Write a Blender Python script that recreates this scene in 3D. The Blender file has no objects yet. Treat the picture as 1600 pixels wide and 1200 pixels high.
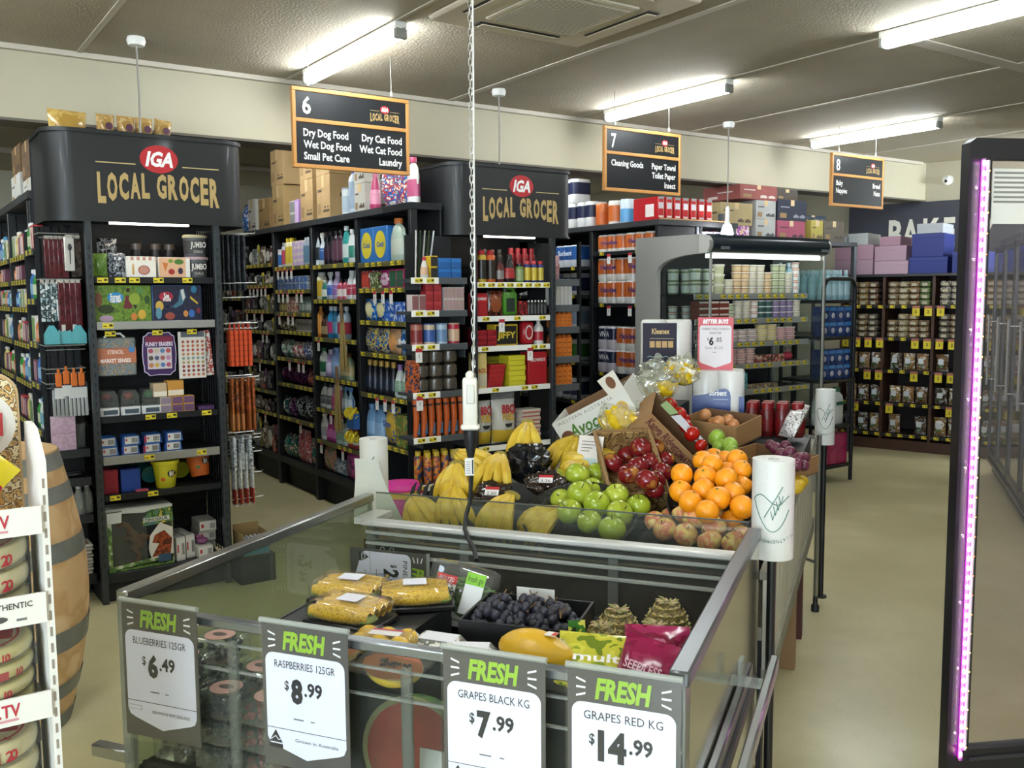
import bpy,bmesh,math,random
from mathutils import Vector,Matrix
from functools import lru_cache
PI=math.pi
RN=random.Random(11)
sc=bpy.context.scene; COL=sc.collection
# ---------- camera ----------
PITCH,ROLL,FOC=.09493,-.00739,1448.3
_f=Vector((0,math.cos(PITCH),-math.sin(PITCH))); _u=Vector((0,math.sin(PITCH),math.cos(PITCH))); _r=Vector((1,0,0))
_R=_r*math.cos(ROLL)+_u*math.sin(ROLL); _U=_u*math.cos(ROLL)-_r*math.sin(ROLL)
cd=bpy.data.cameras.new('camera'); cam=bpy.data.objects.new('camera',cd); COL.objects.link(cam)
cd.sensor_width=36; cd.lens=FOC/1600*36; cd.clip_start=.02; cd.clip_end=60
cm=Matrix((_R,_U,-_f)).transposed().to_4x4(); cm.translation=(0,0,1.6); cam.matrix_world=cm
sc.camera=cam
# ---------- world, exposure ----------
SKY_W=9.0        # daylight outside the shopfront window
w=bpy.data.worlds.new('world'); sc.world=w; w.use_nodes=True
w.node_tree.nodes['Background'].inputs[0].default_value=(.80,.90,1,1); w.node_tree.nodes['Background'].inputs[1].default_value=SKY_W
vs=sc.view_settings; vs.view_transform='Standard'; vs.look='None'; vs.gamma=1; vs.use_curve_mapping=False; vs.exposure=1.6
TUBE_W=21.0      # brightness of the ceiling batten tubes
# ---------- frames of reference ----------
AG=.6008; AB=-.3758; AK=-.688     # rotation of the aisles, of the produce island, of the bakery shelf
class Fr:
    def __init__(s,x,y,rz): s.m=Matrix.Translation((x,y,0))@Matrix.Rotation(rz,4,'Z')
    def at(s,x,y,z,rz=0,rx=0,ry=0):
        return s.m@Matrix.Translation((x,y,z))@Matrix.Rotation(rz,4,'Z')@Matrix.Rotation(rx,4,'X')@Matrix.Rotation(ry,4,'Y')
G=Fr(0,0,AG); B=Fr(0,0,AB); K=Fr(3.53,9.651,AK)
def side(gu,gv):            # a shelf face that looks along -GU (x runs towards the shop front, y into the shelf)
    p=G.m@Vector((gu,gv,0)); return Fr(p.x,p.y,AG-PI/2)
# ---------- materials ----------
def lin(h):
    o=[]
    for i in (0,2,4):
        c=int(h[i:i+2],16)/255; o.append(c/12.92 if c<=.04045 else ((c+.055)/1.055)**2.4)
    return (*o,1)
@lru_cache(None)
def mat(c,rough=.5,metal=0.,bump=0.,bs=60.,coat=0.,var=0.,vs=8.,em=0.,sss=0.):
    m=bpy.data.materials.new('surface_'+c); m.use_nodes=True; nt=m.node_tree; b=nt.nodes['Principled BSDF']
    b.inputs['Base Color'].default_value=lin(c); b.inputs['Roughness'].default_value=rough; b.inputs['Metallic'].default_value=metal
    if coat: b.inputs['Coat Weight'].default_value=coat; b.inputs['Coat Roughness'].default_value=.08
    if em: b.inputs['Emission Color'].default_value=lin(c); b.inputs['Emission Strength'].default_value=em
    if bump or var:
        tc=nt.nodes.new('ShaderNodeTexCoord')
    if var:
        n=nt.nodes.new('ShaderNodeTexNoise'); n.inputs['Scale'].default_value=vs; n.inputs['Detail'].default_value=5
        nt.links.new(tc.outputs['Object'],n.inputs['Vector'])
        mx=nt.nodes.new('ShaderNodeMix'); mx.data_type='RGBA'; mx.blend_type='MULTIPLY'; mx.inputs[0].default_value=1
        cr=nt.nodes.new('ShaderNodeValToRGB'); cr.color_ramp.elements[0].position=.35; cr.color_ramp.elements[1].position=.68
        cr.color_ramp.elements[0].color=(1-var,1-var,1-var,1); nt.links.new(n.outputs[0],cr.inputs[0])
        mx.inputs[6].default_value=lin(c); nt.links.new(cr.outputs[0],mx.inputs[7]); nt.links.new(mx.outputs[2],b.inputs['Base Color'])
    if bump:
        n=nt.nodes.new('ShaderNodeTexNoise'); n.inputs['Scale'].default_value=bs; n.inputs['Detail'].default_value=3
        nt.links.new(tc.outputs['Object'],n.inputs['Vector'])
        bp=nt.nodes.new('ShaderNodeBump'); bp.inputs['Strength'].default_value=bump; bp.inputs['Distance'].default_value=.01
        nt.links.new(n.outputs[0],bp.inputs['Height']); nt.links.new(bp.outputs[0],b.inputs['Normal'])
    return m
@lru_cache(None)
def pm(cols,scale=30.,rough=.35,voro=False,bump=0.,soft=False):
    """printed or mottled surface: patches of the given colours"""
    cols=cols.split()
    m=bpy.data.materials.new('print_'+cols[0]); m.use_nodes=True; nt=m.node_tree; b=nt.nodes['Principled BSDF']; b.inputs['Roughness'].default_value=rough
    tc=nt.nodes.new('ShaderNodeTexCoord'); oi=nt.nodes.new('ShaderNodeObjectInfo'); ad=nt.nodes.new('ShaderNodeVectorMath'); ad.operation='MULTIPLY_ADD'
    ad.inputs[1].default_value=(1,1,1); cv=nt.nodes.new('ShaderNodeMath'); cv.operation='MULTIPLY'; cv.inputs[1].default_value=7
    nt.links.new(oi.outputs['Random'],cv.inputs[0]); nt.links.new(tc.outputs['Object'],ad.inputs[0]); nt.links.new(cv.outputs[0],ad.inputs[2])
    if voro:
        n=nt.nodes.new('ShaderNodeTexVoronoi'); n.inputs['Scale'].default_value=scale; src=n.outputs['Color']
        sp=nt.nodes.new('ShaderNodeSeparateColor'); nt.links.new(src,sp.inputs[0]); src=sp.outputs[0]
    else:
        n=nt.nodes.new('ShaderNodeTexNoise'); n.inputs['Scale'].default_value=scale; n.inputs['Detail'].default_value=2; src=n.outputs[0]
    nt.links.new(ad.outputs[0],n.inputs['Vector'])
    cr=nt.nodes.new('ShaderNodeValToRGB'); el=cr.color_ramp; el.interpolation='LINEAR' if soft else 'CONSTANT'
    k=len(cols); lo,hi=(0,1) if voro else (.32,.68)
    el.elements[0].position=0; el.elements[0].color=lin(cols[0]); el.elements[1].position=lo+(hi-lo)*(1/k if not soft else 1); el.elements[1].color=lin(cols[1 if not soft else -1])
    for i in range(2,k):
        e=el.elements.new(lo+(hi-lo)*i/k if not soft else lo+(hi-lo)*(i-1)/(k-1)); e.color=lin(cols[i if not soft else i-1])
    nt.links.new(src,cr.inputs[0]); nt.links.new(cr.outputs[0],b.inputs['Base Color'])
    if bump:
        bp=nt.nodes.new('ShaderNodeBump'); bp.inputs['Strength'].default_value=bump; bp.inputs['Distance'].default_value=.01
        nt.links.new(n.outputs[0],bp.inputs['Height']); nt.links.new(bp.outputs[0],b.inputs['Normal'])
    return m
@lru_cache(None)
def clear(tint='FFFFFF',opac=.06,rough=.03,spec=1.0):
    """thin clear sheet: lets light straight through, mirrors a little at grazing angles"""
    m=bpy.data.materials.new('clear_sheet'); m.use_nodes=True; nt=m.node_tree; nt.nodes.clear()
    o=nt.nodes.new('ShaderNodeOutputMaterial'); t=nt.nodes.new('ShaderNodeBsdfTransparent'); t.inputs[0].default_value=lin(tint)
    g=nt.nodes.new('ShaderNodeBsdfGlossy'); g.inputs['Roughness'].default_value=rough
    d=nt.nodes.new('ShaderNodeBsdfDiffuse'); d.inputs[0].default_value=lin('C8CCC4')
    fr=nt.nodes.new('ShaderNodeFresnel'); ge=nt.nodes.new('ShaderNodeNewGeometry'); mp=nt.nodes.new('ShaderNodeMapRange'); mp.inputs[3].default_value=1.45; mp.inputs[4].default_value=1/1.45; nt.links.new(ge.outputs['Backfacing'],mp.inputs[0]); nt.links.new(mp.outputs[0],fr.inputs[0])
    mu=nt.nodes.new('ShaderNodeMath'); mu.operation='MULTIPLY'; mu.inputs[1].default_value=spec; nt.links.new(fr.outputs[0],mu.inputs[0])
    m1=nt.nodes.new('ShaderNodeMixShader'); m1.inputs[0].default_value=opac; m2=nt.nodes.new('ShaderNodeMixShader')
    nt.links.new(t.outputs[0],m1.inputs[1]); nt.links.new(d.outputs[0],m1.inputs[2])
    nt.links.new(mu.outputs[0],m2.inputs[0]); nt.links.new(m1.outputs[0],m2.inputs[1]); nt.links.new(g.outputs[0],m2.inputs[2]); nt.links.new(m2.outputs[0],o.inputs[0])
    return m
def glow(c,s): return mat(c,.5,em=s)
# ---------- mesh builder ----------
@lru_cache(None)
def _txt(st,bold,shear,sp):
    c=bpy.data.curves.new('t','FONT'); c.body=st; c.size=1; c.align_x='CENTER'; c.align_y='CENTER'; c.offset=bold; c.shear=shear; c.resolution_u=2; c.space_character=sp
    o=bpy.data.objects.new('t',c); 
    me=bpy.data.meshes.new_from_object(o)
    vs=[v.co.copy() for v in me.vertices]; fs=[tuple(p.vertices) for p in me.polygons]
    bpy.data.objects.remove(o); bpy.data.curves.remove(c); bpy.data.meshes.remove(me)
    x0=min(v.x for v in vs);x1=max(v.x for v in vs);y0=min(v.y for v in vs);y1=max(v.y for v in vs)
    return vs,fs,(x0,x1,y0,y1)
@lru_cache(None)
def _capmid():
    b=_txt('H',0,0,1)[2]; return (b[2]+b[3])/2
FRONT=Matrix.Rotation(PI/2,4,'X')     # text plane that faces -y
class M:
    def __init__(s): s.v=[];s.f=[];s.i=[];s.m=[]
    def mi(s,m):
        if m not in s.m: s.m.append(m)
        return s.m.index(m)
    def add(s,vs,fs,m,T=None):
        o=len(s.v); s.v+=[T@Vector(v) if T else Vector(v) for v in vs]
        k=s.mi(m) if not isinstance(m,(list,tuple)) else None
        for j,f in enumerate(fs):
            s.f.append(tuple(o+a for a in f)); s.i.append(k if k is not None else s.mi(m[j]))
        return s
    def box(s,c,d,m,b=0,T=None,seg=1):
        if b:
            bm=bmesh.new(); bmesh.ops.create_cube(bm,size=1)
            for v in bm.verts: v.co=Vector((v.co.x*d[0]+c[0],v.co.y*d[1]+c[1],v.co.z*d[2]+c[2]))
            bmesh.ops.bevel(bm,geom=bm.edges[:],offset=b,segments=seg,affect='EDGES',profile=.5)
            bm.verts.index_update(); s.add([v.co.copy() for v in bm.verts],[tuple(v.index for v in f.verts) for f in bm.faces],m,T); bm.free(); return s
        x,y,z=(q/2 for q in d)
        vs=[(c[0]+a*x,c[1]+e*y,c[2]+f*z) for a in(-1,1) for e in(-1,1) for f in(-1,1)]
        return s.add(vs,[(0,1,3,2),(4,6,7,5),(0,4,5,1),(2,3,7,6),(0,2,6,4),(1,5,7,3)],m,T)
    def bx(s,x0,x1,y0,y1,z0,z1,m,b=0,T=None,seg=1): return s.box(((x0+x1)/2,(y0+y1)/2,(z0+z1)/2),(x1-x0,y1-y0,z1-z0),m,b,T,seg)
    def quad(s,p,m,T=None): return s.add(p,[tuple(range(len(p)))],m,T)
    def lathe(s,pr,m,n=14,T=None,sx=1,sy=1,caps=True):
        vs=[];fs=[];ms=[]
        for r,z in pr:
            for k in range(n):
                a=2*PI*k/n; vs.append((r*math.cos(a)*sx,r*math.sin(a)*sy,z))
        for j in range(len(pr)-1):
            for k in range(n):
                q=(k+1)%n; fs.append((j*n+k,j*n+q,(j+1)*n+q,(j+1)*n+k)); ms.append(m[j] if isinstance(m,list) else m)
        if caps:
            fs.append(tuple(range(n-1,-1,-1))); ms.append(ms[0]); fs.append(tuple(range((len(pr)-1)*n,len(pr)*n))); ms.append(ms[-2])
        return s.add(vs,fs,ms,T)
    def tube(s,pts,r,m,n=8,T=None,closed=False):
        pts=[Vector(p) for p in pts]; N=len(pts); rs=r if isinstance(r,(list,tuple)) else [r]*N
        vs=[];fs=[]; ref=None
        for j,p in enumerate(pts):
            if closed: d=pts[(j+1)%N]-pts[j-1]
            else: d=(pts[min(j+1,N-1)]-pts[max(j-1,0)])
            d.normalize()
            if ref is None: ref=d.orthogonal()
            ref=(ref-d*ref.dot(d)).normalized(); e=d.cross(ref)
            for k in range(n):
                a=2*PI*k/n; vs.append(p+(ref*math.cos(a)+e*math.sin(a))*rs[j])
        for j in range(N if closed else N-1):
            q=(j+1)%N
            for k in range(n): fs.append((j*n+k,j*n+(k+1)%n,q*n+(k+1)%n,q*n+k))
        if not closed: fs+= [tuple(range(n-1,-1,-1)),tuple(range((N-1)*n,N*n))]
        return s.add(vs,fs,m,T)
    def prism(s,po,a,b,m,T=None,ax='z'):
        n=len(po); P={'z':lambda p,h:(p[0],p[1],h),'y':lambda p,h:(p[0],h,p[1]),'x':lambda p,h:(h,p[0],p[1])}[ax]
        return s.add([P(p,a) for p in po]+[P(p,b) for p in po],[tuple(range(n-1,-1,-1)),tuple(range(n,2*n))]+[(k,(k+1)%n,n+(k+1)%n,n+k) for k in range(n)],m,T)
    def ell(s,c,r,m,n=12,k=8,T=None):
        pr=[(math.sin(PI*j/k),-math.cos(PI*j/k)) for j in range(k+1)]
        pr[0]=(.02,-1);pr[-1]=(.02,1)
        Q=Matrix.Translation(c)@Matrix.Diagonal((r[0],r[1],r[2],1)); return s.lathe(pr,m,n,(T@Q if T else Q))
    def grid(s,fn,nu,nv,m,T=None,mf=None):
        vs=[fn(a/nu,b/nv) for b in range(nv+1) for a in range(nu+1)]; fs=[];ms=[]
        for b in range(nv):
            for a in range(nu):
                o=b*(nu+1)+a; fs.append((o,o+1,o+nu+2,o+nu+1)); ms.append(mf(a,b) if mf else m)
        return s.add(vs,fs,ms,T)
    def text(s,st,h,m,p,T=None,bold=0.,sx=1.,shear=0.,sp=1.,w=None,rot=None,align=0):
        """letters h tall (cap height about .7 of the em), centred on p in the plane that faces -y; w fixes the width"""
        vs,fs,(x0,x1,y0,y1)=_txt(st,bold,shear,sp); k=h/max(.5,y1-y0) if len(st)<2 else h/.73
        kx=k*sx if w is None else w/(x1-x0); cx=(x0+x1)/2 if align==0 else (x0 if align<0 else x1); cy=(y0+y1)/2 if len(st)<2 else _capmid()
        Q=Matrix.Translation(p)@(rot if rot is not None else FRONT)
        return s.add([((v.x-cx)*kx,(v.y-cy)*k,0) for v in vs],fs,m,(T@Q if T else Q))
    def mesh(s,name,sharp=38):
        me=bpy.data.meshes.new(name); me.from_pydata(s.v,[],s.f)
        for m in s.m: me.materials.append(m)
        me.polygons.foreach_set('material_index',s.i); me.polygons.foreach_set('use_smooth',[True]*len(s.f))
        me.update(); 
        if sharp: me.set_sharp_from_angle(angle=math.radians(sharp))
        return me
class S:
    """a shape with its parts: name, mesh builder (None for an Empty), children, place in the parent"""
    def __init__(s,name,m=None,kids=(),at=None,label=None,w=0,h=0,d=0,look='',cat='',sharp=38,stuff=False):
        s.name=name; s.me=m.mesh(name,sharp) if m is not None else None; s.kids=list(kids); s.at=at; s.label=label; s.w=w;s.h=h;s.d=d;s.look=look;s.cat=cat; s.stuff=stuff
USED={}
def _mk(sp,parent,mw):
    o=bpy.data.objects.new(sp.name,sp.me); COL.objects.link(o)
    if parent is None: o.matrix_world=mw
    else:
        o.parent=parent
        if sp.at is not None: o.matrix_local=sp.at
    if sp.label: o['label']=sp.label
    if sp.stuff: o['kind']='stuff'
    for k in sp.kids: _mk(k,o,None)
    return o
def put(sp,mw,label,cat=None,group=None):
    o=_mk(sp,None,mw); o['label']=label; o['category']=cat or sp.cat
    if group: o['group']=group
    USED.setdefault(label,[]).append(group)
    return o
def struct(name,m,mw=None):
    o=bpy.data.objects.new(name,m.mesh(name)); COL.objects.link(o); o['kind']='structure'
    if mw is not None: o.matrix_world=mw
    return o
ORD='first second third fourth fifth sixth seventh eighth ninth tenth eleventh twelfth thirteenth fourteenth fifteenth sixteenth'.split()
def nth(i): return ORD[i] if i<len(ORD) else f'{i+1}th'
T_=Matrix.Translation
# ---------- the room ----------
CZ=3.0
floor_m=pm('A49B72 B8AF85 C0B78D CCC39A',1.7,.22,soft=True)
_nt=floor_m.node_tree
def _speck(nt,amount,scale,rough):
    b=nt.nodes['Principled BSDF']; lk=b.inputs['Base Color'].links[0].from_socket
    n=nt.nodes.new('ShaderNodeTexNoise'); n.inputs['Scale'].default_value=scale; n.inputs['Detail'].default_value=8
    tc=[x for x in nt.nodes if x.type=='TEX_COORD'][0]; nt.links.new(tc.outputs['Object'],n.inputs['Vector'])
    cr=nt.nodes.new('ShaderNodeValToRGB'); cr.color_ramp.elements[0].position=.3; cr.color_ramp.elements[0].color=(1-amount,)*3+(1,); cr.color_ramp.elements[1].position=.7
    mx=nt.nodes.new('ShaderNodeMix'); mx.data_type='RGBA'; mx.blend_type='MULTIPLY'; mx.inputs[0].default_value=1
    nt.links.new(n.outputs[0],cr.inputs[0]); nt.links.new(lk,mx.inputs[6]); nt.links.new(cr.outputs[0],mx.inputs[7]); nt.links.new(mx.outputs[2],b.inputs['Base Color'])
    mr=nt.nodes.new('ShaderNodeMapRange'); mr.inputs[3].default_value=rough; mr.inputs[4].default_value=rough+.18; nt.links.new(n.outputs[0],mr.inputs[0]); nt.links.new(mr.outputs[0],b.inputs['Roughness'])
_speck(_nt,.05,300,.2)
[setattr(n_.inputs['Detail'],'default_value',7) for n_ in _nt.nodes if n_.type=='TEX_NOISE' and n_.inputs['Scale'].default_value<5]
ceil_m=mat('ABA28E',.9,bump=.55,bs=70,var=.08,vs=3)
wall_m=mat('B5AE97',.75,var=.05,vs=2); wallg_m=mat('C9C5B4',.8,var=.06,vs=2); trim_m=mat('BDB6A8',.6)
m=M(); m.bx(-5,11,-6.5,12,-.12,0,floor_m); struct('floor',m,G.m)
m=M(); m.bx(-5,11,-6.5,12,CZ,CZ+.12,ceil_m); struct('ceiling',m,G.m)
m=M(); m.bx(-5,11,11.6,11.75,0,CZ,wallg_m); struct('wall_back',m,G.m)
m=M(); m.bx(-4.75,-4.6,-1.0,11.75,0,CZ,wallg_m); struct('wall_left',m,G.m)
m=M(); m.bx(-5.6,2.1,-4.65,-4.5,0,.5,wall_m); m.bx(-5.6,2.1,-4.65,-4.5,2.6,CZ,wall_m); m.bx(-5.6,-3.2,-4.65,-4.5,.5,2.6,wall_m); m.bx(1.4,2.1,-4.65,-4.5,.5,2.6,wall_m); struct('wall_front',m,B.m)
m=M(); m.bx(1.95,2.1,-4.6,9.6,0,CZ,wallg_m); struct('wall_right',m,B.m)
m=M(); m.bx(-5.2,3.2,1.09,1.22,0,CZ,wall_m); struct('wall_bakery',m,K.m)
m=M(); m.bx(-4.4,9.56,5.9,6.12,2.6,CZ-.001,wall_m); m.bx(-4.4,9.56,5.893,6.127,2.588,2.603,mat('5E584E',.7)); struct('beam_bulkhead',m,G.m)
# jointing strips on the plasterboard ceiling
for i,(u,v0,v1,w_) in enumerate([(1.05,-5,5.88,.03),(3.50,-5,5.88,.045),(4.66,-5,5.88,.02),(5.90,-5,5.88,.045),(7.12,-5,5.88,.02),(8.35,-5,5.88,.045),(2.28,-5,5.88,.02),(-1.2,-5,5.88,.03)]):
    m=M(); m.bx(u-w_/2,u+w_/2,v0,v1,CZ-.006,CZ-.0005,trim_m); struct(f'trim_{i+1}',m,G.m)
m=M(); m.bx(4.72,10.6,3.06,3.16,CZ-.007,CZ-.0005,trim_m); struct('trim_9',m,G.m)
m=M(); m.bx(-4.4,9.4,5.86,5.899,CZ-.03,CZ-.0005,trim_m); struct('trim_10',m,G.m)
for i,v in enumerate((6.9,8.4,9.9)):
    m=M(); m.bx(-4.4,6,v-.06,v+.06,CZ-.05,CZ-.0005,mat('A39B8C',.8)); struct(f'trim_{11+i}',m,G.m)
# dark bakery sign board painted along the wall, with its letters
m=M(); m.bx(-.43,2.3,1.065,1.089,1.72,2.585,mat('33343F',.6)); o=struct('wall_bakery_board',m,K.m)
m=M(); wl=mat('D8D6C8',.6)
for ch,x0,x1 in (('B',.02,.165),('A',.16,.345),('K',.385,.56),('E',.595,.705),('R',.745,.905),('Y',.93,1.115)):
    m.text(ch,.32,wl,((x0+x1)/2,1.062,2.245),bold=.03,w=(x1-x0)*1.04)
o=struct('wall_bakery_lettering',m,K.m)
# ---------- ceiling batten lights ----------
tube_m=glow('F4FBFF',TUBE_W); white_m=mat('E4E4E0',.45); wgrey=mat('8C8C86',.5)
def batten():
    b=M(); b.bx(-.035,.035,-.62,.62,-.035,-.001,white_m,.004)
    d=M(); d.prism([(-.033,-.036),(.033,-.036),(.030,-.075),(.018,-.088),(-.018,-.088),(-.030,-.075)],-.595,.595,tube_m,ax='y')
    kids=[S('diffuser',d)]
    for y in (-1,1):
        e=M(); e.bx(-.036,.036,min(y*.596,y*.62),max(y*.596,y*.62),-.09,-.036,wgrey,.006); kids.append(S('end_cap',e))
    return S('batten_light',b,kids)
bt=batten()
LT=[(2.30,4.95,'glowing tube batten above the aisle sign numbered 6'),(4.69,4.92,'glowing tube batten above the aisle sign numbered 7'),(7.12,4.92,'glowing tube batten above the aisle sign numbered 8'),(4.58,2.50,'large glowing tube batten on the ceiling beyond the air conditioner'),
 (2.3,1.2,'tube batten between the air conditioner and shop entrance'),(-2.4,1.6,'tube batten over the cosmetics aisle near the shop window'),(-.2,4.6,'tube batten over the pet food aisle beside the toy endcap'),(-.2,1.6,'tube batten over the tortilla stand'),
 (.2,-1.8,'tube batten over the shop entrance'),(-2.4,-.4,'tube batten over the checkout by the shop window'),(2.3,6.85,'tube batten deep in the laundry aisle behind bulkhead'),(4.7,6.85,'tube batten deep in the paper towel aisle behind bulkhead'),(-.3,6.85,'tube batten deep in the cosmetics aisle behind bulkhead')]
for u,v,l in LT: put(bt,G.at(u,v,CZ),l,'light','ceiling battens')
# ---------- ceiling air conditioner ----------
acw=mat('CFC6B2',.5); acd=mat('3B362F',.7); acg=mat('8D8371',.8)
m=M(); m.bx(-.475,.475,-.475,.475,-.035,-.001,acw,.012)
fr=S('air_conditioner',m,[])
g=M(); g.bx(-.27,.27,-.27,.27,-.05,-.036,acw,.012); g.bx(-.235,.235,-.235,.235,-.056,-.0505,acg)
for k in range(30): g.bx(-.232,.232,-.232+k*.016,-.229+k*.016,-.0585,-.0562,acw)
kids=[S('intake_grille',g)]
for k in range(4):
    v=M(); v.bx(-.25,.25,-.41,-.34,-.040,-.0355,acd); v.box((0,-.372,-.047),(.47,.06,.006),acw,.002,T=None); kids.append(S('louvre_flap',v,at=Matrix.Rotation(k*PI/2,4,'Z')))
fr.kids=kids
put(fr,G.at(2.83,3.68,CZ),'square cream ceiling air conditioner cassette with four flaps','air conditioner')
# ---------- hanging lamps ----------
def pend(zb,bulb):
    c=M(); c.lathe([(.045,-.001),(.05,-.02),(.042,-.045),(.012,-.05)],white_m,16); kids=[]
    cc=M(); cc.tube([(0,0,-.05),(.004,.002,-.3),(0,0,zb)],.0055,mat('8B867E',.6),8); kids.append(S('cord',cc))
    if bulb:
        s=M(); s.lathe([(.012,zb+.02),(.018,zb),(.019,zb-.1),(.03,zb-.13)],white_m,12); kids.append(S('lamp_socket',s))
        s=M(); s.lathe([(.03,zb-.13),(.045,zb-.175),(.05,zb-.2),(.042,zb-.235),(.02,zb-.25)],glow('F6F8FF',14),16); kids.append(S('bulb',s))
    return S('pendant_lamp',c,kids)
for u,z,bl,l in ((1.25,-.548,False,'pendant cord with white ceiling rose running down to the toy endcap header'),(3.595,-.548,False,'pendant cord with white ceiling rose running down to the matches endcap header'),(5.854,-.70,True,'bare lit bulb on a pendant cord above the dairy fridge')):
    put(pend(z,bl),G.at(u,5.38,CZ),l,'lamp')
# ---------- hanging aisle signs ----------
blk=mat('15181C',.45); org=mat('C98F4E',.5); wtx=mat('F2F2EE',.5); gold=mat('B69A63',.45); redm=mat('B8242B',.45); goldl=mat('C9B47C',.5)
def logo(m,x,y,z,k):       # red oval badge with the shop's lettering, k = width of the words
    pts=[(.155*k*math.cos(a),.115*k*math.sin(a)) for a in [2*PI*j/32 for j in range(32)]]
    m.add([(x+a,y,z+.27*k+b) for a,b in pts],[tuple(range(32))],redm)
    m.text('IGA',.12*k,wtx,(x,y-.0006,z+.27*k),bold=.04,shear=.25,w=.225*k)
    for sg in (-1,1): m.bx(x+sg*.345*k-.155*k,x+sg*.345*k+.155*k,y-.0004,y+.0004,z+.213*k,z+.221*k,goldl)
    st='LOCAL GROCER'; ws=[.8,1,.95,1,.8,.5,1,1,1,.95,.85,1]; tot=sum(ws); cx=-.5
    for ch,wd in zip(st,ws):
        wd/=tot; t=(cx+wd/2)*2
        h=(.205+.055*t*t)*k
        if ch!=' ': m.text(ch,h,gold,(x+(cx+wd/2)*k,y-.0006,z+.135*k-h/2+.012*k*(1-t*t)),bold=.045,w=wd*.86*k)
        cx+=wd
def aisle_sign(num,L,Rr):
    W,H=.725,.44
    m=M(); m.bx(-W/2+.001,W/2-.001,-.009,.009,.001,H-.001,blk)
    f=M()
    for x0,x1,z0,z1 in ((-W/2,W/2,0,.022),(-W/2,W/2,H-.022,H),(-W/2,-W/2+.02,.022,H-.022),(W/2-.02,W/2,.022,H-.022),(-W/2+.02,W/2-.02,H-.19,H-.168)): f.bx(x0,x1,-.014,.014,z0,z1,org,.002)
    t=M(); t.text(num,.098,wtx,(-.278,-.0105,H-.097),bold=.02,w=.052 if num!='7' else .046)
    for k,s_ in enumerate(L): t.text(s_,.042,wtx,(-W/2+.062,-.0105,H-.245-k*.064),bold=.025,sx=.80,align=-1)
    for k,s_ in enumerate(Rr): t.text(s_,.042,wtx,(W/2-.05,-.0105,H-.245-k*.064),bold=.025,sx=.80,align=1)
    logo(t,.235-.03,-.0105,H-.125,.19)
    kids=[S('frame',f),S('lettering',t,label='white and gold lettering')]
    for x in (-.26,.255):
        q=M(); q.tube([(x,0,H-.02),(x,0,H+.03),(x-.002,0,CZ-2.32)],.0022,mat('9A968C',.4,.6),6); q.lathe([(.006,H+.012),(.007,H+.03),(.004,H+.04)],white_m,8,T_((x,0,0))); kids.append(S('hanging_wire',q))
    return S('aisle_sign',m,kids)
put(aisle_sign('6',['Dry Dog Food','Wet Dog Food','Small Pet Care'],['Dry Cat Food','Wet Cat Food','Laundry']),G.at(2.327,5.0,2.32),'black hanging aisle sign numbered 6 listing dog food, cat food and laundry','sign')
put(aisle_sign('7',['Cleaning Goods'],['Paper Towel','Toilet Paper','Insect']),G.at(4.566,5.0,2.32),'black hanging aisle sign numbered 7 listing cleaning goods and paper towel','sign')
put(aisle_sign('8',['Baby','Nappies'],['Bread','Nuts']),G.at(7.045,5.0,2.335),'black hanging aisle sign numbered 8 listing baby, nappies, bread and nuts','sign')
# ---------- security camera ----------
m=M(); m.lathe([(.05,0),(.052,-.02),(.03,-.03)],white_m,16,Matrix.Rotation(PI/2,4,'X')); 
d=M(); d.ell((0,-.07,-.012),(.052,.05,.052),white_m,14,8); l_=M(); l_.ell((0,-.112,-.02),(.018,.014,.018),mat('0A0A0C',.15),10,6)
put(S('security_camera',m,[S('dome',d,[S('lens',l_)])]),K.at(.62,1.088,2.80),'white dome security camera on the wall above the bakery board','security camera')
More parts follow.
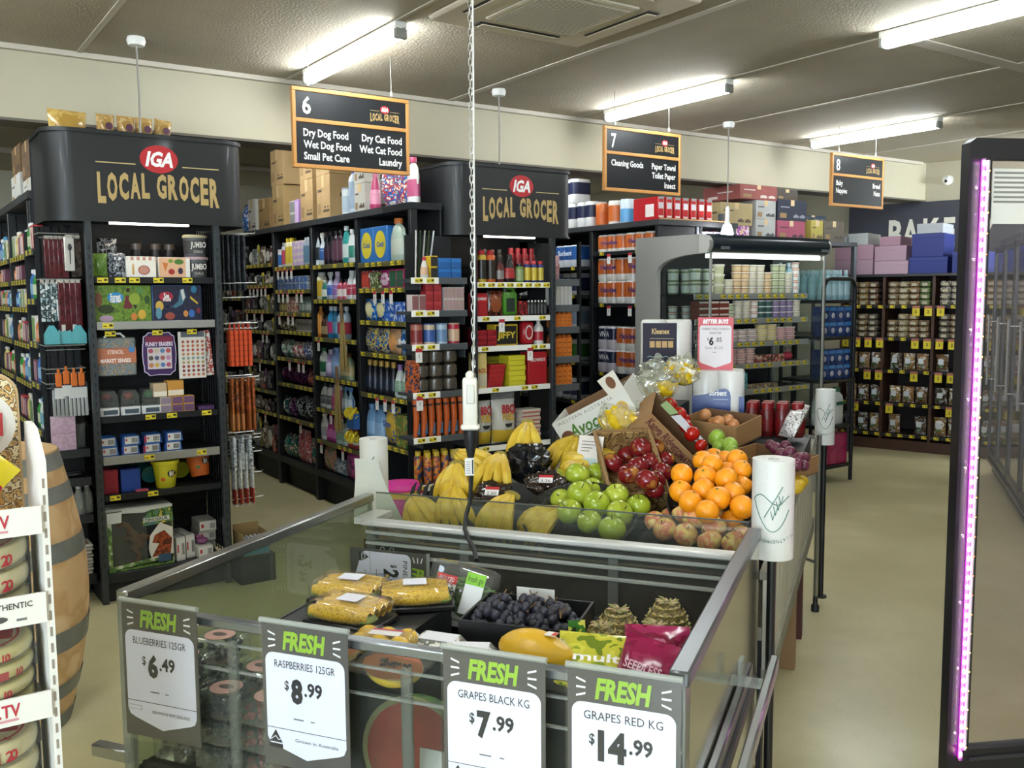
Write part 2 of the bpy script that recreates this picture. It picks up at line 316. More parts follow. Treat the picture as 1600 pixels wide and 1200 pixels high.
# ---------- goods ----------
def _m(c,r=.35): return c if not isinstance(c,str) else (pm(c,38,r) if ' ' in c else mat(c,r))
def _band(m,c,w,z0,z1,y,fr=.9): m.bx(-w*fr/2,w*fr/2,y-.0006,y,z0,z1,_m(c))
def fit(S_,txt,h,w): return None
@lru_cache(None)
def bottle(w,h,body,cap,lab=None,st='round',dp=1.,txt='',tc='FFFFFF',look='',cat='bottle'):
    r=w/2; n=14; b=M(); k=[]; bm_=_m(body,.3); cm_=_m(cap,.35)
    if st=='round': pr=[(r*.94,0),(r,.015*h),(r,.60*h),(r*.93,.68*h),(r*.6,.79*h),(r*.36,.84*h),(r*.34,.88*h)]; c0,cr=.865,.40
    elif st=='slim': pr=[(r*.94,0),(r,.015*h),(r,.74*h),(r*.85,.80*h),(r*.5,.86*h),(r*.42,.9*h)]; c0,cr=.88,.5
    elif st=='jug': pr=[(r*.93,0),(r,.03*h),(r,.45*h),(r*.92,.62*h),(r*.66,.8*h),(r*.36,.87*h),(r*.34,.9*h)]; c0,cr=.88,.40
    elif st=='drop': pr=[(r*.8,0),(r,.06*h),(r*.98,.4*h),(r*.7,.68*h),(r*.46,.8*h),(r*.4,.84*h)]; c0,cr=.83,.46
    elif st=='spray': pr=[(r*.94,0),(r,.02*h),(r,.45*h),(r*.86,.55*h),(r*.5,.68*h),(r*.3,.75*h),(r*.3,.79*h)]; c0,cr=0,0
    elif st=='can': pr=[(r*.97,0),(r,.01*h),(r,.8*h),(r*.9,.83*h),(r*.78,.85*h)]; c0,cr=.84,.74
    elif st=='tin': pr=[(r,0),(r,.94*h)]; c0,cr=.935,1.03
    elif st=='jar': pr=[(r*.93,0),(r,.03*h),(r,.7*h),(r*.8,.80*h),(r*.78,.84*h)]; c0,cr=.83,.86
    elif st=='tub': pr=[(r*.84,0),(r*.86,.02*h),(r*.96,.84*h)]; c0,cr=.83,1.04
    b.lathe(pr,bm_,n,sy=dp)
    if st=='jug': b.tube([(r*.42,0,.84*h),(r*.9,0,.74*h),(r*1.02,0,.58*h),(r*.9,0,.42*h)],r*.14,bm_,7)
    if st=='spray':
        s=M(); s.lathe([(r*.36,.78*h),(r*.36,.84*h)],cm_,10,sy=dp); s.box((-r*.18,0,.915*h),(r*1.35,r*.5,.15*h),cm_,r*.08)
        s.box((-r*1.0,0,.94*h),(r*.4,r*.22,.05*h),cm_); s.tube([(-r*.5,0,.87*h),(-r*.72,0,.80*h),(-r*.62,0,.74*h)],r*.11,cm_,6); k.append(S('trigger_head',s))
    else:
        s=M(); q=r*cr; s.lathe([(q,c0*h),(q,h*.985),(q*.9,h)],cm_,n,sy=dp if st in('tub','tin') else 1); k.append(S('lid' if st in('tub','tin','jar') else 'cap',s))
    if lab:
        z0,z1=(.16,.52) if st not in('can','slim','tin','tub') else (.12,.7); s=M(); e=.0007
        rr=lambda z: next((pr[i][0]+(pr[i+1][0]-pr[i][0])*((z*h-pr[i][1])/max(1e-9,pr[i+1][1]-pr[i][1])) for i in range(len(pr)-1) if pr[i][1]<=z*h<=pr[i+1][1]),r)
        zz=[z0+(z1-z0)*i/4 for i in range(5)]; s.lathe([(rr(z)+e,z*h) for z in zz],_m(lab),n,sy=dp,caps=False)
        if txt: s.text(txt,min(.2*h,.05),_m(tc),(0,-(r*dp+e*2.5),(z0+z1)/2*h),bold=.03,w=w*.72)
        k.append(S('label',s))
    return S('bottle' if cat=='bottle' else cat,b,k,w=w*1.03,h=h,d=w*dp,look=look,cat=cat)
@lru_cache(None)
def boxy(w,d,h,body,panel=None,txt='',tc='FFFFFF',look='',cat='box',st='',th=.3,name=None):
    b=M(); bm_=_m(body,.4); b.box((0,0,h/2),(w,d,h),bm_,min(w,d,h)*.03)
    y=-d/2
    if panel:
        if st=='stripe': _band(b,panel,w,h*.62,h*.9,y-.0004,.97)
        elif st=='oval':
            b.add([(w*.4*math.cos(2*PI*i/24),y-.0008,h*.5+h*.38*math.sin(2*PI*i/24)) for i in range(24)],[tuple(range(24))],_m(panel))
        elif st=='low': _band(b,panel,w,h*.06,h*.4,y-.0004,.97)
        elif st=='code':
            _band(b,panel,w,h*.1,h*.9,y-.0004,.95)
            for i in range(9): b.bx(w*(.12+i*.033),w*(.12+i*.033+.014),y-.0016,y-.0011,h*.25,h*.75,mat('202020'))
            b.bx(-w*.4,-w*.25,y-.0016,y-.0011,h*.35,h*.7,mat('B8303A'))
        else: _band(b,panel,w,h*.08,h*.92,y-.0004,.9)
    if txt: b.text(txt,h*th,_m(tc),(0,y-.0022,h*(.5 if st!='stripe' else .76)),bold=.03,w=min(w*.8,h*th*.75*len(txt)))
    return S(name or cat,b,w=w,h=h,d=d,look=look,cat=cat)
@lru_cache(None)
def carton(w,d,h,c='A98A5E',look='brown cardboard carton',mark='4A3B28',tape='BFA272',prints=2):
    b=M(); cm_=mat(c,.8,var=.12,vs=9); b.box((0,0,h/2),(w,d,h),cm_,.003); tm=mat(tape,.4); pk=mat(mark,.7); k=[]
    s=M(); s.bx(-.025,.025,-d/2-.001,d/2+.001,h-.0004,h+.0008,tm); s.bx(-.025,.025,-d/2-.0012,-d/2-.0002,h*.72,h,tm); k.append(S('packing_tape',s))
    rr=random.Random(int(w*1e4+h*1e3))
    for y in (-d/2-.0005,):
        b.bx(-w*.4,-w*.1,y-.0006,y,h*.62,h*.68,pk)
        for i in range(prints):
            x=w*(.08+.22*i); b.bx(x-.02,x+w*.14,y-.0006,y,h*.15,h*.15+.02,pk); b.bx(x,x+w*.1,y-.0006,y,h*.25,h*.25+.012,pk)
        b.bx(-w*.42,-w*.2,y-.0006,y,h*.12,h*.36,mat('8A704A',.8))
    for x in (-w/2-.0005,w/2+.0005): b.bx(x-.0006,x+.0006,-d*.3,d*.1,h*.5,h*.58,pk); b.bx(x-.0006,x+.0006,d*.1,d*.36,h*.14,h*.3,pk)
    return S('carton',b,k,w=w,h=h,d=d,look=look,cat='carton')
@lru_cache(None)
def pouch(w,h,d,c,panel=None,txt='',tc='FFFFFF',look='',cat='bag',gl=.22,oval=True):
    b=M(); a=_m(c,gl); p=_m(panel,gl) if panel else a
    rr=random.Random(int(w*9999+h*777)); ph=rr.random()*6
    def fn(sg):
        def f(u,v):
            x=(u-.5)*w*(1-.05*math.sin(PI*v)); e=max(0,math.sin(PI*u))**.55*max(0,math.sin(PI*min(1,max(0,(v-.03)/.94))))**.5
            return (x,sg*(d/2*e*(1+.12*math.sin(9*u+5*v+ph)))-.0,v*h)
        return f
    def mf(i,j):
        u=(i+.5)/10-.5; v=(j+.5)/12-.5
        return p if panel and ((u/.36)**2+(v/.34)**2<1 if oval else (abs(u)<.4 and -.32<v<.22)) else a
    b.grid(fn(-1),10,12,a,mf=mf); b.grid(lambda u,v:fn(1)(1-u,v),10,12,a)
    if txt: b.text(txt,h*.16,_m(tc),(0,-d/2*1.06-.003,h*.55),bold=.03,w=w*.6)
    return S(cat,b,w=w,h=h,d=d,look=look,cat=cat,sharp=0)
@lru_cache(None)
def rollpack(nx,r,h,wrap,band,txt='',tc='FFFFFF',look='pack of paper rolls',b0=.1,b1=.62,layers=1):
    b=M(); wm=_m(wrap,.3); W=2*r*nx
    out=[]
    for i in range(nx):
        for j in range(7):
            a=PI+PI*j/6; out.append((-W/2+r*(2*i+1)+r*math.cos(a),-r+ .78*r*math.sin(a)))
    for i in range(nx):
        for j in range(7):
            a=PI*j/6; out.append((W/2-r*(2*i+1)+r*math.cos(a),r+.78*r*math.sin(a)))
    zs=[0,.012,h*b0,h*b1,h-.012,h]; sc_=[.94,1,1,1,1,.94]; n=len(out)
    vs=[(x*s_,y*s_,z) for z,s_ in zip(zs,sc_) for x,y in out]; fs=[];ms=[]; bd=_m(band,.28)
    for j in range(5):
        for q in range(n): fs.append((j*n+q,j*n+(q+1)%n,(j+1)*n+(q+1)%n,(j+1)*n+q)); ms.append(bd if j==2 else wm)
    fs+=[tuple(range(n-1,-1,-1)),tuple(range(5*n,6*n))]; ms+=[wm,wm]; b.add(vs,fs,ms)
    if txt: b.text(txt,h*.22,_m(tc),(0,-r*1.8,h*(b0+b1)/2),bold=.03,w=W*.6)
    return S('roll_pack',b,w=W,h=h,d=r*3.6,look=look,cat='paper rolls')
@lru_cache(None)
def hangcard(w,h,card,good,d=.02,look='',cat='hanging pack',hd=.25):
    """blister card hung by its top edge: origin at the hole"""
    b=M(); b.box((0,0,-h/2+.01),(w,.0016,h),_m(card,.4)); b.bx(-w*.5,w*.5,-.0016,-.0008,-h*hd+.01,.01,_m('D8D4CC' if card!='D8D4CC' else 'A03038'))
    s=M(); s.box((0,-d/2-.0008,-h*(.5+hd/2)+.01),(w*.8,d,h*(.9-hd)),_m(good,.25),min(w,d)*.25)
    return S('hanging_pack',b,[S('blister',s)],w=w,h=h,d=d+.003,look=look,cat=cat)
YT=mat('D9C52A',.45); YK=mat('2A2A22',.5); RT=mat('B22A34',.45); WT=mat('E6E4E0',.5)
def tick_y(w=.052,h=.026):
    t=M(); t.bx(-w/2,w/2,-.0025,-.0008,-h/2,h/2,YT); t.bx(-w*.44,-w*.1,-.0031,-.0026,-h*.2,-h*.02,YK); t.bx(w*.12,w*.42,-.0031,-.0026,-.004,h*.28,YK); return t
def tick_w(w=.045,h=.085):
    t=M(); t.bx(-w/2,w/2,-.003,-.0015,-h,0,WT); t.bx(-w/2,w/2,-.0036,-.003,-h*.26,0,RT); t.text('1',h*.3,YK,(0,-.004,-h*.52),bold=.03,sx=.7); return t
_ty={}
def ticket(kind,x,z,y=0):
    if kind not in _ty: _ty[kind]={'y':tick_y,'w':tick_w,'Y':lambda:tick_y(.048,.03)}[kind]().mesh('shelf_ticket')
    s=S('shelf_ticket',None,at=T_((x,y,z))); s.me=_ty[kind]; return s
DK=mat('1C1E21',.45,.3); DK2=mat('121316',.6); GREYM=mat('55595C',.4,.5); SILV=mat('A8A9A6',.35,.6); WSTR=mat('EFEEE8',.4)
OLIVE=mat('5A5630',.5)
PEND=[]
def shelf(x0,x1,d,z,lip=DK,ys=(),ws=(),lh=.034,name='shelf',br=True):
    """metal shelf with a front edge that carries the price tickets; y=0 is the front edge"""
    PEND.append((x0,x1,z)); m=M(); m.bx(x0,x1,.002,d,z-.022,z-.002,DK); m.bx(x0,x1,-.004,.004,z-lh+.004,z+.004,lip,.0015)
    if br:
        for x in (x0+.006,x1-.006): m.add([(x,.02,z-.02),(x,d,z-.02),(x,d,z-.075)],[(0,1,2)],DK)
    k=[ticket('y',x,z-lh/2+.004,-.0035) for x in ys]+[ticket('w',x,z-lh/2,-.008) for x in ws]
    return S(name,m,k)
def fill(fr,x0,x1,z,y,items,where,ref,group,gap=.006,rev=False,jit=.004,flip=False):
    """set goods side by side on a shelf: items = (spec, how many, how many on top of each other)"""
    x=x0; up=min([q[2] for q in getattr(fr,'sh',[]) if q[2]>z+.03 and q[0]<x1-.02 and q[1]>x0+.02],default=9)-.05-z
    seq=[]
    for it in items:
        sp,c,stk=(it+(1,))[:3] if len(it)==2 else it
        for _ in range(c): seq.append((sp,stk))
    tot={}
    for sp,stk in seq: tot[sp.look]=tot.get(sp.look,0)+1
    seen={}
    out=[]
    for sp,stk in seq:
        if x+sp.w>x1+.004: break
        out.append((sp,stk,x+sp.w/2)); x+=sp.w+gap
    tot={}
    for sp,stk,_ in out: tot[sp.look]=tot.get(sp.look,0)+1
    order=list(reversed(out)) if rev else out
    for sp,stk,xc in order:
        i=seen.get(sp.look,0); seen[sp.look]=i+1
        ks=min(1,up/(stk*(sp.h+.0006)))
        for l in range(stk):
            lv=['bottom','second up','third up','fourth up','fifth up','sixth up','seventh up'][l]
            o_=nth(i)+' stack' if stk>1 else nth(i)
            if tot[sp.look]==1: c_=[f"{sp.look}, {lv} of its stack, {where}",f"{sp.look}, {lv}, {where}"] if stk>1 else [f"{sp.look}, {where}"]
            elif stk>1: c_=[f"{sp.look}, {lv} in {o_} from {ref}, {where}",f"{sp.look}, {lv}, {o_} from {ref}, {where}",f"{sp.look}, {lv}, {o_}, {where}"]
            else: c_=[f"{sp.look}, {o_} from {ref}, {where}",f"{sp.look}, {o_} along, {where}"]
            lb=next((t for t in c_ if len(t.replace('-',' ').split())<=16),c_[-1])
            put(sp,fr.at(xc+RN.uniform(-1,1)*jit*.3,y+sp.d/2+RN.uniform(0,jit),z+l*(sp.h+.0006)*ks+.0004,RN.uniform(-.03,.03)*(jit>0))@Matrix.Diagonal((1,1,ks,1)),lb,sp.cat,group)
    return x
# ---------- laundry gondola (left face looks into the laundry aisle) ----------
L2=side(2.81,9.32); X=lambda gv:9.32-gv          # x along the face from its far end
BAYS=[9.32,8.48,7.66,6.84,6.02,5.2]
root=[]; 
def gondola(depth,length,bays,top,base=.25,back=True):
    k=[]
    m=M(); m.bx(0,length,.06,depth*2-.06,0,base-.06,DK2); k.append(S('base_plinth',m))
    m=M(); m.bx(0,length,.0,.46,base-.055,base-.002,DK,.003); k.append(S('bottom_deck',m))
    m=M(); m.bx(0,length,.465,.49,base,top-.02,mat('1A1B1D',.7)); k.append(S('back_panel',m))
    m=M(); m.bx(-.01,length+.01,-.01,depth*2+.01,top-.045,top,mat('2A2C2E',.5),.003); k.append(S('top_board',m))
    for x in bays:
        m=M(); m.bx(x-.022,x+.022,.0,.05,0.0,top-.046,mat('222427',.45,.3),.003); m.bx(x-.012,x+.012,.05,.463,base+.02,top-.05,DK2)
        for j in range(30): m.bx(x-.005,x+.005,-.0006,.001,.35+j*.06,.375+j*.06,mat('08080A'))
        k.append(S('upright',m))
    return k
k=gondola(.72,3.73,[X(v)-.0 for v in BAYS[:-1]],2.19)
SH={'near':[1.83,1.655,1.435,1.215,.93,.60],'spray':[1.84,1.58,1.29,.99,.745,.495],'pantry':[1.85,1.66,1.475,1.325,1.10,.885,.60],'brush':[1.89,1.71,1.49,1.31,1.05,.79,.60]}
rg=random.Random(5)
def bay(v0,v1,zs,lip,white=()):
    x0,x1=X(v0)+.03,X(v1)-.03; w=x1-x0; o=[]
    for i,z in enumerate(zs):
        ys=[x0+.05+j*.095 for j in range(int(w/.095)) if rg.random()<.75]
        ws=[x0+.1+j*.1 for j in range(int(w/.1)-1) if rg.random()<white[i]] if i<len(white) else []
        o.append(shelf(x0,x1,.42,z,lip,ys,ws))
    return o
k+=bay(6.84,6.02,SH['spray'],OLIVE,(.0,.0,.3,.3,.3,.2)); k+=bay(7.66,6.84,SH['pantry'],OLIVE,(.6,.8,.6,.0,.6,.1,.3)); k+=bay(8.48,7.66,SH['brush'],OLIVE,(.0,.4,.4,.4,.4,.3,.4)); k+=bay(9.32,8.48,[1.88,1.6,1.3,1.0,.7],DK)
put(S('shelving_gondola',None,k),L2.m,'long black gondola of laundry and cleaning goods between aisles 6 and 7','shelving','aisle gondolas')
k=[]
for i,z in enumerate(SH['near']):
    m_=shelf(X(6.02)+.03,X(5.22),.21,z,OLIVE,[X(6.02)+.08+.095*j for j in range(8) if (i+j)%4],[X(6.02)+.3+.12*j for j in range(3)] if i in (1,4) else []); k.append(m_)
for n_,a_ in (('back_panel',(X(5.575),X(5.21),.212,.226,0,2.145)),('bottom_deck',(X(5.575),X(5.21),.0,.211,.195,.248)),('base_plinth',(X(5.575),X(5.21),.06,.211,0,.19)),('top_board',(X(5.57),X(5.205),-.01,.226,2.146,2.19)),('upright',(X(5.24),X(5.205),-.005,.045,0,2.145))): m=M(); m.bx(*a_,DK if n_!='back_panel' else DK2,.002); k.append(S(n_,m))
put(S('side_bay',None,k),L2.m,'black shelf bay of washing powders joined to the laundry gondola end','shelving')
L2.sh=PEND+[(0,9,2.16)]; PEND=[]
REF='matches endcap'
def nb(): pass
# near bay
f=lambda v0,v1,z,items,where,gap=.006,y=.015:fill(L2,X(v0)+.035,X(v1)-.03,z,y,items,where,REF,'goods in the laundry gondola',gap,True)
pwd=boxy(.20,.10,.24,'2F6FB4','D9C53A',st='oval',look='blue laundry powder box with yellow oval',txt='Cold',tc='1E5DA8',th=.14)
jugc=bottle(.15,.33,'A9B7A8','D2763A','B9C0B0',st='jug',dp=.6,look='clear laundry jug with orange cap'); jugb=bottle(.16,.34,'1E63B8','1B57A5','2F86D8',st='jug',dp=.6,look='tall blue laundry liquid jug')
f(6.02,5.22,1.83,[(pwd,2),(jugc,1),(jugb,2)],'top shelf of powder bay',.008)
f(6.02,5.22,1.655,[(boxy(.13,.1,.125,'B23A2E 7A1F2A E3D9CF','C14435',look='red patterned laundry tablet box'),1),(boxy(.12,.1,.11,'2A2622 6A7A3A B8B8A8',look='dark patterned dishwashing box'),1),(pouch(.16,.145,.06,'B0356E','E8C9D6',txt='Fab',tc='7B2457',look='pink powder pouch with pale oval'),1),(boxy(.1,.1,.14,'B02A62','2C5A40',look='magenta softener box'),2)],'second shelf of powder bay')
f(6.02,5.22,1.435,[(pouch(.17,.15,.07,'1F57A8 2A7AC4 C9CBB8','D9D2A0',look='blue capsule pouch with cream oval'),2),(boxy(.15,.1,.13,'23489A 2D6CC0 C2C9D4',look='blue capsule box'),2)],'third shelf of powder bay')
f(6.02,5.22,1.215,[(pouch(.17,.17,.08,'3A6AA8 C8B25A 2C3C70',look='blue and yellow capsule pouch'),2),(pouch(.16,.21,.08,'B98F6A','D89A5E',look='orange and tan refill pouch'),1),(pouch(.17,.22,.08,'8FB4D2','2C5C9A',txt='Fab',tc='FFFFFF',look='pale blue powder pouch with dark oval'),1)],'fourth shelf of powder bay')
f(6.02,5.22,.93,[(bottle(.075,.23,'16181F','B08A3A','1B2536',st='drop',look='black wool wash bottle with gold cap'),5),(bottle(.08,.22,'C9CFC8','7E5C96','7E9A84',st='drop',look='white softener bottle with purple cap'),1),(bottle(.08,.22,'C9CFC8','3F8A3A','7E9A84',st='drop',look='white softener bottle with green cap'),1),(bottle(.08,.21,'D4D8DC','1E5FB4','8FB0C8',st='drop',look='white softener bottle with blue cap'),1)],'fifth shelf of powder bay',.012)
f(6.02,5.22,.60,[(bottle(.12,.25,'6F98C0','5C86B4','8FB4D8',st='jug',dp=.6,look='pale blue fabric softener jug'),2),(pouch(.21,.26,.1,'2E66B0 C8A83A','C8A642',txt='Omo',tc='1F4F9E',look='gold and blue laundry powder bag'),1),(boxy(.15,.12,.22,'8A6A2E 3B7A3E B89A4A',look='brown and green powder box'),1)],'lowest shelf of powder bay')
# spray bay
wsp=bottle(.075,.25,'C4CCD0','D8D8D4','3A62A0',st='spray',dp=.7,look='white cleaning spray with blue label'); bsp=bottle(.075,.25,'1B1A20','17171A','3C2232',st='spray',dp=.7,look='black cleaning spray'); plm=bottle(.08,.245,'2C1A26','1A1216','5C3A48',st='slim',dp=.7,look='dark plum cleaner bottle'); teal=bottle(.09,.27,'2C8C86','D8DCD8','C8D2CC',st='jug',dp=.6,look='teal bleach bottle'); wred=bottle(.085,.24,'D8DAD6','D8DAD6','3E8A76',st='jug',dp=.6,look='white bleach bottle with green label')
f(6.84,6.02,1.84,[(bottle(.06,.27,'B9C4C8','111417','2A3238',st='spray',dp=.7,look='grey spray bottle with black head'),1),(wsp,1),(bsp,2),(plm,2),(teal,1),(wred,1)],'top shelf of spray bay')
f(6.84,6.02,1.58,[(bottle(.08,.21,'D6D2B8','D8D8D0','C8A838',st='can',look='white and yellow cleaner can'),1),(bottle(.09,.15,'2E6E60','C9C9BE','D9DCCB',st='jug',dp=.6,look='small green toilet cleaner'),1),(bottle(.085,.24,'B5BCCB','D9D9DC','3A62B0',st='spray',dp=.7,look='white spray with blue flower label'),1),(bottle(.085,.235,'B8A4C4','C9B8D0','8C6AA4',st='drop',look='lilac cleaning bottle'),1),(bottle(.07,.15,'A83E52','2A2024','D8C9C0',look='small red cleaner bottle'),2),(bottle(.085,.255,'DADBD8','DADBD8','A83A4A',st='drop',look='tall white cleaner with red print'),2)],'second shelf of spray bay')
f(6.84,6.02,1.29,[(bottle(.055,.25,'C07A2E','C47E30','D89A48',st='slim',look='slim orange furniture oil bottle'),1),(bottle(.05,.17,'4A2C1E','17120E','A08A5A',look='small brown oil bottle'),2),(bottle(.095,.27,'2C86B4','C9CFD4','B4386A',st='round',dp=.7,look='blue softener bottle with pink flower'),1),(bottle(.07,.24,'2A6A8C','AEB8BE','5C8CA8',dp=.7,look='deep blue softener bottle'),1),(bottle(.085,.245,'A8BCC8','C9CFD4','B4384A',dp=.7,look='pale softener bottle with red flower'),2)],'third shelf of spray bay')
f(6.84,6.02,.99,[(bottle(.11,.22,'CED4CC','2A6A3A','2C6A48',st='jug',dp=.6,look='white bottle with dark green cap'),1),(bottle(.085,.21,'A693B8','B8A8C8','C8BCD4',st='drop',look='mauve softener bottle'),1),(bottle(.14,.23,'7C94BE','7088B4','8CA4CC',st='jug',dp=.6,look='big periwinkle softener jug'),1),(bottle(.1,.2,'8A9A7A','6A4A2A','B8A878',dp=.7,look='olive cleaner bottle'),2)],'fourth shelf of spray bay')
f(6.84,6.02,.745,[(bottle(.085,.2,'DADAD4','2A2A2A','5A5A5A',st='drop',look='white cleaner with dark cap'),2),(bottle(.085,.19,'C47E92','D8B8C0','B0506E',st='drop',look='rose pink cleaner bottle'),2),(bottle(.08,.2,'9AB4BE','5C86B0','C8D4D8',st='spray',dp=.7,look='pale blue bathroom spray'),2)],'fifth shelf of spray bay',.014)
f(6.84,6.02,.495,[(bottle(.1,.2,'DCDCD6','DCDCD6','9AA0A0',st='jug',dp=.6,look='plain white ammonia jug'),1),(bottle(.08,.18,'B0367E','C05A98','C46AA4',st='drop',look='hot pink toilet gel bottle'),2),(bottle(.095,.19,'B4C0B8','3A6A52','7A9A88',st='jug',dp=.6,look='pale green disinfectant jug'),2),(bottle(.08,.17,'A03A3A','C8C0B8','C8C4BC',dp=.7,look='red label disinfectant bottle'),2)],'sixth shelf of spray bay')
f(6.84,6.02,.25,[(pouch(.2,.2,.1,'5C7A4A B87A6A 8A8A7A',look='mixed sponge pack'),1),(pouch(.2,.12,.1,'6A8AA0 B0B4B0 4A5A6A',look='folded cloth pack'),1),(pouch(.2,.22,.1,'B0487E','6A3A5A',look='pink wipes pack'),1),(pouch(.17,.22,.1,'2F6E9E','8AB0C8',look='blue wipes pack'),1)],'floor deck of spray bay')
# pantry-style bay with cans, sponges and gloves
f(7.66,6.84,1.85,[(bottle(.09,.15,'DADAD8','C8CACA','3A6AA8',st='tin',look='white tub with blue base',cat='tub'),1),(bottle(.06,.2,'A8B0B8','8A8A90','B4485A',st='can',look='silver air freshener can'),1),(bottle(.075,.235,'D8D0A8','D0B82A','C8B03A',st='can',look='yellow topped air freshener can'),2),(bottle(.07,.05,'C8C0B4','C0A8B0','B8A0C0',st='tin',look='stacked gel air freshener',cat='tub'),3,4),(bottle(.05,.22,'8A98A4','C2C8CC','5A7A90',st='slim',look='slim grey polish bottle'),2)],'top shelf of air freshener bay')
f(7.66,6.84,1.66,[(boxy(.075,.06,.055,'C2C6CA 7A8AA0 D8D4C8','3A62A0',look='small white freshener box'),8,2)],'second shelf of air freshener bay',.008)
f(7.66,6.84,1.475,[(bottle(.06,.12,'8A7A5A','6A8A3A','B8A86A',st='jar',look='little olive scented jar',cat='jar'),3),(boxy(.07,.06,.13,'A8443A C8B8A0 7A2A22',look='red scent refill box'),3),(bottle(.06,.13,'7C8C84','50605A','A8B4A8',st='jar',look='grey green scented jar',cat='jar'),4)],'third shelf of air freshener bay',.008)
f(7.66,6.84,1.325,[(pouch(.07,.11,.04,'4A4438 8A7A5A C8C0A8',look='pack of steel scourers'),5),(bottle(.055,.1,'A8A496','C0BCAE','7A7466',st='tin',look='silver polish tin',cat='tin'),5)],'fourth shelf of air freshener bay')
f(7.66,6.84,1.10,[(pouch(.13,.15,.07,'C8CCC4 5A8A7A D8D8D4',look='white dish sponge pack'),2),(pouch(.11,.14,.06,'A83A4A C8B8B4 E0DCD8',look='red and white scourer pack'),2),(pouch(.11,.15,.06,'B8BCC0 3A4A8A D8D8DC',look='white and blue cloth pack'),2)],'fifth shelf of air freshener bay')
f(7.66,6.84,.885,[(pouch(.14,.15,.09,'3A1A3A 6A2A5A 2A1228',look='dark purple bin liner pack'),4),(pouch(.12,.14,.07,'8A4A3A B86A5A 4A2A3A',look='red brown cloth pack'),1)],'sixth shelf of air freshener bay')
f(7.66,6.84,.60,[(pouch(.13,.17,.08,'2A6A6A 1A3A44 C8CCC8',look='teal sponge pack'),1),(pouch(.13,.17,.08,'5A2A5A 3A1A40 A88AA8',look='violet sponge pack'),1),(pouch(.2,.2,.12,'2C3438 9AA0A4 14181A',gl=.12,look='shiny black bin bag pack'),2)],'seventh shelf of air freshener bay')
f(7.66,6.84,.25,[(pouch(.15,.2,.08,'2E7A72 1F5A5A C8B8A8',look='teal rubber glove pack'),2),(pouch(.13,.27,.06,'C87A82 B0505E E0B8B8',look='pink rubber glove pack'),2),(pouch(.14,.22,.06,'3A8480 2A5A5E C88A88',look='teal and pink glove pack'),1)],'floor deck of air freshener bay')
# brush bay and the far bay
dk=['2A2A2C 6A6A68 1A1A1C','4A3A2E 8A7A68 22201E','5A5F66 A8ACB0 2A2C30','3A2A44 6A4A74 1A1420','A89A8A 5A4A3A D0C8BC','2E4A3A 6A7A5A C8C8B8','B4483A 3A1A1A D8C8C0','8A8A3A C8B84A 4A4A2A']
nm=['black','brown','grey','purple','tan','green','red','olive']
def gad(q,w,h,kd):
    c=dk[q].split(); lk=f'{nm[q]} {["carded gadget","utensil","gadget box","cloth pack"][kd]}'
    if kd==0:
        m=M(); m.box((0,0,h/2),(w,.004,h),mat(c[2],.45)); m.bx(-w*.5,w*.5,-.0035,-.002,h*.82,h,mat(c[1],.4)); g=M(); g.box((0,-.016,h*.4),(w*.6,.026,h*.66),pm(dk[q],16,.3),.008); return S('gadget_pack',m,[S('blister',g)],w=w,h=h,d=.036,look=lk,cat='packet')
    if kd==1:
        m=M(); m.tube([(0,-.01,.0),(0,-.01,h*.5)],.009,mat(c[0],.4),8); g=M(); g.ell((0,-.012,h*.78),(w*.34,.012,h*.22),mat(c[1],.35),10,7); g.tube([(0,-.01,h*.5),(0,-.01,h*.62)],.005,SILV,6); return S('kitchen_utensil',m,[S('head',g)],w=w*.8,h=h,d=.03,look=lk,cat='kitchen tool')
    if kd==2: return boxy(w,.05,h*.85,pm(dk[q],13,.35),mat(c[(q+1)%3],.4),st='stripe',look=lk)
    return pouch(w*1.2,h*.8,.05,pm(dk[q],14,.25),mat('C8C4BC',.4),look=lk)
gad=lru_cache(None)(gad)
zz=SH['brush']+[.25]
for zi,z in enumerate(zz):
    g_=(zz[zi-1] if zi else 2.13)-z-.06
    f(8.48,7.66,z,[(gad((zi*3+j*5)%8,.075+.02*((zi+j)%3),round(g_*(.98,.86,.92)[(zi+j)%3],3),(zi+j*3)%4),1) for j in range(7)],f'{nth(zi)} shelf down of gadget bay',.012)
zz=[1.88,1.6,1.3,1.0,.7,.25]
for zi,z in enumerate(zz):
    g_=(zz[zi-1] if zi else 2.13)-z-.06
    f(9.32,8.48,z,[(gad((zi*5+j*3)%8,.11,round(g_*(.9,.75)[(zi+j)%2],3),(zi+j)%4),1) for j in range(6)],f'{nth(zi)} shelf down of end bay',.02)
# yellow fluffy duster packs and straw brooms hung on the upright
m=M(); m.tube([(0,0,.0),(0,-.05,.0)],.004,SILV,6)
for z,n_ in ((-.09,'bright'),(-.24,'lower')): pass
def duster():
    b=M(); b.bx(-.06,.06,-.045,.0,-.19,-.08,mat('2C5A94',.4)); k=[]
    for z0 in (-.075,-.245):
        t=M(); r2=random.Random(3)
        for j in range(70):
            a=r2.uniform(-.062,.062); c=r2.uniform(-.05,.0); z=z0+r2.uniform(-.03,.03)
            t.tube([(a,c,z),(a+r2.uniform(-.02,.02),c-.012,z+r2.uniform(-.02,.02)),(a+r2.uniform(-.02,.02),c-.02,z-.018)],.006,mat('D6BE2A',.8),5)
        k.append(S('yellow_tufts',t))
    s=M(); s.tube([(0,-.02,-.04),(0,-.02,.02)],.006,mat('2C5A94',.4),6); k.append(S('loop',s))
    return S('duster',b,k,cat='duster')
put(duster(),L2.at(X(6.02),-.03,.86),'yellow fluffy duster pack hung on the upright beside the spray bay')
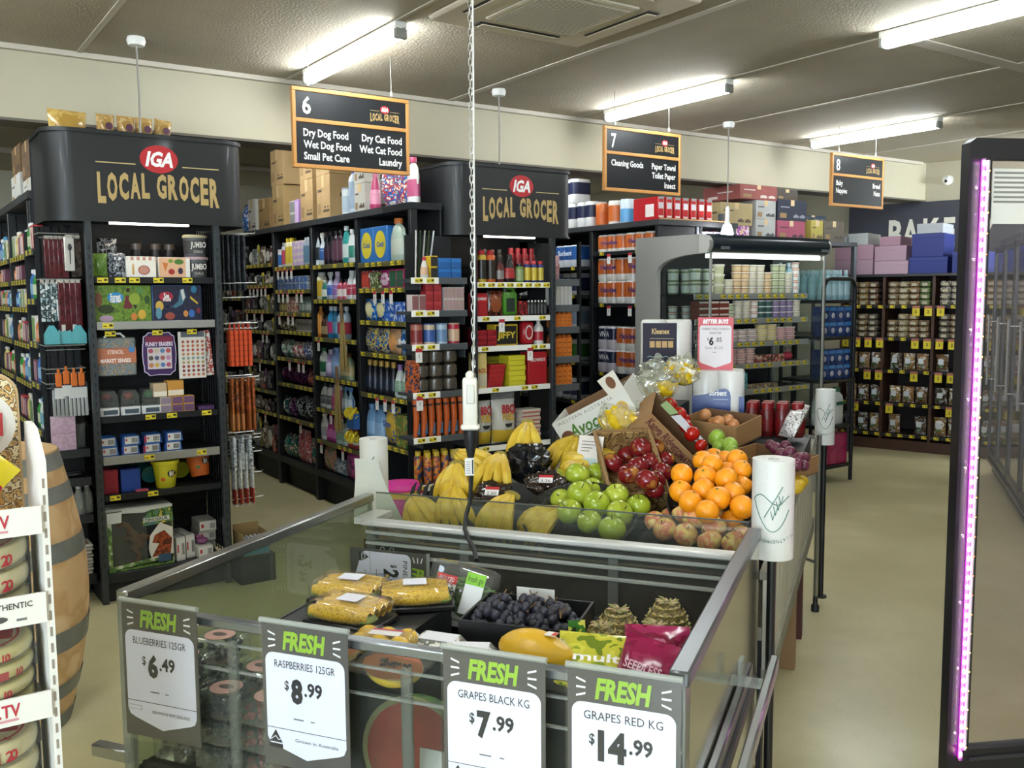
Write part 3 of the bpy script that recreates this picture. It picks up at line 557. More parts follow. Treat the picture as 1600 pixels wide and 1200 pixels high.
def broom():
    b=M(); r2=random.Random(8)
    for j in range(26): 
        x=r2.uniform(-.03,.03); b.tube([(x,0,0),(x*2.2+r2.uniform(-.01,.01),r2.uniform(-.02,.02),-.32-r2.uniform(0,.06))],.0035,mat('9A8248',.8),5)
    h=M(); h.tube([(0,0,-.02),(0,0,.12)],.012,mat('7A5A34',.6),8); return S('straw_broom',b,[S('handle',h)],cat='broom')
put(broom(),L2.at(X(6.13),-.07,1.44,0,.05,.0),'straw hand broom hung by the spray bay, upper one','broom'); put(broom(),L2.at(X(6.24),-.07,.98,0,.05,.05),'straw hand broom hung by the spray bay, lower one','broom')
# overstock on the top board
def top(gu,gv,sp,lb,z=2.19,rz=0): put(sp,L2.at(X(gv),gu-2.81+sp.d/2,z+.0006,rz),lb,sp.cat,'overstock on the laundry gondola')
c1=carton(.26,.4,.30); c2=carton(.28,.4,.34); c3=carton(.24,.38,.24)
top(2.86,6.69,carton(.25,.42,.33),'brown cardboard carton behind sign 6, lower of the matches endcap side pair'); top(2.86,6.69,carton(.25,.42,.28),'brown cardboard carton behind sign 6, upper of the matches endcap side pair',2.5206)
top(2.86,7.02,carton(.25,.42,.33),'brown cardboard carton, lower of the second pair from matches endcap'); top(2.86,7.02,carton(.25,.42,.30),'brown cardboard carton, upper of the second pair from matches endcap',2.5206)
top(2.88,7.28,boxy(.08,.1,.2,'B08AC0','C8A8D0',look='lilac softener bottle box'),'lilac softener pack on the gondola top beside brown cartons')
top(2.9,7.42,boxy(.13,.12,.1,'D2D2CC','8A8A88',look='white carton'),'small white carton on gondola top, lower of two'); top(2.9,7.42,boxy(.13,.12,.1,'D2D2CC','8A8A88',look='white carton'),'small white carton on gondola top, upper of two',2.2912)
top(2.9,7.75,carton(.26,.4,.36,'A98C5C'),'tall tan carton on gondola top under the double-stacked one'); top(2.9,7.75,carton(.30,.42,.30,'A88B60'),'tall tan carton stacked above another on the gondola top',2.5512)
top(2.9,8.1,carton(.28,.34,.28,'9C7C4E'),'open brown carton on the gondola top with raised flaps')
top(2.9,8.42,carton(.2,.3,.3,'C4C2B8',look='white carton'),'white carton at the far end of gondola top'); top(3.3,8.1,carton(.34,.4,.32,'A88A5C'),'brown carton on the back row of gondola top, lower of two',2.19); top(3.3,8.1,carton(.34,.4,.26,'A88A5C'),'brown carton on the back row of gondola top, upper of two',2.5106)
top(2.95,8.85,pouch(.2,.3,.14,'1F4A94 2C6AB4 C8CCD4',look='blue pack'),'blue dog food bag at the far end of gondola top')
top(2.86,6.34,bottle(.1,.2,'C4C8C4','8A9098','9AA8B0',st='tin',look='white tub',cat='tub'),'white tub on gondola top beside tall blue capped bottle')
top(2.86,6.22,bottle(.085,.33,'B4BEC4','3A3A7A','8A98A8',st='slim',look='bottle'),'tall pale bottle with dark blue cap on gondola top')
for z_,w_ in ((2.19,'lower'),(2.3912,'upper')): top(2.86,6.05,carton(.17,.2,.2,'B4B0A4',look='grey carton'),f'small pale grey carton on the gondola top, {w_} of two',z_)
top(2.86,5.88,bottle(.08,.27,'B8406A','C86A8A','D890A8',st='drop',look='bottle'),'pink softener bottle on gondola top in front of pale bags')
for i,(v,t) in enumerate(((5.72,'middle'),(5.53,'matches endcap'))): top(2.88,v,pouch(.17,.32,.12,'C8C4B4 2C5AA0 B83A32 D8D4C8',look='bag'),f'pale printed washing powder bag on gondola top, {t} side')
top(2.88,5.36,bottle(.12,.3,'DCDCD8','D0507A','C05A80',st='jug',dp=.6,look='jug'),'white jug with pink label on the gondola top beside the endcap header')
# ---------- the shop's header box over an endcap ----------
hdr=mat('16191B',.48,coat=.1); hdi=mat('1A1C1E',.6)
def header(cx):
    W,D,H,r=1.0,.455,.46,.13; po=[(-W/2,D),(-W/2,r)]
    for j in range(1,8): a=PI+PI/2*j/8; po.append((-W/2+r+r*math.cos(a),r+r*math.sin(a)))
    po.append((-W/2+r,0)); po.append((W/2-r,0))
    for j in range(1,8): a=-PI/2+PI/2*j/8; po.append((W/2-r+r*math.cos(a),r+r*math.sin(a)))
    po+=[(W/2,r),(W/2,D)]
    m=M(); n=len(po); zs=[0,.012,.012,H-.02,H-.02,H]; off=[.008,.008,0,0,.008,.008]
    vs=[]
    for z,o in zip(zs,off):
        for x,y in po:
            l=math.hypot(x,y-.3) or 1; vs.append((x+(x/W*2)*o,y-(o if y<.2 else 0),z))
    fs=[(j*n+q,j*n+q+1,(j+1)*n+q+1,(j+1)*n+q) for j in range(5) for q in range(n-1)]
    m.add(vs,fs,hdr); m.add([vs[j*n+q] for j in (0,5) for q in (0,n-1)],[(0,1,3,2)],hdi)
    m.add([(x,y,H-.03) for x,y in po],[tuple(range(n))],hdi); m.add([(x,y,.02) for x,y in po],[tuple(range(n-1,-1,-1))],hdi)
    t=M(); logo(t,.04,-.0016,.165,.62)
    l=M(); l.bx(-.20,.20,.07,.10,-.004,.018,glow('FFF4E0',3))
    for x in (-.19,.07): l.bx(x,x+.12,.04,.10,.018,.03,hdi)
    return S('header',m,[S('logo',t,label='red oval badge and gold lettering'),S('strip_light',l,label='lit strip under the header')],at=T_((cx,-.02,1.99)))
def endcap(u0,u1,shelves,d=.40,lattice=True):
    """black endcap bay; y=0 is its front"""
    k=[]; up=mat('3E4347',.4,.5)
    for x in (u0-.016,u1+.016):
        m=M(); m.bx(x-.016,x+.016,-.02,.02,.0,2.0,up,.002)
        for j in range(34): m.bx(x-.004,x+.004,-.0208,-.0195,.2+j*.05,.222+j*.05,mat('101112'))
        k.append(S('upright',m))
    m=M(); m.bx(u0-.03,u1+.03,d+.01,d+.03,.02,2.0,DK2)
    for j in range(36): m.bx(u0,u1,d+.004,d+.008,.2+j*.05,.203+j*.05,DK)
    k.append(S('back_panel',m))
    m=M(); m.bx(u0-.03,u1+.03,.03,d,.0,.10,DK2); k.append(S('base_plinth',m))
    m=M(); m.bx(u0-.002,u1+.002,-.012,d,.105,.158,mat('232528',.45,.3),.004); k.append(S('bottom_deck',m))
    if lattice:
        m=M()
        for j in range(38): m.bx(u1+.004,u1+.008,.02,d,.18+j*.048,.183+j*.048,DK)
        for j in range(9): m.bx(u1+.003,u1+.009,.03+j*.045,.033+j*.045,.17,1.98,DK)
        k.append(S('wire_side_panel',m))
    k+=shelves
    return k
E1=Fr(*(G.m@Vector((0,5.13,0))).to_2d(),AG); D_=.40
ek=endcap(.93,1.545,[shelf(.935,1.54,D_,1.708,DK,(.975,1.06,1.13,1.25,1.40)),
 shelf(.935,1.54,D_,1.478,SILV,(.99,),lh=.042),shelf(.935,1.54,D_,.985,DK,(1.18,1.29,1.475)),shelf(.935,1.54,D_,.775,SILV,(1.165,1.44),lh=.045),shelf(.935,1.54,D_,.572,DK,(.985,1.175))])
hk=M()
for x in (1.02,1.25,1.425): hk.tube([(x,.40,1.43),(x,.03,1.43),(x,.024,1.437)],.0025,SILV,6)
kk=[ticket('y',x,1.418,.025) for x in (1.005,1.24,1.42)]
ek+=[S('display_hooks',hk,kk),header(1.235)]
E1.sh=PEND; PEND=[]
put(S('endcap',None,ek),E1.m,'black toy endcap under a shop header, beside the wooden barrel','shelving','endcaps')
e=lambda sp,x,z,lb,y=.03,rz=0,rx=0,ry=0,g='toys and stationery on the toy endcap',cat=None: put(sp,E1.at(x,y+sp.d/2,z+.0006,rz,rx,ry),lb,cat or sp.cat,g)
# top shelf
e(pouch(.085,.125,.06,'6E8F3E 7C9E48','5C7C34'),.972,1.708,'green play dough bag on the top shelf of the toy endcap',cat='toy bag')
e(pouch(.085,.13,.07,'26282C 8A8E92 3A3C42 C4C8CC',gl=.12),1.062,1.708,'silver and black foil bag beside the green bag, toy endcap',cat='toy bag')
e(pouch(.10,.21,.06,'2A2C30 7A7E82 16181A',gl=.12),1.04,1.708,'taller grey foil bag standing behind the green bag, toy endcap',y=.16,cat='toy bag')
def picbox(w,d,h,bg,shapes,side='E0DCD4'):
    b=M(); b.box((0,0,h/2),(w,d,h),mat(side,.35),.004); b.bx(-w*.485,w*.485,-d/2-.001,-d/2,h*.02,h*.98,_m(bg,.3))
    for i,(kind,x,z,a,c,col) in enumerate(shapes):
        y=-d/2-.0012-.0003*i
        if kind=='o': b.add([(x*w+a*w*math.cos(2*PI*j/20),y,z*h+c*h*math.sin(2*PI*j/20)) for j in range(20)],[tuple(range(20))],_m(col))
        elif kind=='r': b.bx((x-a)*w,(x+a)*w,y,y+.0002,(z-c)*h,(z+c)*h,_m(col))
        elif kind=='p': b.add([(px*w,y,pz*h) for px,pz in x],[tuple(range(len(x)))],_m(z))
    return b
b=picbox(.15,.09,.112,'EDE6DA',[('r',0,.9,.46,.08,'C98F7A')]+[('r',-.4+.2*i,.9,.05,.08,'F0E8DE') for i in range(5)]+[('o',.08,.36,.2,.22,'A8645A'),('o',.08,.36,.16,.17,'C48A78'),('r',-.28,.35,.03,.2,'C89A52'),('o',-.28,.6,.04,.06,'D8B090')],'E8E4DA'); e(S('toy_box',b,w=.15,h=.112,d=.09,cat='toy box'),1.175,1.708,'white toy tin with red awning picture, top shelf of toy endcap')
b=picbox(.165,.08,.11,'E0B08C',[('o',-.1,.3,.1,.14,'A82A28'),('o',.18,.34,.08,.16,'3A2440'),('o',.14,.78,.15,.13,'4E7A32'),('p',[(-.38,.75),(-.2,.7),(-.3,.3)],'D07A3A',0,0,0),('r',.42,.5,.07,.46,'E8E4DC'),('o',-.12,.82,.08,.09,'7A9A3A')],'E8E0D4'); e(S('toy_box',b,w=.165,h=.11,d=.08,cat='toy box'),1.345,1.708,'vegetable picture puzzle box on the top shelf of toy endcap')
def bucket_tub(i):
    b=M(); b.lathe([(.054,0),(.058,.01),(.062,.1)],[mat('55565A',.5)]*2,20); l=M(); l.lathe([(.0585,.012),(.0618,.085)],mat('3C3A3C',.6),20,caps=False)
    l.text('JUMBO',.032,mat('E4E0D8'),(0,-.0632,.062),bold=.02,w=.082); l.text('CHALK',.016,mat('C8C4BC'),(0,-.0612,.025),w=.05)
    p=M(); p.lathe([(.065,.1),(.066,.112),(.06,.116)],mat('B89AA0' if i else 'BDB490',.5),20); return S('chalk_tub',b,[S('label',l),S('lid',p)],w=.13,h=.117,d=.13,cat='tub')
e(bucket_tub(1),1.472,1.708,'dark jumbo chalk tub with pink lid, lower one',y=.02); e(bucket_tub(0),1.472,1.708+.1175,'dark jumbo chalk tub with pale lid, stacked on the other tub',y=.02)
for i,x in enumerate((1.2,1.3,1.375)): e(bottle(.07,.19,'1C1A1E','4A4038','34302E',st='jar',cat='jar'),x,1.708,f'dark glass jar behind the toy tins on top shelf, {nth(i)} from foil bags',y=.2)
# second shelf: two big picture boxes
b=picbox(.285,.05,.192,'5E7A2C 6E8E34 4C6A26',[('o',-.13,.66,.14,.15,'2F8AC0'),('p',[(.0,.36),(.16,.36),(.12,.7),(.05,.7)],'6A2432',0,0,0),('o',.09,.86,.035,.06,'3A2018'),('p',[(.1,.7),(.2,.34),(.24,.4),(.16,.76)],'22241E',0,0,0),('o',.2,.62,.1,.16,'8A9E3A'),('o',.18,.14,.055,.1,'C87A3A'),('o',.32,.2,.07,.13,'C8A03A'),('o',.3,.86,.06,.09,'5A8A4A'),('o',.42,.6,.05,.12,'2E4A22'),('o',-.42,.6,.06,.2,'7A4A34'),('o',-.3,.1,.12,.09,'A88A9E'),('o',-.3,.35,.14,.12,'2C3A1E')],'7A8E3E')
b.text('Forest',.03,wtx,(-.037,-.0315,.132),bold=.03,w=.05); b.text('Garden',.02,wtx,(-.037,-.0315,.112),bold=.03,w=.055)
e(S('toy_box',b,w=.285,h=.192,d=.05,cat='toy box'),1.076,1.478,'large green forest picture puzzle box on the second shelf')
b=picbox(.26,.05,.192,'1C2038 232845 1A1D33',[('o',-.22,.68,.14,.14,'A8283E'),('p',[(-.24,.38),(-.1,.4),(.02,.55),(.06,.85),(.14,.9),(.18,.66),(.1,.46),(-.04,.36),(-.2,.42)],'3E6E80',0,0,0),('p',[(.07,.86),(.13,.89),(.16,.66),(.11,.55)],'C8CCC8',0,0,0),('o',-.36,.42,.08,.14,'C8A24A'),('o',-.38,.22,.06,.16,'5A8CA0'),('o',-.16,.14,.1,.1,'9A4A3A'),('o',.16,.2,.05,.09,'C8854A'),('o',.28,.2,.06,.11,'3A6AB0'),('p',[(.26,.7),(.42,.5),(.4,.46),(.26,.62)],'C8A83A',0,0,0),('o',.34,.88,.06,.1,'2E7AA0'),('o',.42,.28,.04,.08,'7A2A3A')],'4A6A9A')
b.text('Sea',.028,wtx,(-.057,-.0315,.135),bold=.03,w=.028); b.text('World',.02,wtx,(-.057,-.0315,.115),bold=.03,w=.042)
e(S('toy_box',b,w=.26,h=.192,d=.05,cat='toy box'),1.352,1.478,'large navy sea picture puzzle box with a whale, second shelf')
# hanging row
hz=1.418
b=M(); b.box((0,-.012,-.12),(.205,.022,.2),clear('DDE4E8',.25,.1),.006); b.bx(-.102,.102,-.0245,-.0235,-.155,-.075,mat('B06A4E',.4)); b.text('STENCIL',.02,mat('E0C8B8'),(0,-.026,-.095),bold=.03,w=.08); b.text('MARKET SENSES',.02,mat('F0E4DA'),(0,-.026,-.14),bold=.03,w=.15)
b.bx(-.095,.095,-.01,-.008,-.215,-.03,pm('5A6670 7A868E 3A424A C48A3A 3A5A8A',45)); hb=M(); hb.tube([(-.05,-.012,-.02),(-.03,-.012,.0),(.03,-.012,.0),(.05,-.012,-.02)],.006,mat('C8CACA',.2),8); bl=M(); bl.add([(.08+.016*math.cos(a*PI/8),-.0262,-.085+.016*math.sin(a*PI/8)) for a in range(16)],[tuple(range(16))],mat('3A7AB0'))
put(S('stencil_set',b,[S('handle',hb),S('round_sticker',bl)]),E1.at(1.025,.045,hz),'clear stencil set with brown sleeve hung below the forest box','stationery','toys and stationery on the toy endcap')
b=M(); po=[]
for j in range(40):
    a=2*PI*j/40; r_=1+.03*math.cos(10*a); x=.082*math.copysign(abs(math.cos(a))**.45,math.cos(a))*r_; z=.112*math.copysign(abs(math.sin(a))**.45,math.sin(a))*r_; po.append((x,z-.115))
b.prism([(x*1.05,(z+.115)*1.035-.115) for x,z in po],-.004,.0,mat('D8CCE0',.4),ax='y'); b.prism(po,-.006,-.0042,mat('3E2458',.35),ax='y'); b.bx(-.07,.07,-.0075,-.0062,-.055,-.02,mat('7A2440')); b.text('FUNKY ERASERS',.022,mat('E8D8E8'),(0,-.009,-.062),bold=.03,w=.14)
b.bx(-.062,.062,-.0078,-.0062,-.195,-.08,mat('CFC4C8')); 
for i in range(12): 
    x,z=-.045+.03*(i%4),-.098-.038*(i//4); b.add([(x+.0125*math.cos(a*PI/6),-.0085,z+.0125*math.sin(a*PI/6)) for a in range(12)],[tuple(range(12))],mat(['B83A5A','C8B49A','4A7AA8','B83434','3A2A20','4A4A7A','A84A44','B87AA0','C87A34','C8A834','3A6EA8','B82A5A'][i]))
cl=M(); cl.box((0,-.017,-.14),(.12,.016,.11),clear('FFFFFF',.03,.06),.005)
put(S('eraser_card',b,[S('clear_bubble',cl)]),E1.at(1.25,.045,hz),'purple scalloped card of funky erasers hanging on a hook','stationery','toys and stationery on the toy endcap')
b=M(); b.bx(-.075,.07,-.003,0,-.255,.0,mat('D8D2CA',.4)); b.bx(-.06,.065,-.0036,-.003,-.03,.0,mat('5A6068'))
for r_ in range(9):
    for c_ in range(5):
        x,z=-.05+.026*c_,-.055-.0225*r_; cc=mat(['A8442E','B8602E','A84A4A','B87A44','7A8A80','A88A4A','8A2A2A','701F22','B0663A'][r_]); b.add([(x+(.011 if a%2 else .006)*math.cos(a*PI/5),-.0042,z+(.011 if a%2 else .006)*math.sin(a*PI/5)) for a in range(10)],[tuple(range(10))],cc)
put(S('sticker_sheet',b),E1.at(1.425,.045,hz),'white sheet of star stickers hanging on a hook, toy endcap','stationery','toys and stationery on the toy endcap')
b=M(); b.bx(-.07,.07,-.003,0,-.25,.0,pm('D8D2CA A8443A D8D2CA',40)); put(S('sticker_sheet',b),E1.at(1.455,.065,hz-.0,0,0,-.08),'second star sticker sheet tilted behind the front one','stationery','toys and stationery on the toy endcap')
# third shelf: three domed toys, orange boxes
for i,(x,c) in enumerate(((.985,'A82E22'),(1.09,'B0402A'),(1.195,'2C8A36'))):
    b=M(); b.box((0,0,.0225),(.098,.12,.045),mat('CFD0CE',.4),.003); b.bx(-.03,.04,-.0614,-.0602,.01,.033,mat('46525E')); 
    d=M(); d.prism([(-.048,.045),(.048,.045),(.046,.10),(.03,.132),(-.03,.132),(-.046,.10)],-.055,.055,clear('C8CCCE',.12,.06),ax='y')
    t=M(); t.ell((0,0,.098),(.026,.03,.022),mat(c,.3),12,7); t.box((0,0,.064),(.07,.07,.034),mat('1A1A1C',.4),.01)
    put(S('toy_pack',b,[S('clear_dome',d),S('toy_figure',t)],cat='toy'),E1.at(x,.09,.9856),f'boxed toy with a {["red","orange red","green"][i]} top under a clear dome, third shelf','toy pack','toys and stationery on the toy endcap')
yb=boxy(.058,.08,.042,'C8964A','6A4A6A',look='small orange card game box')
for i in range(3):
    for l in range(2): e(yb if i else boxy(.058,.08,.042,'C8B8A0','8A7A8A',look='x'),1.27+i*.061,.985+l*.0425,f'small {"orange" if i else "pale"} card box, {nth(i)} from the green topped toy, {"upper" if l else "lower"}')
e(boxy(.085,.08,.085,'C0883A','D8CDB8',st='low'),1.325,.985+.0858,'larger orange box on top of the small orange card boxes'); e(boxy(.07,.08,.075,'B8A080','D8D0C0',st='low'),1.243,.985+.0858,'pale box stacked beside the larger orange box')
e(boxy(.09,.1,.022,'3A2440','5A3A66'),1.485,.985,'flat dark purple box at the wire panel end of third shelf')
# fourth shelf: white and blue packets two high
for i,(x,c,cs) in enumerate(((.975,'B8303E','2F5FA8'),(1.08,'24489A','2F5FA8'),(1.19,'B02A50','2F5FA8'),(1.30,'24489A','2F5FA8'))):
    for l in range(2):
        b=M(); b.prism([(-.046,0),(.046,0),(.038,.05),(-.038,.05)],-.05,.05,mat(cs,.4),ax='y'); b.bx(-.034,.034,-.0512,-.0502,.006,.044,mat('DADAD6')); b.bx(-.046,-.035,-.0512,-.0502,.004,.04,mat(c))
        for j in range(8): b.bx(.0+j*.004,.002+j*.004,-.0522,-.0513,.012,.038,mat('26262A'))
        b.bx(-.03,-.022,-.0522,-.0513,.022,.034,mat('B8303A'))
        e(S('paint_set',b,w=.092,h=.05,d=.1,cat='box'),x+(.006 if l else 0)-(.012 if l and i==0 else 0),.775+l*.0506,f'blue and white packet, {"upper" if l else "lower"} of the {nth(i)} pair from the pale notepad')
# fifth shelf: buckets
def pail(c,rim,fish):
    b=M(); m_=mat(c,.32,coat=.2); b.lathe([(.048,0),(.05,.005),(.066,.13),(.075,.132),(.075,.15),(.07,.15),(.062,.13),(.046,.01)],m_,22); k=[]
    if fish:
        q=M(); pts=lambda x,z,a,c_,n=12:[(x+a*math.cos(2*PI*j/n),z+c_*math.sin(2*PI*j/n)) for j in range(n)]
        def wrap(po,m__,e=.0015): q.add([((.05+.016*(z/.13)+e)*math.sin(x/.06),-(.05+.016*(z/.13)+e)*math.cos(x/.06),z) for x,z in po],[tuple(range(len(po)))],m__)
        wrap(pts(.018,.08,.022,.02),mat('16181A')); wrap(pts(.012,.08,.007,.017),mat('D8D8D4'),.0022); wrap(pts(.026,.08,.004,.015),mat('D8D8D4'),.0022); wrap([(.036,.08),(.052,.095),(.048,.068)],mat('16181A')); wrap(pts(-.028,.05,.014,.01),mat('C8602E' if c!='C8622A' else '5A7A2A')); k.append(S('fish_picture',q))
    return S('toy_bucket',b,k,w=.15,h=.15,d=.15,cat='bucket')
put(boxy(.075,.09,.13,'7A1A2A','8A1F30',look='x'),E1.at(.975,.08,.5726),'dark red box beside the blue box on the bucket shelf','box'); put(boxy(.1,.09,.125,'1E3A80','24489A',look='x'),E1.at(1.075,.085,.5726),'dark blue box on the bucket shelf beside the red box','box')
e(boxy(.06,.04,.012,'B0485A'),1.125,.572,'small pink packet lying before the dark blue box',y=.005)
put(pail('1E6A72',0,False),E1.at(1.2,.14,.637,0,-PI/2+.2),'teal toy bucket lying on its side behind the yellow bucket','bucket')
put(pail('C8C22A',0,True),E1.at(1.262,.075,.5726),'yellow toy bucket with fish pictures standing upright','bucket'); put(pail('9AA02A',0,False),E1.at(1.372,.17,.637,.1,-PI/2+.25),'lime toy bucket lying between the yellow and orange buckets','bucket')
put(pail('C8622A',0,True),E1.at(1.462,.115,.604,.1,-.20,-.05),'orange toy bucket with a striped fish, tipped forward','bucket')
# bottom deck: dinosaur box and small white boxes
b=M(); W_,H_=.335,.33
fw=mat('C8CCC8',.35); b.bx(-W_/2,W_/2,-.09,.09,0,.012,pm('4A6A34 6A8A44 2E4A24',30)); b.bx(-W_/2,W_/2,.088,.09,.012,H_,mat('6A6E6C',.5)); b.bx(-W_/2,W_/2,-.06,.09,H_-.012,H_,mat('B8BCB8',.35)); b.bx(-W_/2,-W_/2+.004,-.09,.09,.012,H_-.012,fw); b.bx(W_/2-.004,W_/2,-.09,.09,.012,H_-.012,pm('5A6A3A 8A9A6A C8CCC0',30))
fp=M(); fp.add([(-W_/2,-.091,.01),(W_/2*.55,-.091,.03),(W_/2*.62,-.091,.05),(-W_/2+.02,-.091,.03),(-W_/2+.02,-.091,.27),(-W_/2,-.091,.3)],[(0,1,2,3),(0,3,4,5)],pm('4A6A34 7A9A54 C8CCC0',30))
fp.add([(-W_/2,-.0915,.262),(-W_/2+.07,-.0915,.262),(-W_/2+.075,-.0915,.32),(-W_/2,-.0915,.32)],[(0,1,2,3)],fw); fp.add([(-W_/2+.075,-.091,.31),(.02,-.091,.30),(.05,-.091,.31),(W_/2,-.091,.315),(W_/2,-.091,.33),(-W_/2+.075,-.091,.33)],[tuple(range(6))],fw)
fp.add([(.01,-.0916,.225),(.17,-.0916,.235),(.167,-.0916,.315),(.05,-.0916,.31),(.01,-.0916,.27)],[tuple(range(5))],pm('4E7A8A 6A8A44 2E5A34 C8B44A',30)); fp.bx(.015,.15,-.0924,-.0918,.245,.268,mat('DADCD8')); fp.text('DINOSAUR',.018,mat('4A5A4A'),(.082,-.093,.2565),bold=.03,w=.12)
fp.add([(.05,-.0917,.04),(.165,-.0917,.055),(.165,-.0917,.2),(.1,-.0917,.235),(.045,-.0917,.17),(.035,-.0917,.1)],[tuple(range(6))],mat('D4D2CC')); fp.add([(.05,-.0921,.05),(.15,-.0921,.06),(.16,-.0921,.14),(.12,-.0921,.19),(.07,-.0921,.17),(.055,-.0921,.13),(.09,-.0921,.12)],[tuple(range(7))],pm('7A2E16 A04A22 5A2212',30)); fp.bx(.085,.15,-.0926,-.092,.018,.06,mat('2E4E6A'))
win=M(); win.bx(-W_/2+.022,.03,-.0892,-.0884,.035,.3,clear('D8DCDC',.05,.05))
dn=M(); DM=mat('B06E3E',.5,var=.25,vs=30)
dn.tube([(-.10,-.01,.225),(-.075,-.01,.235),(-.05,-.01,.22),(-.035,-.005,.19),(-.015,0,.16),(.01,0,.12),(.03,0,.08)],[.012,.018,.016,.018,.028,.032,.012],DM,9); dn.tube([(.0,0,.13),(.035,0,.15),(.075,.01,.13),(.10,.02,.15)],[.028,.02,.011,.004],DM,8)
for s_ in (-.018,.018): dn.tube([(.0,s_,.12),(-.015,s_,.085),(.012,s_,.055),(-.005,s_,.018),(-.03,s_-.005,.016)],[.02,.017,.011,.009,.008],DM,7); dn.tube([(-.03,s_,.17),(-.055,s_-.01,.15),(-.07,s_-.01,.155)],[.009,.006,.004],DM,6)
put(S('dinosaur_box',b,[S('printed_front',fp),S('clear_window',win),S('dinosaur_toy',dn,label='brown plastic dinosaur')]),E1.at(1.105,.10,.1586,.03),'big boxed dinosaur toy with a clear window on the bottom deck','toy','toys and stationery on the toy endcap')
b=boxy(.24,.17,.05,'4A4E50','6A6E70'); 
wb=boxy(.05,.2,.13,'C9C8C2','D8D7D2',st='code'); 
for i,(x,t) in enumerate(((1.305,'dinosaur box'),(1.365,'purple toy box'))): e(wb,x,.158,f'upright white box on the bottom deck, the one beside the {t}',y=.03+.03*i,rz=.12)
e(boxy(.085,.1,.062,'C9C8C2','D8D7D2',st='code'),1.447,.158,'white box with purple toy on top, bottom deck',y=.03,rz=.1)
b=M(); b.ell((0,0,.02),(.035,.03,.02),mat('8A4A7A',.4),10,6); b.ell((-.02,.01,.042),(.014,.012,.014),mat('A85A8A',.4),8,6); put(S('toy_pony',b,cat='toy'),E1.at(1.447,.085,.2212),'small purple toy lying on the white box, bottom deck','toy')
for l in range(3): e(boxy(.095,.16,.06,'BDBBB4','D0CFCA',st='code'),1.494,.158+l*.0606,f'white boxed toy stacked by the wire panel, {["bottom","middle","top"][l]} one',y=.16-.02*l)
# ---------- the black rack wing beside the toy endcap ----------
PEND=[]
W1=Fr(*(G.m@Vector((0,5.2,0))).to_2d(),AG)
k=[]
m=M()
for j in range(26): m.bx(.70,.886,.17,.173,.95+j*.04,.953+j*.04,DK)
for j in range(6): m.bx(.70+j*.036,.703+j*.038,.166,.17,.9,1.975,DK)
k.append(S('wire_back_panel',m))
for z,y0 in ((1.93,0),(1.70,0),(1.365,-.02),(1.245,0),(1.17,0)):
    m=M(); m.tube([(.70,.0+y0,z),(.885,.0+y0,z),(.885,.17,z)],.003,SILV,6); m.tube([(.70,.0+y0,z-.022),(.885,.0+y0,z-.022)],.0022,SILV,6); m.tube([(.70,.0+y0,z),(.70,.17,z)],.003,SILV,6); k.append(S('display_hook',m))
for z in (.82,.67,.47): k.append(shelf(.715,.888,.19,z,mat('2E3134',.5,.3),br=False,lh=.045))
m=M(); m.bx(.715,.888,.0,.19,.10,.155,mat('232528',.45,.3)); k.append(S('bottom_deck',m)); m=M(); m.bx(.705,.725,.17,.2,0,1.975,DK); k.append(S('upright',m)); m=M(); m.bx(.725,.888,.185,.2,.0,1.975,DK2); k.append(S('back_panel',m))
put(S('side_rack',None,k),W1.m,'black wing rack with wire hooks between the barrel and toy endcap','shelving')
GR='kitchen tools on the wing rack'
def sheath(w,h,c,tag=None,t=.012):
    b=M(); b.box((0,0,-h/2),(w,t,h),_m(c,.25),.003); k=[]
    q=M(); q.bx(-w*.3,w*.3,-t*.5-.001,t*.5+.001,-.004,.012,mat('B8B0A8',.3)); k.append(S('header_card',q))
    if tag: q=M(); q.bx(-w*.3,w*.3,-t/2-.0014,-t/2-.0006,-h*.95,-h*.72,mat(tag,.4)); k.append(S('label',q))
    return S('utensil_pack',b,k,w=w,h=h,d=t,cat='kitchen tool')
for i in range(5): put(sheath(.03,.20,'4A1C22 5A242A'),W1.at(.735+i*.021,.008+i*.002,1.918-.012,.25),f'maroon cutlery pack on the top hook, {nth(i)} from the shampoo shelf','kitchen tool',GR)
q=sheath(.05,.17,'D4D0C8'); q2=M(); q2.ell((0,-.0075,-.05),(.011,.002,.018),mat('6A6E72',.3,.8),10,6); q2.bx(-.002,.002,-.0085,-.0065,-.135,-.06,mat('6A6E72',.3,.8)); q.kids.append(S('spoon_picture',q2)); put(q,W1.at(.835,-.012,1.912,.3),'white card pack with a spoon picture on the top hook','kitchen tool',GR)
for i in range(2): put(sheath(.035,.2,'2A2624 4A4038'),W1.at(.862+i*.016,.012,1.912,.25),f'dark cutlery pack behind the white card pack, {nth(i)} one','kitchen tool',GR)
for i in range(4): put(sheath(.033,.30,'5A2228 48181E','C8C4BC' if i in(0,2) else None,.015),W1.at(.79+i*.026,-.0,1.686,.2),f'long maroon utensil pack on the second hook, {nth(i)} from the clear packs','kitchen tool',GR)
for i in range(4): put(sheath(.022,.2,'8AA0A4 3A4448 C8D0D0'),W1.at(.705+i*.024,.006,1.686,.2),f'clear and teal utensil pack on the second hook, {nth(i)} from shampoo shelf','kitchen tool',GR)
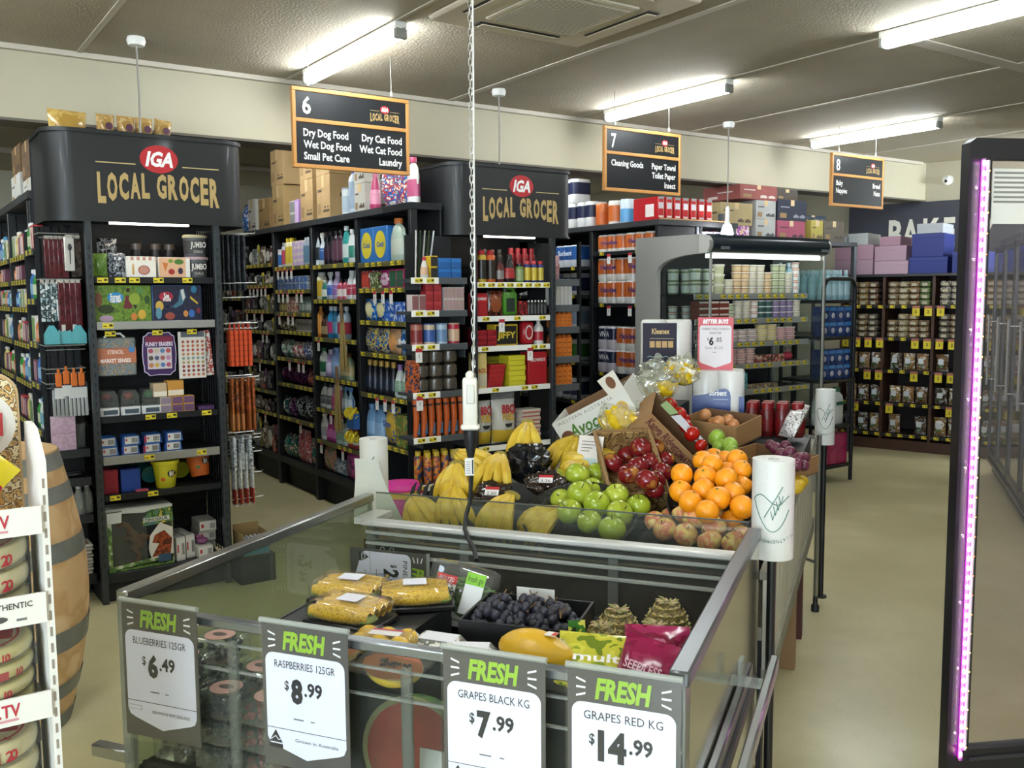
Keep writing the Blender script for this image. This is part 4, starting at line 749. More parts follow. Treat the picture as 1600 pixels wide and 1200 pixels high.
for i in range(3):
    b=M(); b.add([(-.035,-.02,0),(.035,-.02,0),(.035,.02,0),(-.035,.02,0),(-.035,-.02,.05),(.035,-.02,.05),(.035,.02,.05),(-.035,.02,.05),(-.012,0,.095),(.012,0,.095)],[(0,1,5,4),(1,2,6,5),(2,3,7,6),(3,0,4,7),(3,2,1,0),(4,5,9,8),(5,6,9),(6,7,8,9),(7,4,8)],mat('4E9AA0',.35)); put(S('scoop_carton',b,cat='kitchen tool'),W1.at(.735+i*.062,-.008+.012*(i%2),1.372),f'teal gable topped scoop pack on the third wire ledge, {nth(i)} along','kitchen tool',GR)
for i in range(4):
    b=M(); o_=mat('C8682A',.35); b.box((0,0,-.055),(.032,.008,.07),o_,.004); b.box((0,0,-.012),(.012,.008,.03),o_,.002); q=M(); q.bx(-.022,.022,-.006,.006,-.15,-.095,mat('C4C4C0',.3)); put(S('spatula',b,[S('packet',q)],cat='kitchen tool'),W1.at(.755+i*.036,-.012,1.243+(.012 if i==1 else 0),.1),f'orange silicone spatula hanging, {nth(i)} from the barrel side','kitchen tool',GR)
for i in range(9):
    b=M(); b.box((0,0,-.09),(.016,.006,.16),mat('C4C6C6' if i>3 else 'A8ACAE',.25,.3),.002); q=M(); q.bx(-.009,.009,-.005,.005,-.03,.0,mat('2A2E3A')); put(S('utensil_pack',b,[S('handle',q)],cat='kitchen tool'),W1.at(.73+i*.019,-.004,1.168,.3),f'white and silver utensil hanging on lowest hook, {nth(i)} along','kitchen tool',GR)
b=M(); b.box((0,0,.09),(.115,.03,.18),pm('B89AAE C4A8BA',60),.002); b.bx(-.058,.058,-.0158,-.015,.088,.091,mat('9A7E92')); put(S('notepad_box',b,cat='box'),W1.at(.77,.03,.8206,.1),'pale pink patterned box on the wing rack shelf','box')
b=M(); b.lathe([(.03,0),(.034,.12),(.034,.125)],clear('DCE0E0',.2,.05),14); put(S('clear_tub',b,cat='container'),W1.at(.853,.10,.8206),'clear plastic tub beside the pale pink box','container')
for i in range(5):
    b=M(); b.tube([(-.05,-.04+.015*i,.012),(0,-.05+.015*i,.014),(.05,-.035+.015*i,.012)],.011,mat(['141416','1C1C20','6A6E72','2A1A30','141416'][i],.3),8); put(S('kitchen_gadget',b,cat='kitchen tool'),W1.at(.80,.09,.6706),f'black handled gadget lying on the middle shelf, {nth(i)} from the front','kitchen tool',GR)
for i in range(4):
    b=M(); b.lathe([(.026,0),(.028,.01),(.026,.05),(.028,.055),(.026,.1),(.014,.125),(.013,.14)],clear('D8DCDC',.3,.08),12); c_=M(); c_.lathe([(.015,.138),(.015,.152)],mat('C8CCCC',.3),10); put(S('clear_bottle',b,[S('cap',c_)],cat='bottle'),W1.at(.74+i*.045,.05+.03*(i%2),.4706),f'clear empty plastic bottle on the lowest wing shelf, {nth(i)} along','bottle','clear bottles on wing rack')
for i in range(9):
    b=M(); b.box((0,0,.0085),(.155,.15,.016),mat(['B4AEA8','A8A29C'][i%2],.85),.006); 
    if i==8: b.box((-.01,0,.018),(.13,.12,.003),mat('7A5A34',.8))
    put(S('folded_paper',b,cat='paper'),W1.at(.80+RN.uniform(-.005,.005),.07,.1556+i*.0178,RN.uniform(-.06,.06)),f'folded grey paper sheaf at the barrel, {nth(i)} up in its pile','paper','pile of folded paper')
# goods hung on the other side of the toy endcap, over the laundry aisle
R1=Fr(*(G.m@Vector((1.60,5.18,0))).to_2d(),AG); k=[]
for z in (1.955,1.68,1.60,1.455,1.425,1.15,1.13,.82,.80,.60,.72,.455):
    for y in (0,.12): 
        m=M(); m.tube([(0,y,z),(.19,y-.01,z+.004),(.195,y-.01,z+.014)],.0028,SILV,6); k.append(S('display_hook',m))
m=M(); m.bx(-.012,.0,-.01,.4,.16,1.97,DK)
for j in range(18): m.bx(.0,.003,0,.4,.2+.1*j,.206+.1*j,DK)
k.append(S('side_panel',m)); put(S('hook_panel',None,k),R1.m,'dark hook panel on the laundry aisle side of the toy endcap','shelving')
def hs(n,x0,dx,z,sp,lb,y=.0):
    for i in range(n): put(sp,R1.at(x0+i*dx,y,z,.12),f'{lb}, {nth(i)} out from the toy endcap','hanging goods','goods on the hook panel')
def slab(w,t,h,c,tip=None):
    b=M(); b.box((0,0,-h/2),(t,w,h),_m(c,.3),.002); k=[]
    if tip: q=M(); q.box((0,0,-h*.82),(t*1.05,w*1.04,h*.3),_m(tip,.35),.002); k.append(S('tip',q))
    return S('hanging_pack',b,k,cat='hanging goods')
def comb(i=0):
    b=M(); o_=mat('D0522E',.35); b.bx(-.0085,.0085,-.03,.03,-.235,-.035,o_); b.bx(-.004,.004,-.008,.008,-.035,.005,mat('A83A22'))
    for j in range(6): b.bx(-.0092,-.0084,-.031,.031,-.06-j*.03,-.057-j*.03,mat('A03A1E')); b.bx(-.009,.009,-.0312,-.03,-.06-j*.03,-.056-j*.03,mat('A03A1E'))
    return S('hanging_pack',b,cat='hanging goods')
hs(5,.035,.026,1.452,comb(),'bright orange red comb pack on the hook'); hs(5,.02,.03,1.95,slab(.07,.012,.31,'1E2022 3A3E42 14161A'),'long black tool pack on the top hook',.06)
hs(3,.03,.028,1.148,slab(.06,.013,.3,'6A3418 9A5426 4A2410','A86A3A'),'brown brush pack on the hook'); hs(2,.125,.026,1.148,slab(.06,.012,.3,'A8552A 7A3A18','8A4A20'),'orange brown brush pack behind the others'); hs(3,.03,.045,.818,slab(.06,.018,.19,'8A8E90 B8BCBE 5A5E60'),'grey kitchen tool pack')
hs(4,.03,.034,.718,slab(.05,.008,.30,'A8A8A4 C8C8C4','8A2A1E'),'red handled knife pack on the lowest hook')
b=M(); b.bx(-.075,.075,-.09,.09,0,.004,mat('8A7248',.8)); 
for x in (-.075,.073): b.bx(x,x+.003,-.09,.09,.004,.12,mat('8A7248',.8))
b.bx(-.075,.075,.088,.09,.004,.15,mat('8A7248',.8)); b.bx(-.075,.075,-.09,-.087,.004,.07,mat('5A8AA0',.5)); k=[]
bt_=bottle(.022,.09,'2A3038','AEB4B8',st='slim')
put(S('display_carton',b,cat='carton'),E1.at(1.70,.0,.155),'small open display carton beside the toy endcap base','carton')
for i in range(5):
    for j in range(3): put(bt_,E1.at(1.65+i*.025,-.05+j*.03,.1596),f'tiny dark bottle in the display carton, row {nth(j)} from front, {nth(i)} along','bottle','tiny bottles in the display carton')
b=M(); b.bx(-.1,.1,-.11,.1,.0,.154,mat('2A2C2E',.6)); put(S('display_plinth',b,cat='plinth'),E1.at(1.70,.0,0),'black plinth carrying the small display carton','plinth')
# gold pet food bags on the header
for i,(x,t) in enumerate(((1.06,.0),(1.16,0),(1.25,0),(1.335,.1))):
    b=pouch(.095,.17,.10,'B0905A A8844A C0A474','9A7A44',gl=.2); q=M(); q.add([(.02*math.cos(a*PI/8),-.064,.1+.02*math.sin(a*PI/8)) for a in range(16)],[tuple(range(16))],mat('4A2238')); sp=S('pet_food_bag',None,[S('round_mark',q)],w=.12,h=.17,d=.1,cat='bag'); sp.me=b.me
    put(sp,E1.at(x+.03+.004*i,.33,2.4206,.1,.0,t),f'gold pet food bag on the endcap header, {nth(i)} from the barrel side','bag','gold bags on header')
b=pouch(.2,.17,.12,'B8964E C8A860','A8843E',gl=.2); put(b,E1.at(.90,.32,2.4206,.2),'crumpled clear and gold wrapper end beside the bags on header','bag')
# ---------- matches and barbecue endcap ----------
E2=E1
k=endcap(3.235,3.84,[shelf(3.24,3.835,D_,1.685,WSTR,[3.28+.075*i for i in range(8)],lh=.036),shelf(3.24,3.835,D_,1.463,WSTR,(3.31,3.56,3.77),(3.43,),lh=.036),shelf(3.24,3.835,D_,1.265,WSTR,(3.3,3.7,3.77),(3.66,),lh=.036),shelf(3.24,3.835,D_,.99,WSTR,(3.38,3.62,3.70),lh=.036),shelf(3.24,3.835,D_,.60,WSTR,(3.3,),lh=.036)],lattice=False)
E1.sh+=PEND; PEND=[]; k.append(header(3.55)); put(S('endcap',None,k),E1.m,'black matches and barbecue endcap under a shop header behind the hanging chain','shelving','endcaps')
GE='goods on the matches endcap'
f=lambda x0,x1,z,items,where,gap=.008,y=.02,ref='hanging chain':fill(E1,x0,x1,z,y,items,where,ref,GE,gap)
can=lambda b_,c,l,look,h=.215,w=.062:bottle(w,h,b_,c,l,st='can',look=look)
f(3.245,3.835,1.685,[(can('7A1A1E','7A1A1E','6A1418','narrow dark red spray can',.2,.03),1),(can('C8A83A','B0242A','2A2622','yellow lubricant can with red cap'),1),(can('C8622A','B0242A','2A2018','orange lubricant can with red cap'),1),(bottle(.055,.16,'5A1E1E','1A1A1A','8A8480',dp=.7,look='dark red fluid bottle'),1),(bottle(.085,.19,'1E1618','1A1416','A82E2E',st='drop',dp=.7,look='black fire lighting fluid bottle with red label'),1),(can('5A7A34','1C1C1E','8A9A6A','green spray can with black cap',.13,.058),1),(can('1A2A6A','B0242A','C8B03A','small blue lubricant can with red cap',.15,.045),3)],'top shelf of matches endcap')
for i in range(4): put(can('8A1C24','9A2028','7A1820','tall dark red spray can',.24,.05),E1.at(3.63+i*.058,.17,1.6854),f'tall dark red spray can at the back of the top shelf, {nth(i)} from the chain','bottle',GE)
for i in range(3): put(can('26221E','1C1A18','3A342C','x',.23,.06),E1.at(3.43+i*.06,.2,1.6854),f'tall dark can behind the fire lighting fluid, {nth(i)} from the chain','bottle',GE)
rbx=boxy(.095,.09,.155,'A81E24','B8242A',txt='REDHEADS',tc='E8DCD8',th=.12,st='stripe',look='red matches box'); 
f(3.245,3.835,1.463,[(rbx,1),(pouch(.125,.17,.05,'3A1C14 7A3A22 241410','8A4A2A',look='dark brown lighter bag'),1)],'second shelf of matches endcap')
b=M(); gm=mat('4E8A2A',.3); b.box((0,0,.085),(.115,.05,.16),gm,.018,seg=2); b.tube([(.045,0,.15),(.03,0,.185),(-.02,0,.185)],.011,gm,8); b.bx(-.035,.03,-.0275,-.025,.03,.12,mat('2A342E',.4)); c_=M(); c_.lathe([(.016,.16),(.016,.195)],mat('2A3A22'),10,T_((-.03,0,0))); 
put(S('fuel_bottle',b,[S('cap',c_)],cat='bottle'),E1.at(3.535,.06,1.4634),'bright green flat jug with a grey label on the second shelf','bottle',GE)
put(boxy(.07,.09,.1,'7A1A1E 3A1414 B8342E',look='x'),E1.at(3.63,.07,1.4634,.1),'small red and black pack beside the bright green jug','box',GE)
for i in range(6): put(bottle(.026,.105,'1E1C1C','D8D8D2','3A3836',st='slim',look='x'),E1.at(3.685+i*.028,.04,1.4634),f'tiny black lighter fluid bottle with white cap, {nth(i)} from the green jug','bottle',GE)
for l in range(3): 
    for i in range(2): put(boxy(.08-.01*i,.1,.036,'8A1A22','A8242C',st='stripe',look='x'),E1.at(3.29+i*.083,.07,1.2654+l*.0366),f'flat red match box, {["lower","middle","upper"][l]} in {"chain side" if i==0 else "second"} stack, third shelf','box',GE)
put(boxy(.185,.1,.145,'C8A82A','2A2622',txt='JIFFY',tc='D8C040',st='',th=.3,look='x'),E1.at(3.49,.075,1.2654),'yellow and black firelighter box lettered jiffy','box',GE)
for i in range(4): put(boxy(.022,.1,.13,'5A1A1C 2A1214',look='x'),E1.at(3.275+i*.024,.19,1.2654),f'dark red upright pack behind the flat match boxes, {nth(i)} from the chain','box',GE)
b=M(); b.box((0,0,.08),(.095,.06,.16),mat('A81E26',.3),.014); b.add([(.032*math.cos(a*PI/10),-.0315,.085+.05*math.sin(a*PI/10)) for a in range(20)],[tuple(range(20))],mat('D8D0CC')); b.add([(.024*math.cos(a*PI/10),-.0325,.085+.038*math.sin(a*PI/10)) for a in range(20)],[tuple(range(20))],mat('A81E26')); put(S('firelighter_tub',b,cat='box'),E1.at(3.68,.06,1.2654),'red firelighter tub with a white oval on the third shelf','box',GE)
put(bottle(.072,.17,'CFCBC4','D8D6D0','A82430',look='x'),E1.at(3.78,.06,1.2654),'white fuel bottle with a red label on the third shelf','bottle',GE)
put(boxy(.088,.09,.235,'D8C27A','C8BDA0',txt='JACK',tc='A8342A',st='low',th=.12,look='x'),E1.at(3.288,.07,.9906),'cream and yellow tall box at the chain, fourth shelf','box',GE)
for l in range(5): put(boxy(.12,.1,.03,'A8262A','B8342E',st='stripe',look='x'),E1.at(3.40+.006*l,.08,.9906+l*.0306),f'flat red and yellow firelighter box, {nth(l)} up in its pile','box',GE)
for l in range(6):
    put(boxy(.135,.12,.034,'C8BE2A','D0C636',look='x'),E1.at(3.575+RN.uniform(-.004,.004),.08,.9906+l*.0348,RN.uniform(-.04,.04)),f'bright yellow flat packet, {nth(l)} up in the front pile','packet',GE)
    put(boxy(.1,.1,.032,'A89E2A','B8AE32',look='x'),E1.at(3.49,.24,.9906+l*.0328),f'dull yellow flat packet, {nth(l)} up in the pile behind','packet',GE)
put(boxy(.155,.1,.225,'A81E26','B0242C',txt='REDHEADS',tc='E0D0CC',th=.1,st='stripe',look='x'),E1.at(3.745,.07,.9906),'large red firelighter box at the bulb shelf side','box',GE)
def bbq(w,h):
    p=pouch(w,h,.13,'CFCDC4',None,gl=.35); t=M(); t.text('BBQ',.055,mat('A82A34'),(0,-.072,h*.80),bold=.05,w=w*.55); t.text('FUEL',.045,mat('C8A030'),(0,-.073,h*.62),bold=.05,w=w*.5)
    t.add([(.028*math.cos(PI+a*PI/10),-.074,h*.45+.022*math.sin(PI+a*PI/10)) for a in range(11)],[tuple(range(11))],mat('26282A')); t.bx(-.03,.03,-.0742,-.0736,h*.45,h*.45+.005,mat('26282A')); 
    for x in (-.018,.018): t.add([(x,-.0745,h*.39),(x+.003,-.0745,h*.39),(x*1.5+.003,-.0745,h*.33),(x*1.5,-.0745,h*.33)],[(0,1,2,3)],mat('26282A'))
    y=M()
    y.grid(lambda u,v:((u-.5)*w*.97,-.069*(max(0,math.sin(PI*u))**.55)*(max(0,math.sin(PI*(.06+v*.24)))**.5)-.003,v*h*.28+.012),10,4,mat('C8A82C',.35))
    return S('fuel_bag',p and M() if False else None,[],w=w,h=h,d=.13,cat='bag'),p,t,y
for i,(x,w_,h_) in enumerate(((3.315,.155,.30),(3.495,.19,.30))):
    a,p,t,y=bbq(w_,h_); s=S('fuel_bag',None,[S('printing',t),S('yellow_band',y)],cat='bag'); s.me=p.me
    put(s,E1.at(x,.085,.6006),f'white and yellow barbecue fuel bag, {"beside the chain" if i==0 else "beside the stacked small boxes"}','bag','fuel bags')
put(pouch(.2,.32,.1,'BEBAB0 C8C4BA',None,gl=.4),E1.at(3.62,.27,.6006),'pale barbecue fuel bag standing behind the stacked small boxes','bag','fuel bags')
for l in range(8): put(boxy(.155,.11,.027,'C9BFB4','B05A4A',st='low',look='x'),E1.at(3.685+.006*(l%2),.075,.6006+l*.0278),f'cream and red flat firelighter box, {nth(l)} up in its pile','box',GE)
for i in range(3):
    b=M(); b.tube([(0,0,.02),(.02,-.01,.1),(.06,0,.16+.02*i),(.1,.02,.14)],.007,mat('3A6A2A',.4),7); b.ell((.1,.02,.14),(.022,.022,.022),mat('7AB83A',.4),10,7); put(S('garden_hose_fitting',b,cat='hose'),E1.at(3.62+.075*i,.28,.6006),f'green hose with a round green end behind the flat boxes, {nth(i)} along','hose')
# wing shelves beside it
k=[]
for z in (1.71,1.51,1.303,1.008,.73,.43):
    m=M(); m.bx(.0,.395,.002,.2,z-.022,z-.002,GREYM); m.bx(.0,.19,-.006,.004,z-.034,z+.004,WSTR,.0015); m.bx(.19,.395,-.004,.004,z-.036,z+.004,mat('5E6265',.4,.4),.0015); m.bx(.07,.076,.02,.2,z-.07,z-.02,GREYM); m.bx(.384,.39,.02,.2,z-.09,z-.02,GREYM)
    k.append(S('shelf',m,[ticket('y',.05,z-.014,-.0065),ticket('y',.13,z-.014,-.0065)]+([ticket('w',.04,z-.02,-.009)] if z in (1.303,1.008,.43) else [])))
m=M(); m.bx(.07,.4,.2,.212,0,1.98,DK2); k.append(S('back_panel',m)); m=M(); m.bx(.07,.4,.02,.2,0,.1,DK2); k.append(S('base_plinth',m))
W2=Fr(*(G.m@Vector((2.68,4.98,0))).to_2d(),AG); put(S('side_rack',None,k),W2.m,'black wing rack of matches and torches beside the laundry gondola','shelving')
GW='goods on the matches wing rack'
w2=lambda sp,x,z,lb,y=.015,rz=0,rx=0: put(sp,W2.at(x,y+sp.d/2,z+.0006,rz,rx),lb,sp.cat,GW)
for l in range(2):
    w2(boxy(.05,.08,.068,'C8A82A','2A2A26',look='x'),.17,1.71+l*.0686,f'small yellow box on the wing top shelf, {"upper" if l else "lower"}')
    for i in range(2): w2(boxy(.09-.02*i,.12,.062,'1F5A9A','2A72B8',st='stripe',look='x'),.245+i*.085,1.71+l*.0626,f'blue box on the wing top shelf, {"upper" if l else "lower"}, {nth(i)} from the yellow boxes')
w2(bottle(.05,.13,'C8C4BC','A82A30','C8A080',st='drop',look='x'),.115,1.71,'small white glue bottle with red cap on the wing top shelf')
for i in range(5):
    b=M(); b.tube([(0,0,0),(.035+.01*i,.05,.3)],.006,mat(['C8C8C4','2A3A22','A8A8A0','3A4A2A','C8CCCC'][i],.2,.4),7); put(S('fire_lighter_wand',b,cat='lighter'),W2.at(.10+.022*i,.125,1.7106),f'long thin wand leaning at the wing rack back, {nth(i)} along','lighter')
wt=boxy(.022,.07,.072,'C8BDB8','A88A88',look='x'); rd=boxy(.052,.07,.062,'9A2A30','B03A3E',st='stripe',look='x')
for i in range(6):
    for l in range(2): w2(wt,.25+i*.0245,1.51+l*.0726,f'white card matchbox pack, {"upper" if l else "lower"}, {nth(i)} from the red boxes')
for i in range(2):
    for l in range(3): w2(rd,.135+i*.058,1.51+l*.0626,f'red matchbox pack, {["lower","middle","upper"][l]}, {nth(i)} from laundry gondola')
for i in range(2): w2(boxy(.045,.07,.1,'C4B8B4','8A5A5A',look='x'),.035+i*.05,1.51,f'pinkish white box at the wing corner, {nth(i)} from laundry gondola')
for i,(c,l_) in enumerate((('A86A5A','7A2A2A'),('C8B49A','3A5A9A'),('A8BAC8','6A8AB0'),('A8243A','C8A88A'))): w2(bottle(.075,.13,c,l_,l_,st='tin',cat='tub',look='x'),.06+i*.088,1.303,f'tub of toothpicks on the third wing shelf, {["brown","cream","pale blue","crimson"][i]}')
def twine():
    b=M(); b.lathe([(.03,0),(.048,.012),(.05,.045),(.047,.075),(.03,.086)],mat('4E463C',.25,bump=.4,bs=60,coat=.5),14); return S('twine_ball',b,w=.1,h=.086,d=.1,cat='bag')
tw=twine()
for l in range(3):
    for i in range(3): w2(tw,.09+i*.103,1.008+l*.0866,f'shiny brown wrapped bundle, {["lower","middle","upper"][l]} row, {nth(i)} from laundry gondola')
for i in range(2): w2(boxy(.06,.08,.2,'2A3A5A C8622A 1C2028',look='x'),.03,1.008,'dark blue and orange box at the wing corner',y=.02) if i==0 else None
def torch(h=.24):
    b=M(); b.tube([(0,0,0),(.004,-.006,h*.5),(.0,.0,h*.98)],[.016,.019,.021],mat('B8541E',.35),10); k_=M(); k_.tube([(0,0,h*.80),(0,0,h*.86)],.0225,mat('1A1816',.5),10); l_=M(); l_.box((.012,-.012,h*.22),(.022,.012,h*.3),mat('4A6A8A',.4),.002); return S('gas_lighter',b,[S('collar',k_),S('label',l_)],w=.045,h=h,d=.045,cat='lighter')
to=torch()
for i in range(7): w2(to,.035+i*.054,.73,f'orange gas lighter standing in a row, {nth(i)} from laundry gondola')
for i in range(4):
    for j in range(2): w2(bottle(.052,.2,['2C4A6A C8622A C8A03A','3A1E4A C87A2A'][i>2],'C8AE2E',None,st='can',look='x'),.12+i*.062-.03*j,.43,f'{"purple" if i>2 else "blue"} and orange insect can with yellow cap, {nth(i)} along, {"back" if j else "front"} row',y=.02+.07*j)
b=M(); b.lathe([(.085,0),(.1,.16)],mat('B02A7A',.4),16); q=M(); q.lathe([(.108,.16),(.112,.17),(.1,.2),(.04,.21)],mat('C8308A',.35),16); l_=M(); l_.bx(-.03,.045,-.1,-.094,.03,.11,pm('3A6AA8 6A9A3A C8A83A',40)); y_=M(); y_.lathe([(.097,.115),(.103,.155)],mat('C8A030'),16,caps=False)
put(S('bucket',b,[S('lid',q),S('label',l_),S('yellow_band',y_)]),W2.at(-.15,-.12,.3006),'hot pink bucket with a lid on a brown carton by the laundry gondola','bucket'); put(carton(.26,.2,.30,'8A6A44'),W2.at(-.15,-.12,0),'brown carton on the floor under the hot pink bucket')
put(bottle(.075,.17,'C8C4BE','A82A34','8A2A34',st='can',look='x'),W2.at(.29,-.06,.0),'red topped can on the floor before the wing rack','can')
# bulbs and orange boxes on the other wing
k=[]
for z in (1.71,1.53,1.375,1.165,.965,.6):
    m=M(); m.bx(0,.24,.0,.28,z-.022,z-.002,GREYM); m.bx(0,.24,-.004,.004,z-.045,z+.004,mat('6A6E70',.4,.4),.0015); k.append(S('shelf',m))
m=M(); m.bx(0,.24,.282,.3,.0,1.98,DK2); k.append(S('back_panel',m)); m=M(); m.bx(.241,.26,.0,.03,0,1.98,DK); k.append(S('upright',m)); m=M(); m.bx(0,.24,.01,.28,0,.09,DK2); k.append(S('base_plinth',m))
W3=Fr(*(G.m@Vector((3.925,5.22,0))).to_2d(),AG); put(S('side_rack',None,k),W3.m,'grey wing rack of light bulbs beside the paper towel aisle','shelving')
GB='light bulb packs on the wing rack'
w3=lambda sp,x,z,lb,y=.012: put(sp,W3.at(x,y+sp.d/2,z+.0006),lb,sp.cat,GB)
for i in range(5): 
    b=boxy(.032,.08,.135,'CBC9C2','B8B6AE',st='',look='x'); w3(b,.025+i*.036,1.53,f'white light bulb box, {nth(i)} from the matches endcap')
def gbx(w,h,c='D0742A',hd=True):
    b=M(); b.box((0,0,h*.43),(w,.07,h*.86),mat(c,.4),.002); k=[]
    for j in range(3): b.bx(-w*.3,w*.3,-.0362,-.0352,h*(.15+.24*j),h*(.19+.24*j),mat('7A3A14'))
    q=M(); q.prism([(-w*.5,h*.86),(w*.5,h*.86),(w*.25,h),(-w*.25,h)],-.03,.03,mat('A8541E',.4),ax='y'); return S('bulb_box',b,[S('folded_top',q)],w=w,h=h,d=.07,cat='box')
for z,t in ((1.375,'upper'),(1.165,'middle'),(.965,'lower')):
    for i in range(4): w3(gbx(.042,{'upper':.105,'middle':.155,'lower':.145}[t]),.03+i*.0445,z,f'orange light bulb box on the {t} orange shelf, {nth(i)} from matches endcap')
w3(pouch(.09,.17,.06,'B88A92 C8A0A8 A86A5A',look='x'),.05,1.71,'pink mothball pouch on the wing top shelf'); 
# ---------- paper towel gondola ----------
L3=side(5.2,9.1); X3=lambda v:9.1-v
k=gondola(.45,3.6,[X3(8.9),X3(8.05),X3(7.2),X3(6.35),3.575],2.2)
for v0,v1 in ((6.35,5.53),(7.2,6.35),(8.05,7.2)):
    for z in (1.965,1.525,.93,.55) if v0==6.35 else (1.85,1.6,1.3,1.0,.65): k.append(shelf(X3(v0)+.03,X3(v1)-.03,.42,z,DK,(X3(v0)+.15,X3(v0)+.6),(X3(v0)+.25,X3(v0)+.52) if v0==6.35 else ()))
m=M(); m.bx(3.2,3.58,.47,.485,.1,2.15,DK2); k.append(S('end_panel',m))
for y in (.02,.45,.88): m=M(); m.bx(3.57,3.595,y-.02,y+.02,0,2.155,GREYM); k.append(S('end_upright',m))
m=M(); m.bx(3.25,3.565,.49,.87,1.99,2.01,DK); k.append(S('end_shelf',m)); m=M(); m.bx(3.57,3.6,.04,.86,2.2005,2.212,mat('B08A5A',.5)); k.append(S('end_rail',m))
L3.sh=PEND+[(0,9,2.17)]; PEND=[]
put(S('shelving_gondola',None,k),L3.m,'black gondola of paper towels and toilet paper behind the dairy fridge','shelving','aisle gondolas')
GP='paper packs in the paper towel gondola'
han=rollpack(3,.058,.20,'D8D4CC','C0622A',txt='Handee',tc='4A3A78',look='orange paper towel pack',b0=.3,b1=.93); viv=rollpack(2,.058,.2,'C8C0C8','23283E',txt='VIVA',tc='D8D8DC',look='navy paper towel pack',b0=.42,b1=.9)
f=lambda v0,v1,z,items,where,gap=.012:fill(L3,X3(v0)+.035,X3(v1)-.035,z,.02,items,where,'bulb shelf',GP,gap)
f(6.35,5.53,1.525,[(han,2,2)],'upper towel shelf'); f(6.35,5.53,1.965,[(rollpack(3,.058,.15,'D8D4CC','C0622A',txt='Handee',tc='4A3A78',look='short orange towel pack',b0=.2,b1=.9),2)],'top towel shelf')
f(6.35,5.53,.93,[(viv,1,2),(han,1,2),(rollpack(2,.055,.2,'D8D4CC','B85A2E',look='rust towel pack',b0=.3,b1=.93),1,2)],'middle towel shelf'); 0
f(6.35,5.53,.55,[(rollpack(3,.058,.19,'3A4A6A','22304E',look='navy toilet roll pack',b0=.1,b1=.9),2),(viv,1)],'lower towel shelf'); f(6.35,5.53,.25,[(rollpack(3,.058,.19,'9AA4B0','2A4A7A',look='blue toilet roll pack',b0=.1,b1=.8),2)],'floor towel shelf')
sor=rollpack(3,.055,.2,'C8CCD2','2A5A9A',txt='Sorbent',tc='D8E0EA',look='blue and white toilet roll pack',b0=.35,b1=.95)
for z,n_ in ((1.6,'second'),(1.3,'third'),(1.0,'fourth'),(.65,'fifth'),(.25,'lowest')): f(7.2,6.35,z,[(sor,1),(rollpack(2,.055,.2,'B8BABC',['3A6A2E','2A2E4A','5A5E62','7A8A9A','2A4A7A'][int(z*10)%5],look='large toilet roll pack',b0=.2,b1=.8),2)],f'{n_} shelf of far towel bay'); f(8.05,7.2,z,[(sor,2)],f'{n_} shelf of end towel bay')
f(7.2,6.35,1.85,[(boxy(.12,.1,.16,'B87A86 C89AA4 A8703A',look='pink tissue box'),1),(boxy(.1,.1,.15,'1E1E20',look='black box'),1),(sor,1)],'top shelf of far towel bay')
# packs on its top board
GT='packs on top of the paper towel gondola'
red=boxy(.052,.24,.185,'A8181E','C0202A',look='x')
def redp(i):
    b=M(); b.box((0,0,.093),(.062,.3,.185),mat('B01A22',.35),.006); b.bx(-.026,.024,-.1512,-.1502,.09,.14,mat('C8C4C8')); b.bx(-.026,.024,-.1512,-.1502,.02,.035,mat('D8C8C4')); b.bx(-.0318,-.0308,-.1,.0,.03,.13,mat('D8D0CC')) ; q=M(); q.box((.034,-.13,.093),(.005,.03,.185),mat('C8A88A',.5)); q.bx(-.029,.029,-.152,-.1492,.165,.186,mat('8A8A8A')); return S('red_pack',b,[S('cardboard_edge',q)],w=.068,h=.186,d=.3,cat='packet')
rp=redp(0)
for i in range(7): put(rp,G.at(5.27+i*.092,5.70,2.2006),f'tall red packet on the end of the gondola top, {nth(i)} from the paper towel aisle','packet',GT)
tp=lambda v,sp,lb,z=2.2006,y=.03: put(sp,L3.at(X3(v),y+sp.d/2,z),lb,sp.cat,GT)
tp(5.98,rollpack(1,.055,.2,'C8D4DC','5A9AC8',look='x',b0=.05,b1=.6),'pale blue single roll pack beside the red packets'); tp(6.13,rollpack(1,.06,.2,'D0CCC4','C0622A',look='x',b0=.12,b1=.8),'orange and white roll pack on gondola top beside the pale blue one'); tp(6.30,rollpack(1,.055,.19,'C0662A','B85A26',look='x'),'plain orange roll pack on gondola top')
nvp=rollpack(2,.058,.22,'D4D4D4','1E2440',look='x',b0=.38,b1=.86)
for i,v in enumerate((6.5,6.75)):
    tp(v,nvp,f'white and navy roll pack on gondola top, lower, {"second" if i else "first"} from the orange packs')
    if i: tp(v-.02,nvp,'white and navy roll pack on gondola top, upper one',2.4212)
tp(7.05,rollpack(2,.06,.3,'C8C8C8','24304E',look='x',b0=.3,b1=.7),'tall navy roll pack at the far side of gondola top'); tp(7.3,rollpack(2,.06,.34,'B8B8B8','2A4A7A',look='x',b0=.3,b1=.7),'tall blue roll pack by the header at the gondola top')
put(carton(.3,.25,.1,'2A2E5A',mark='8A8AB0',look='x'),G.at(5.85,6.05,2.2006),'flat dark blue carton behind the red packets','carton',GT)
for i in range(2): put(boxy(.15,.3,.11,'C8C4CC','3A2A5A',st='stripe',look='x'),L3.at(3.42,.57+.17*i,2.0106,PI/2),f'white and purple nappy pack on the end shelf, {nth(i)} from the paper towel aisle','packet')
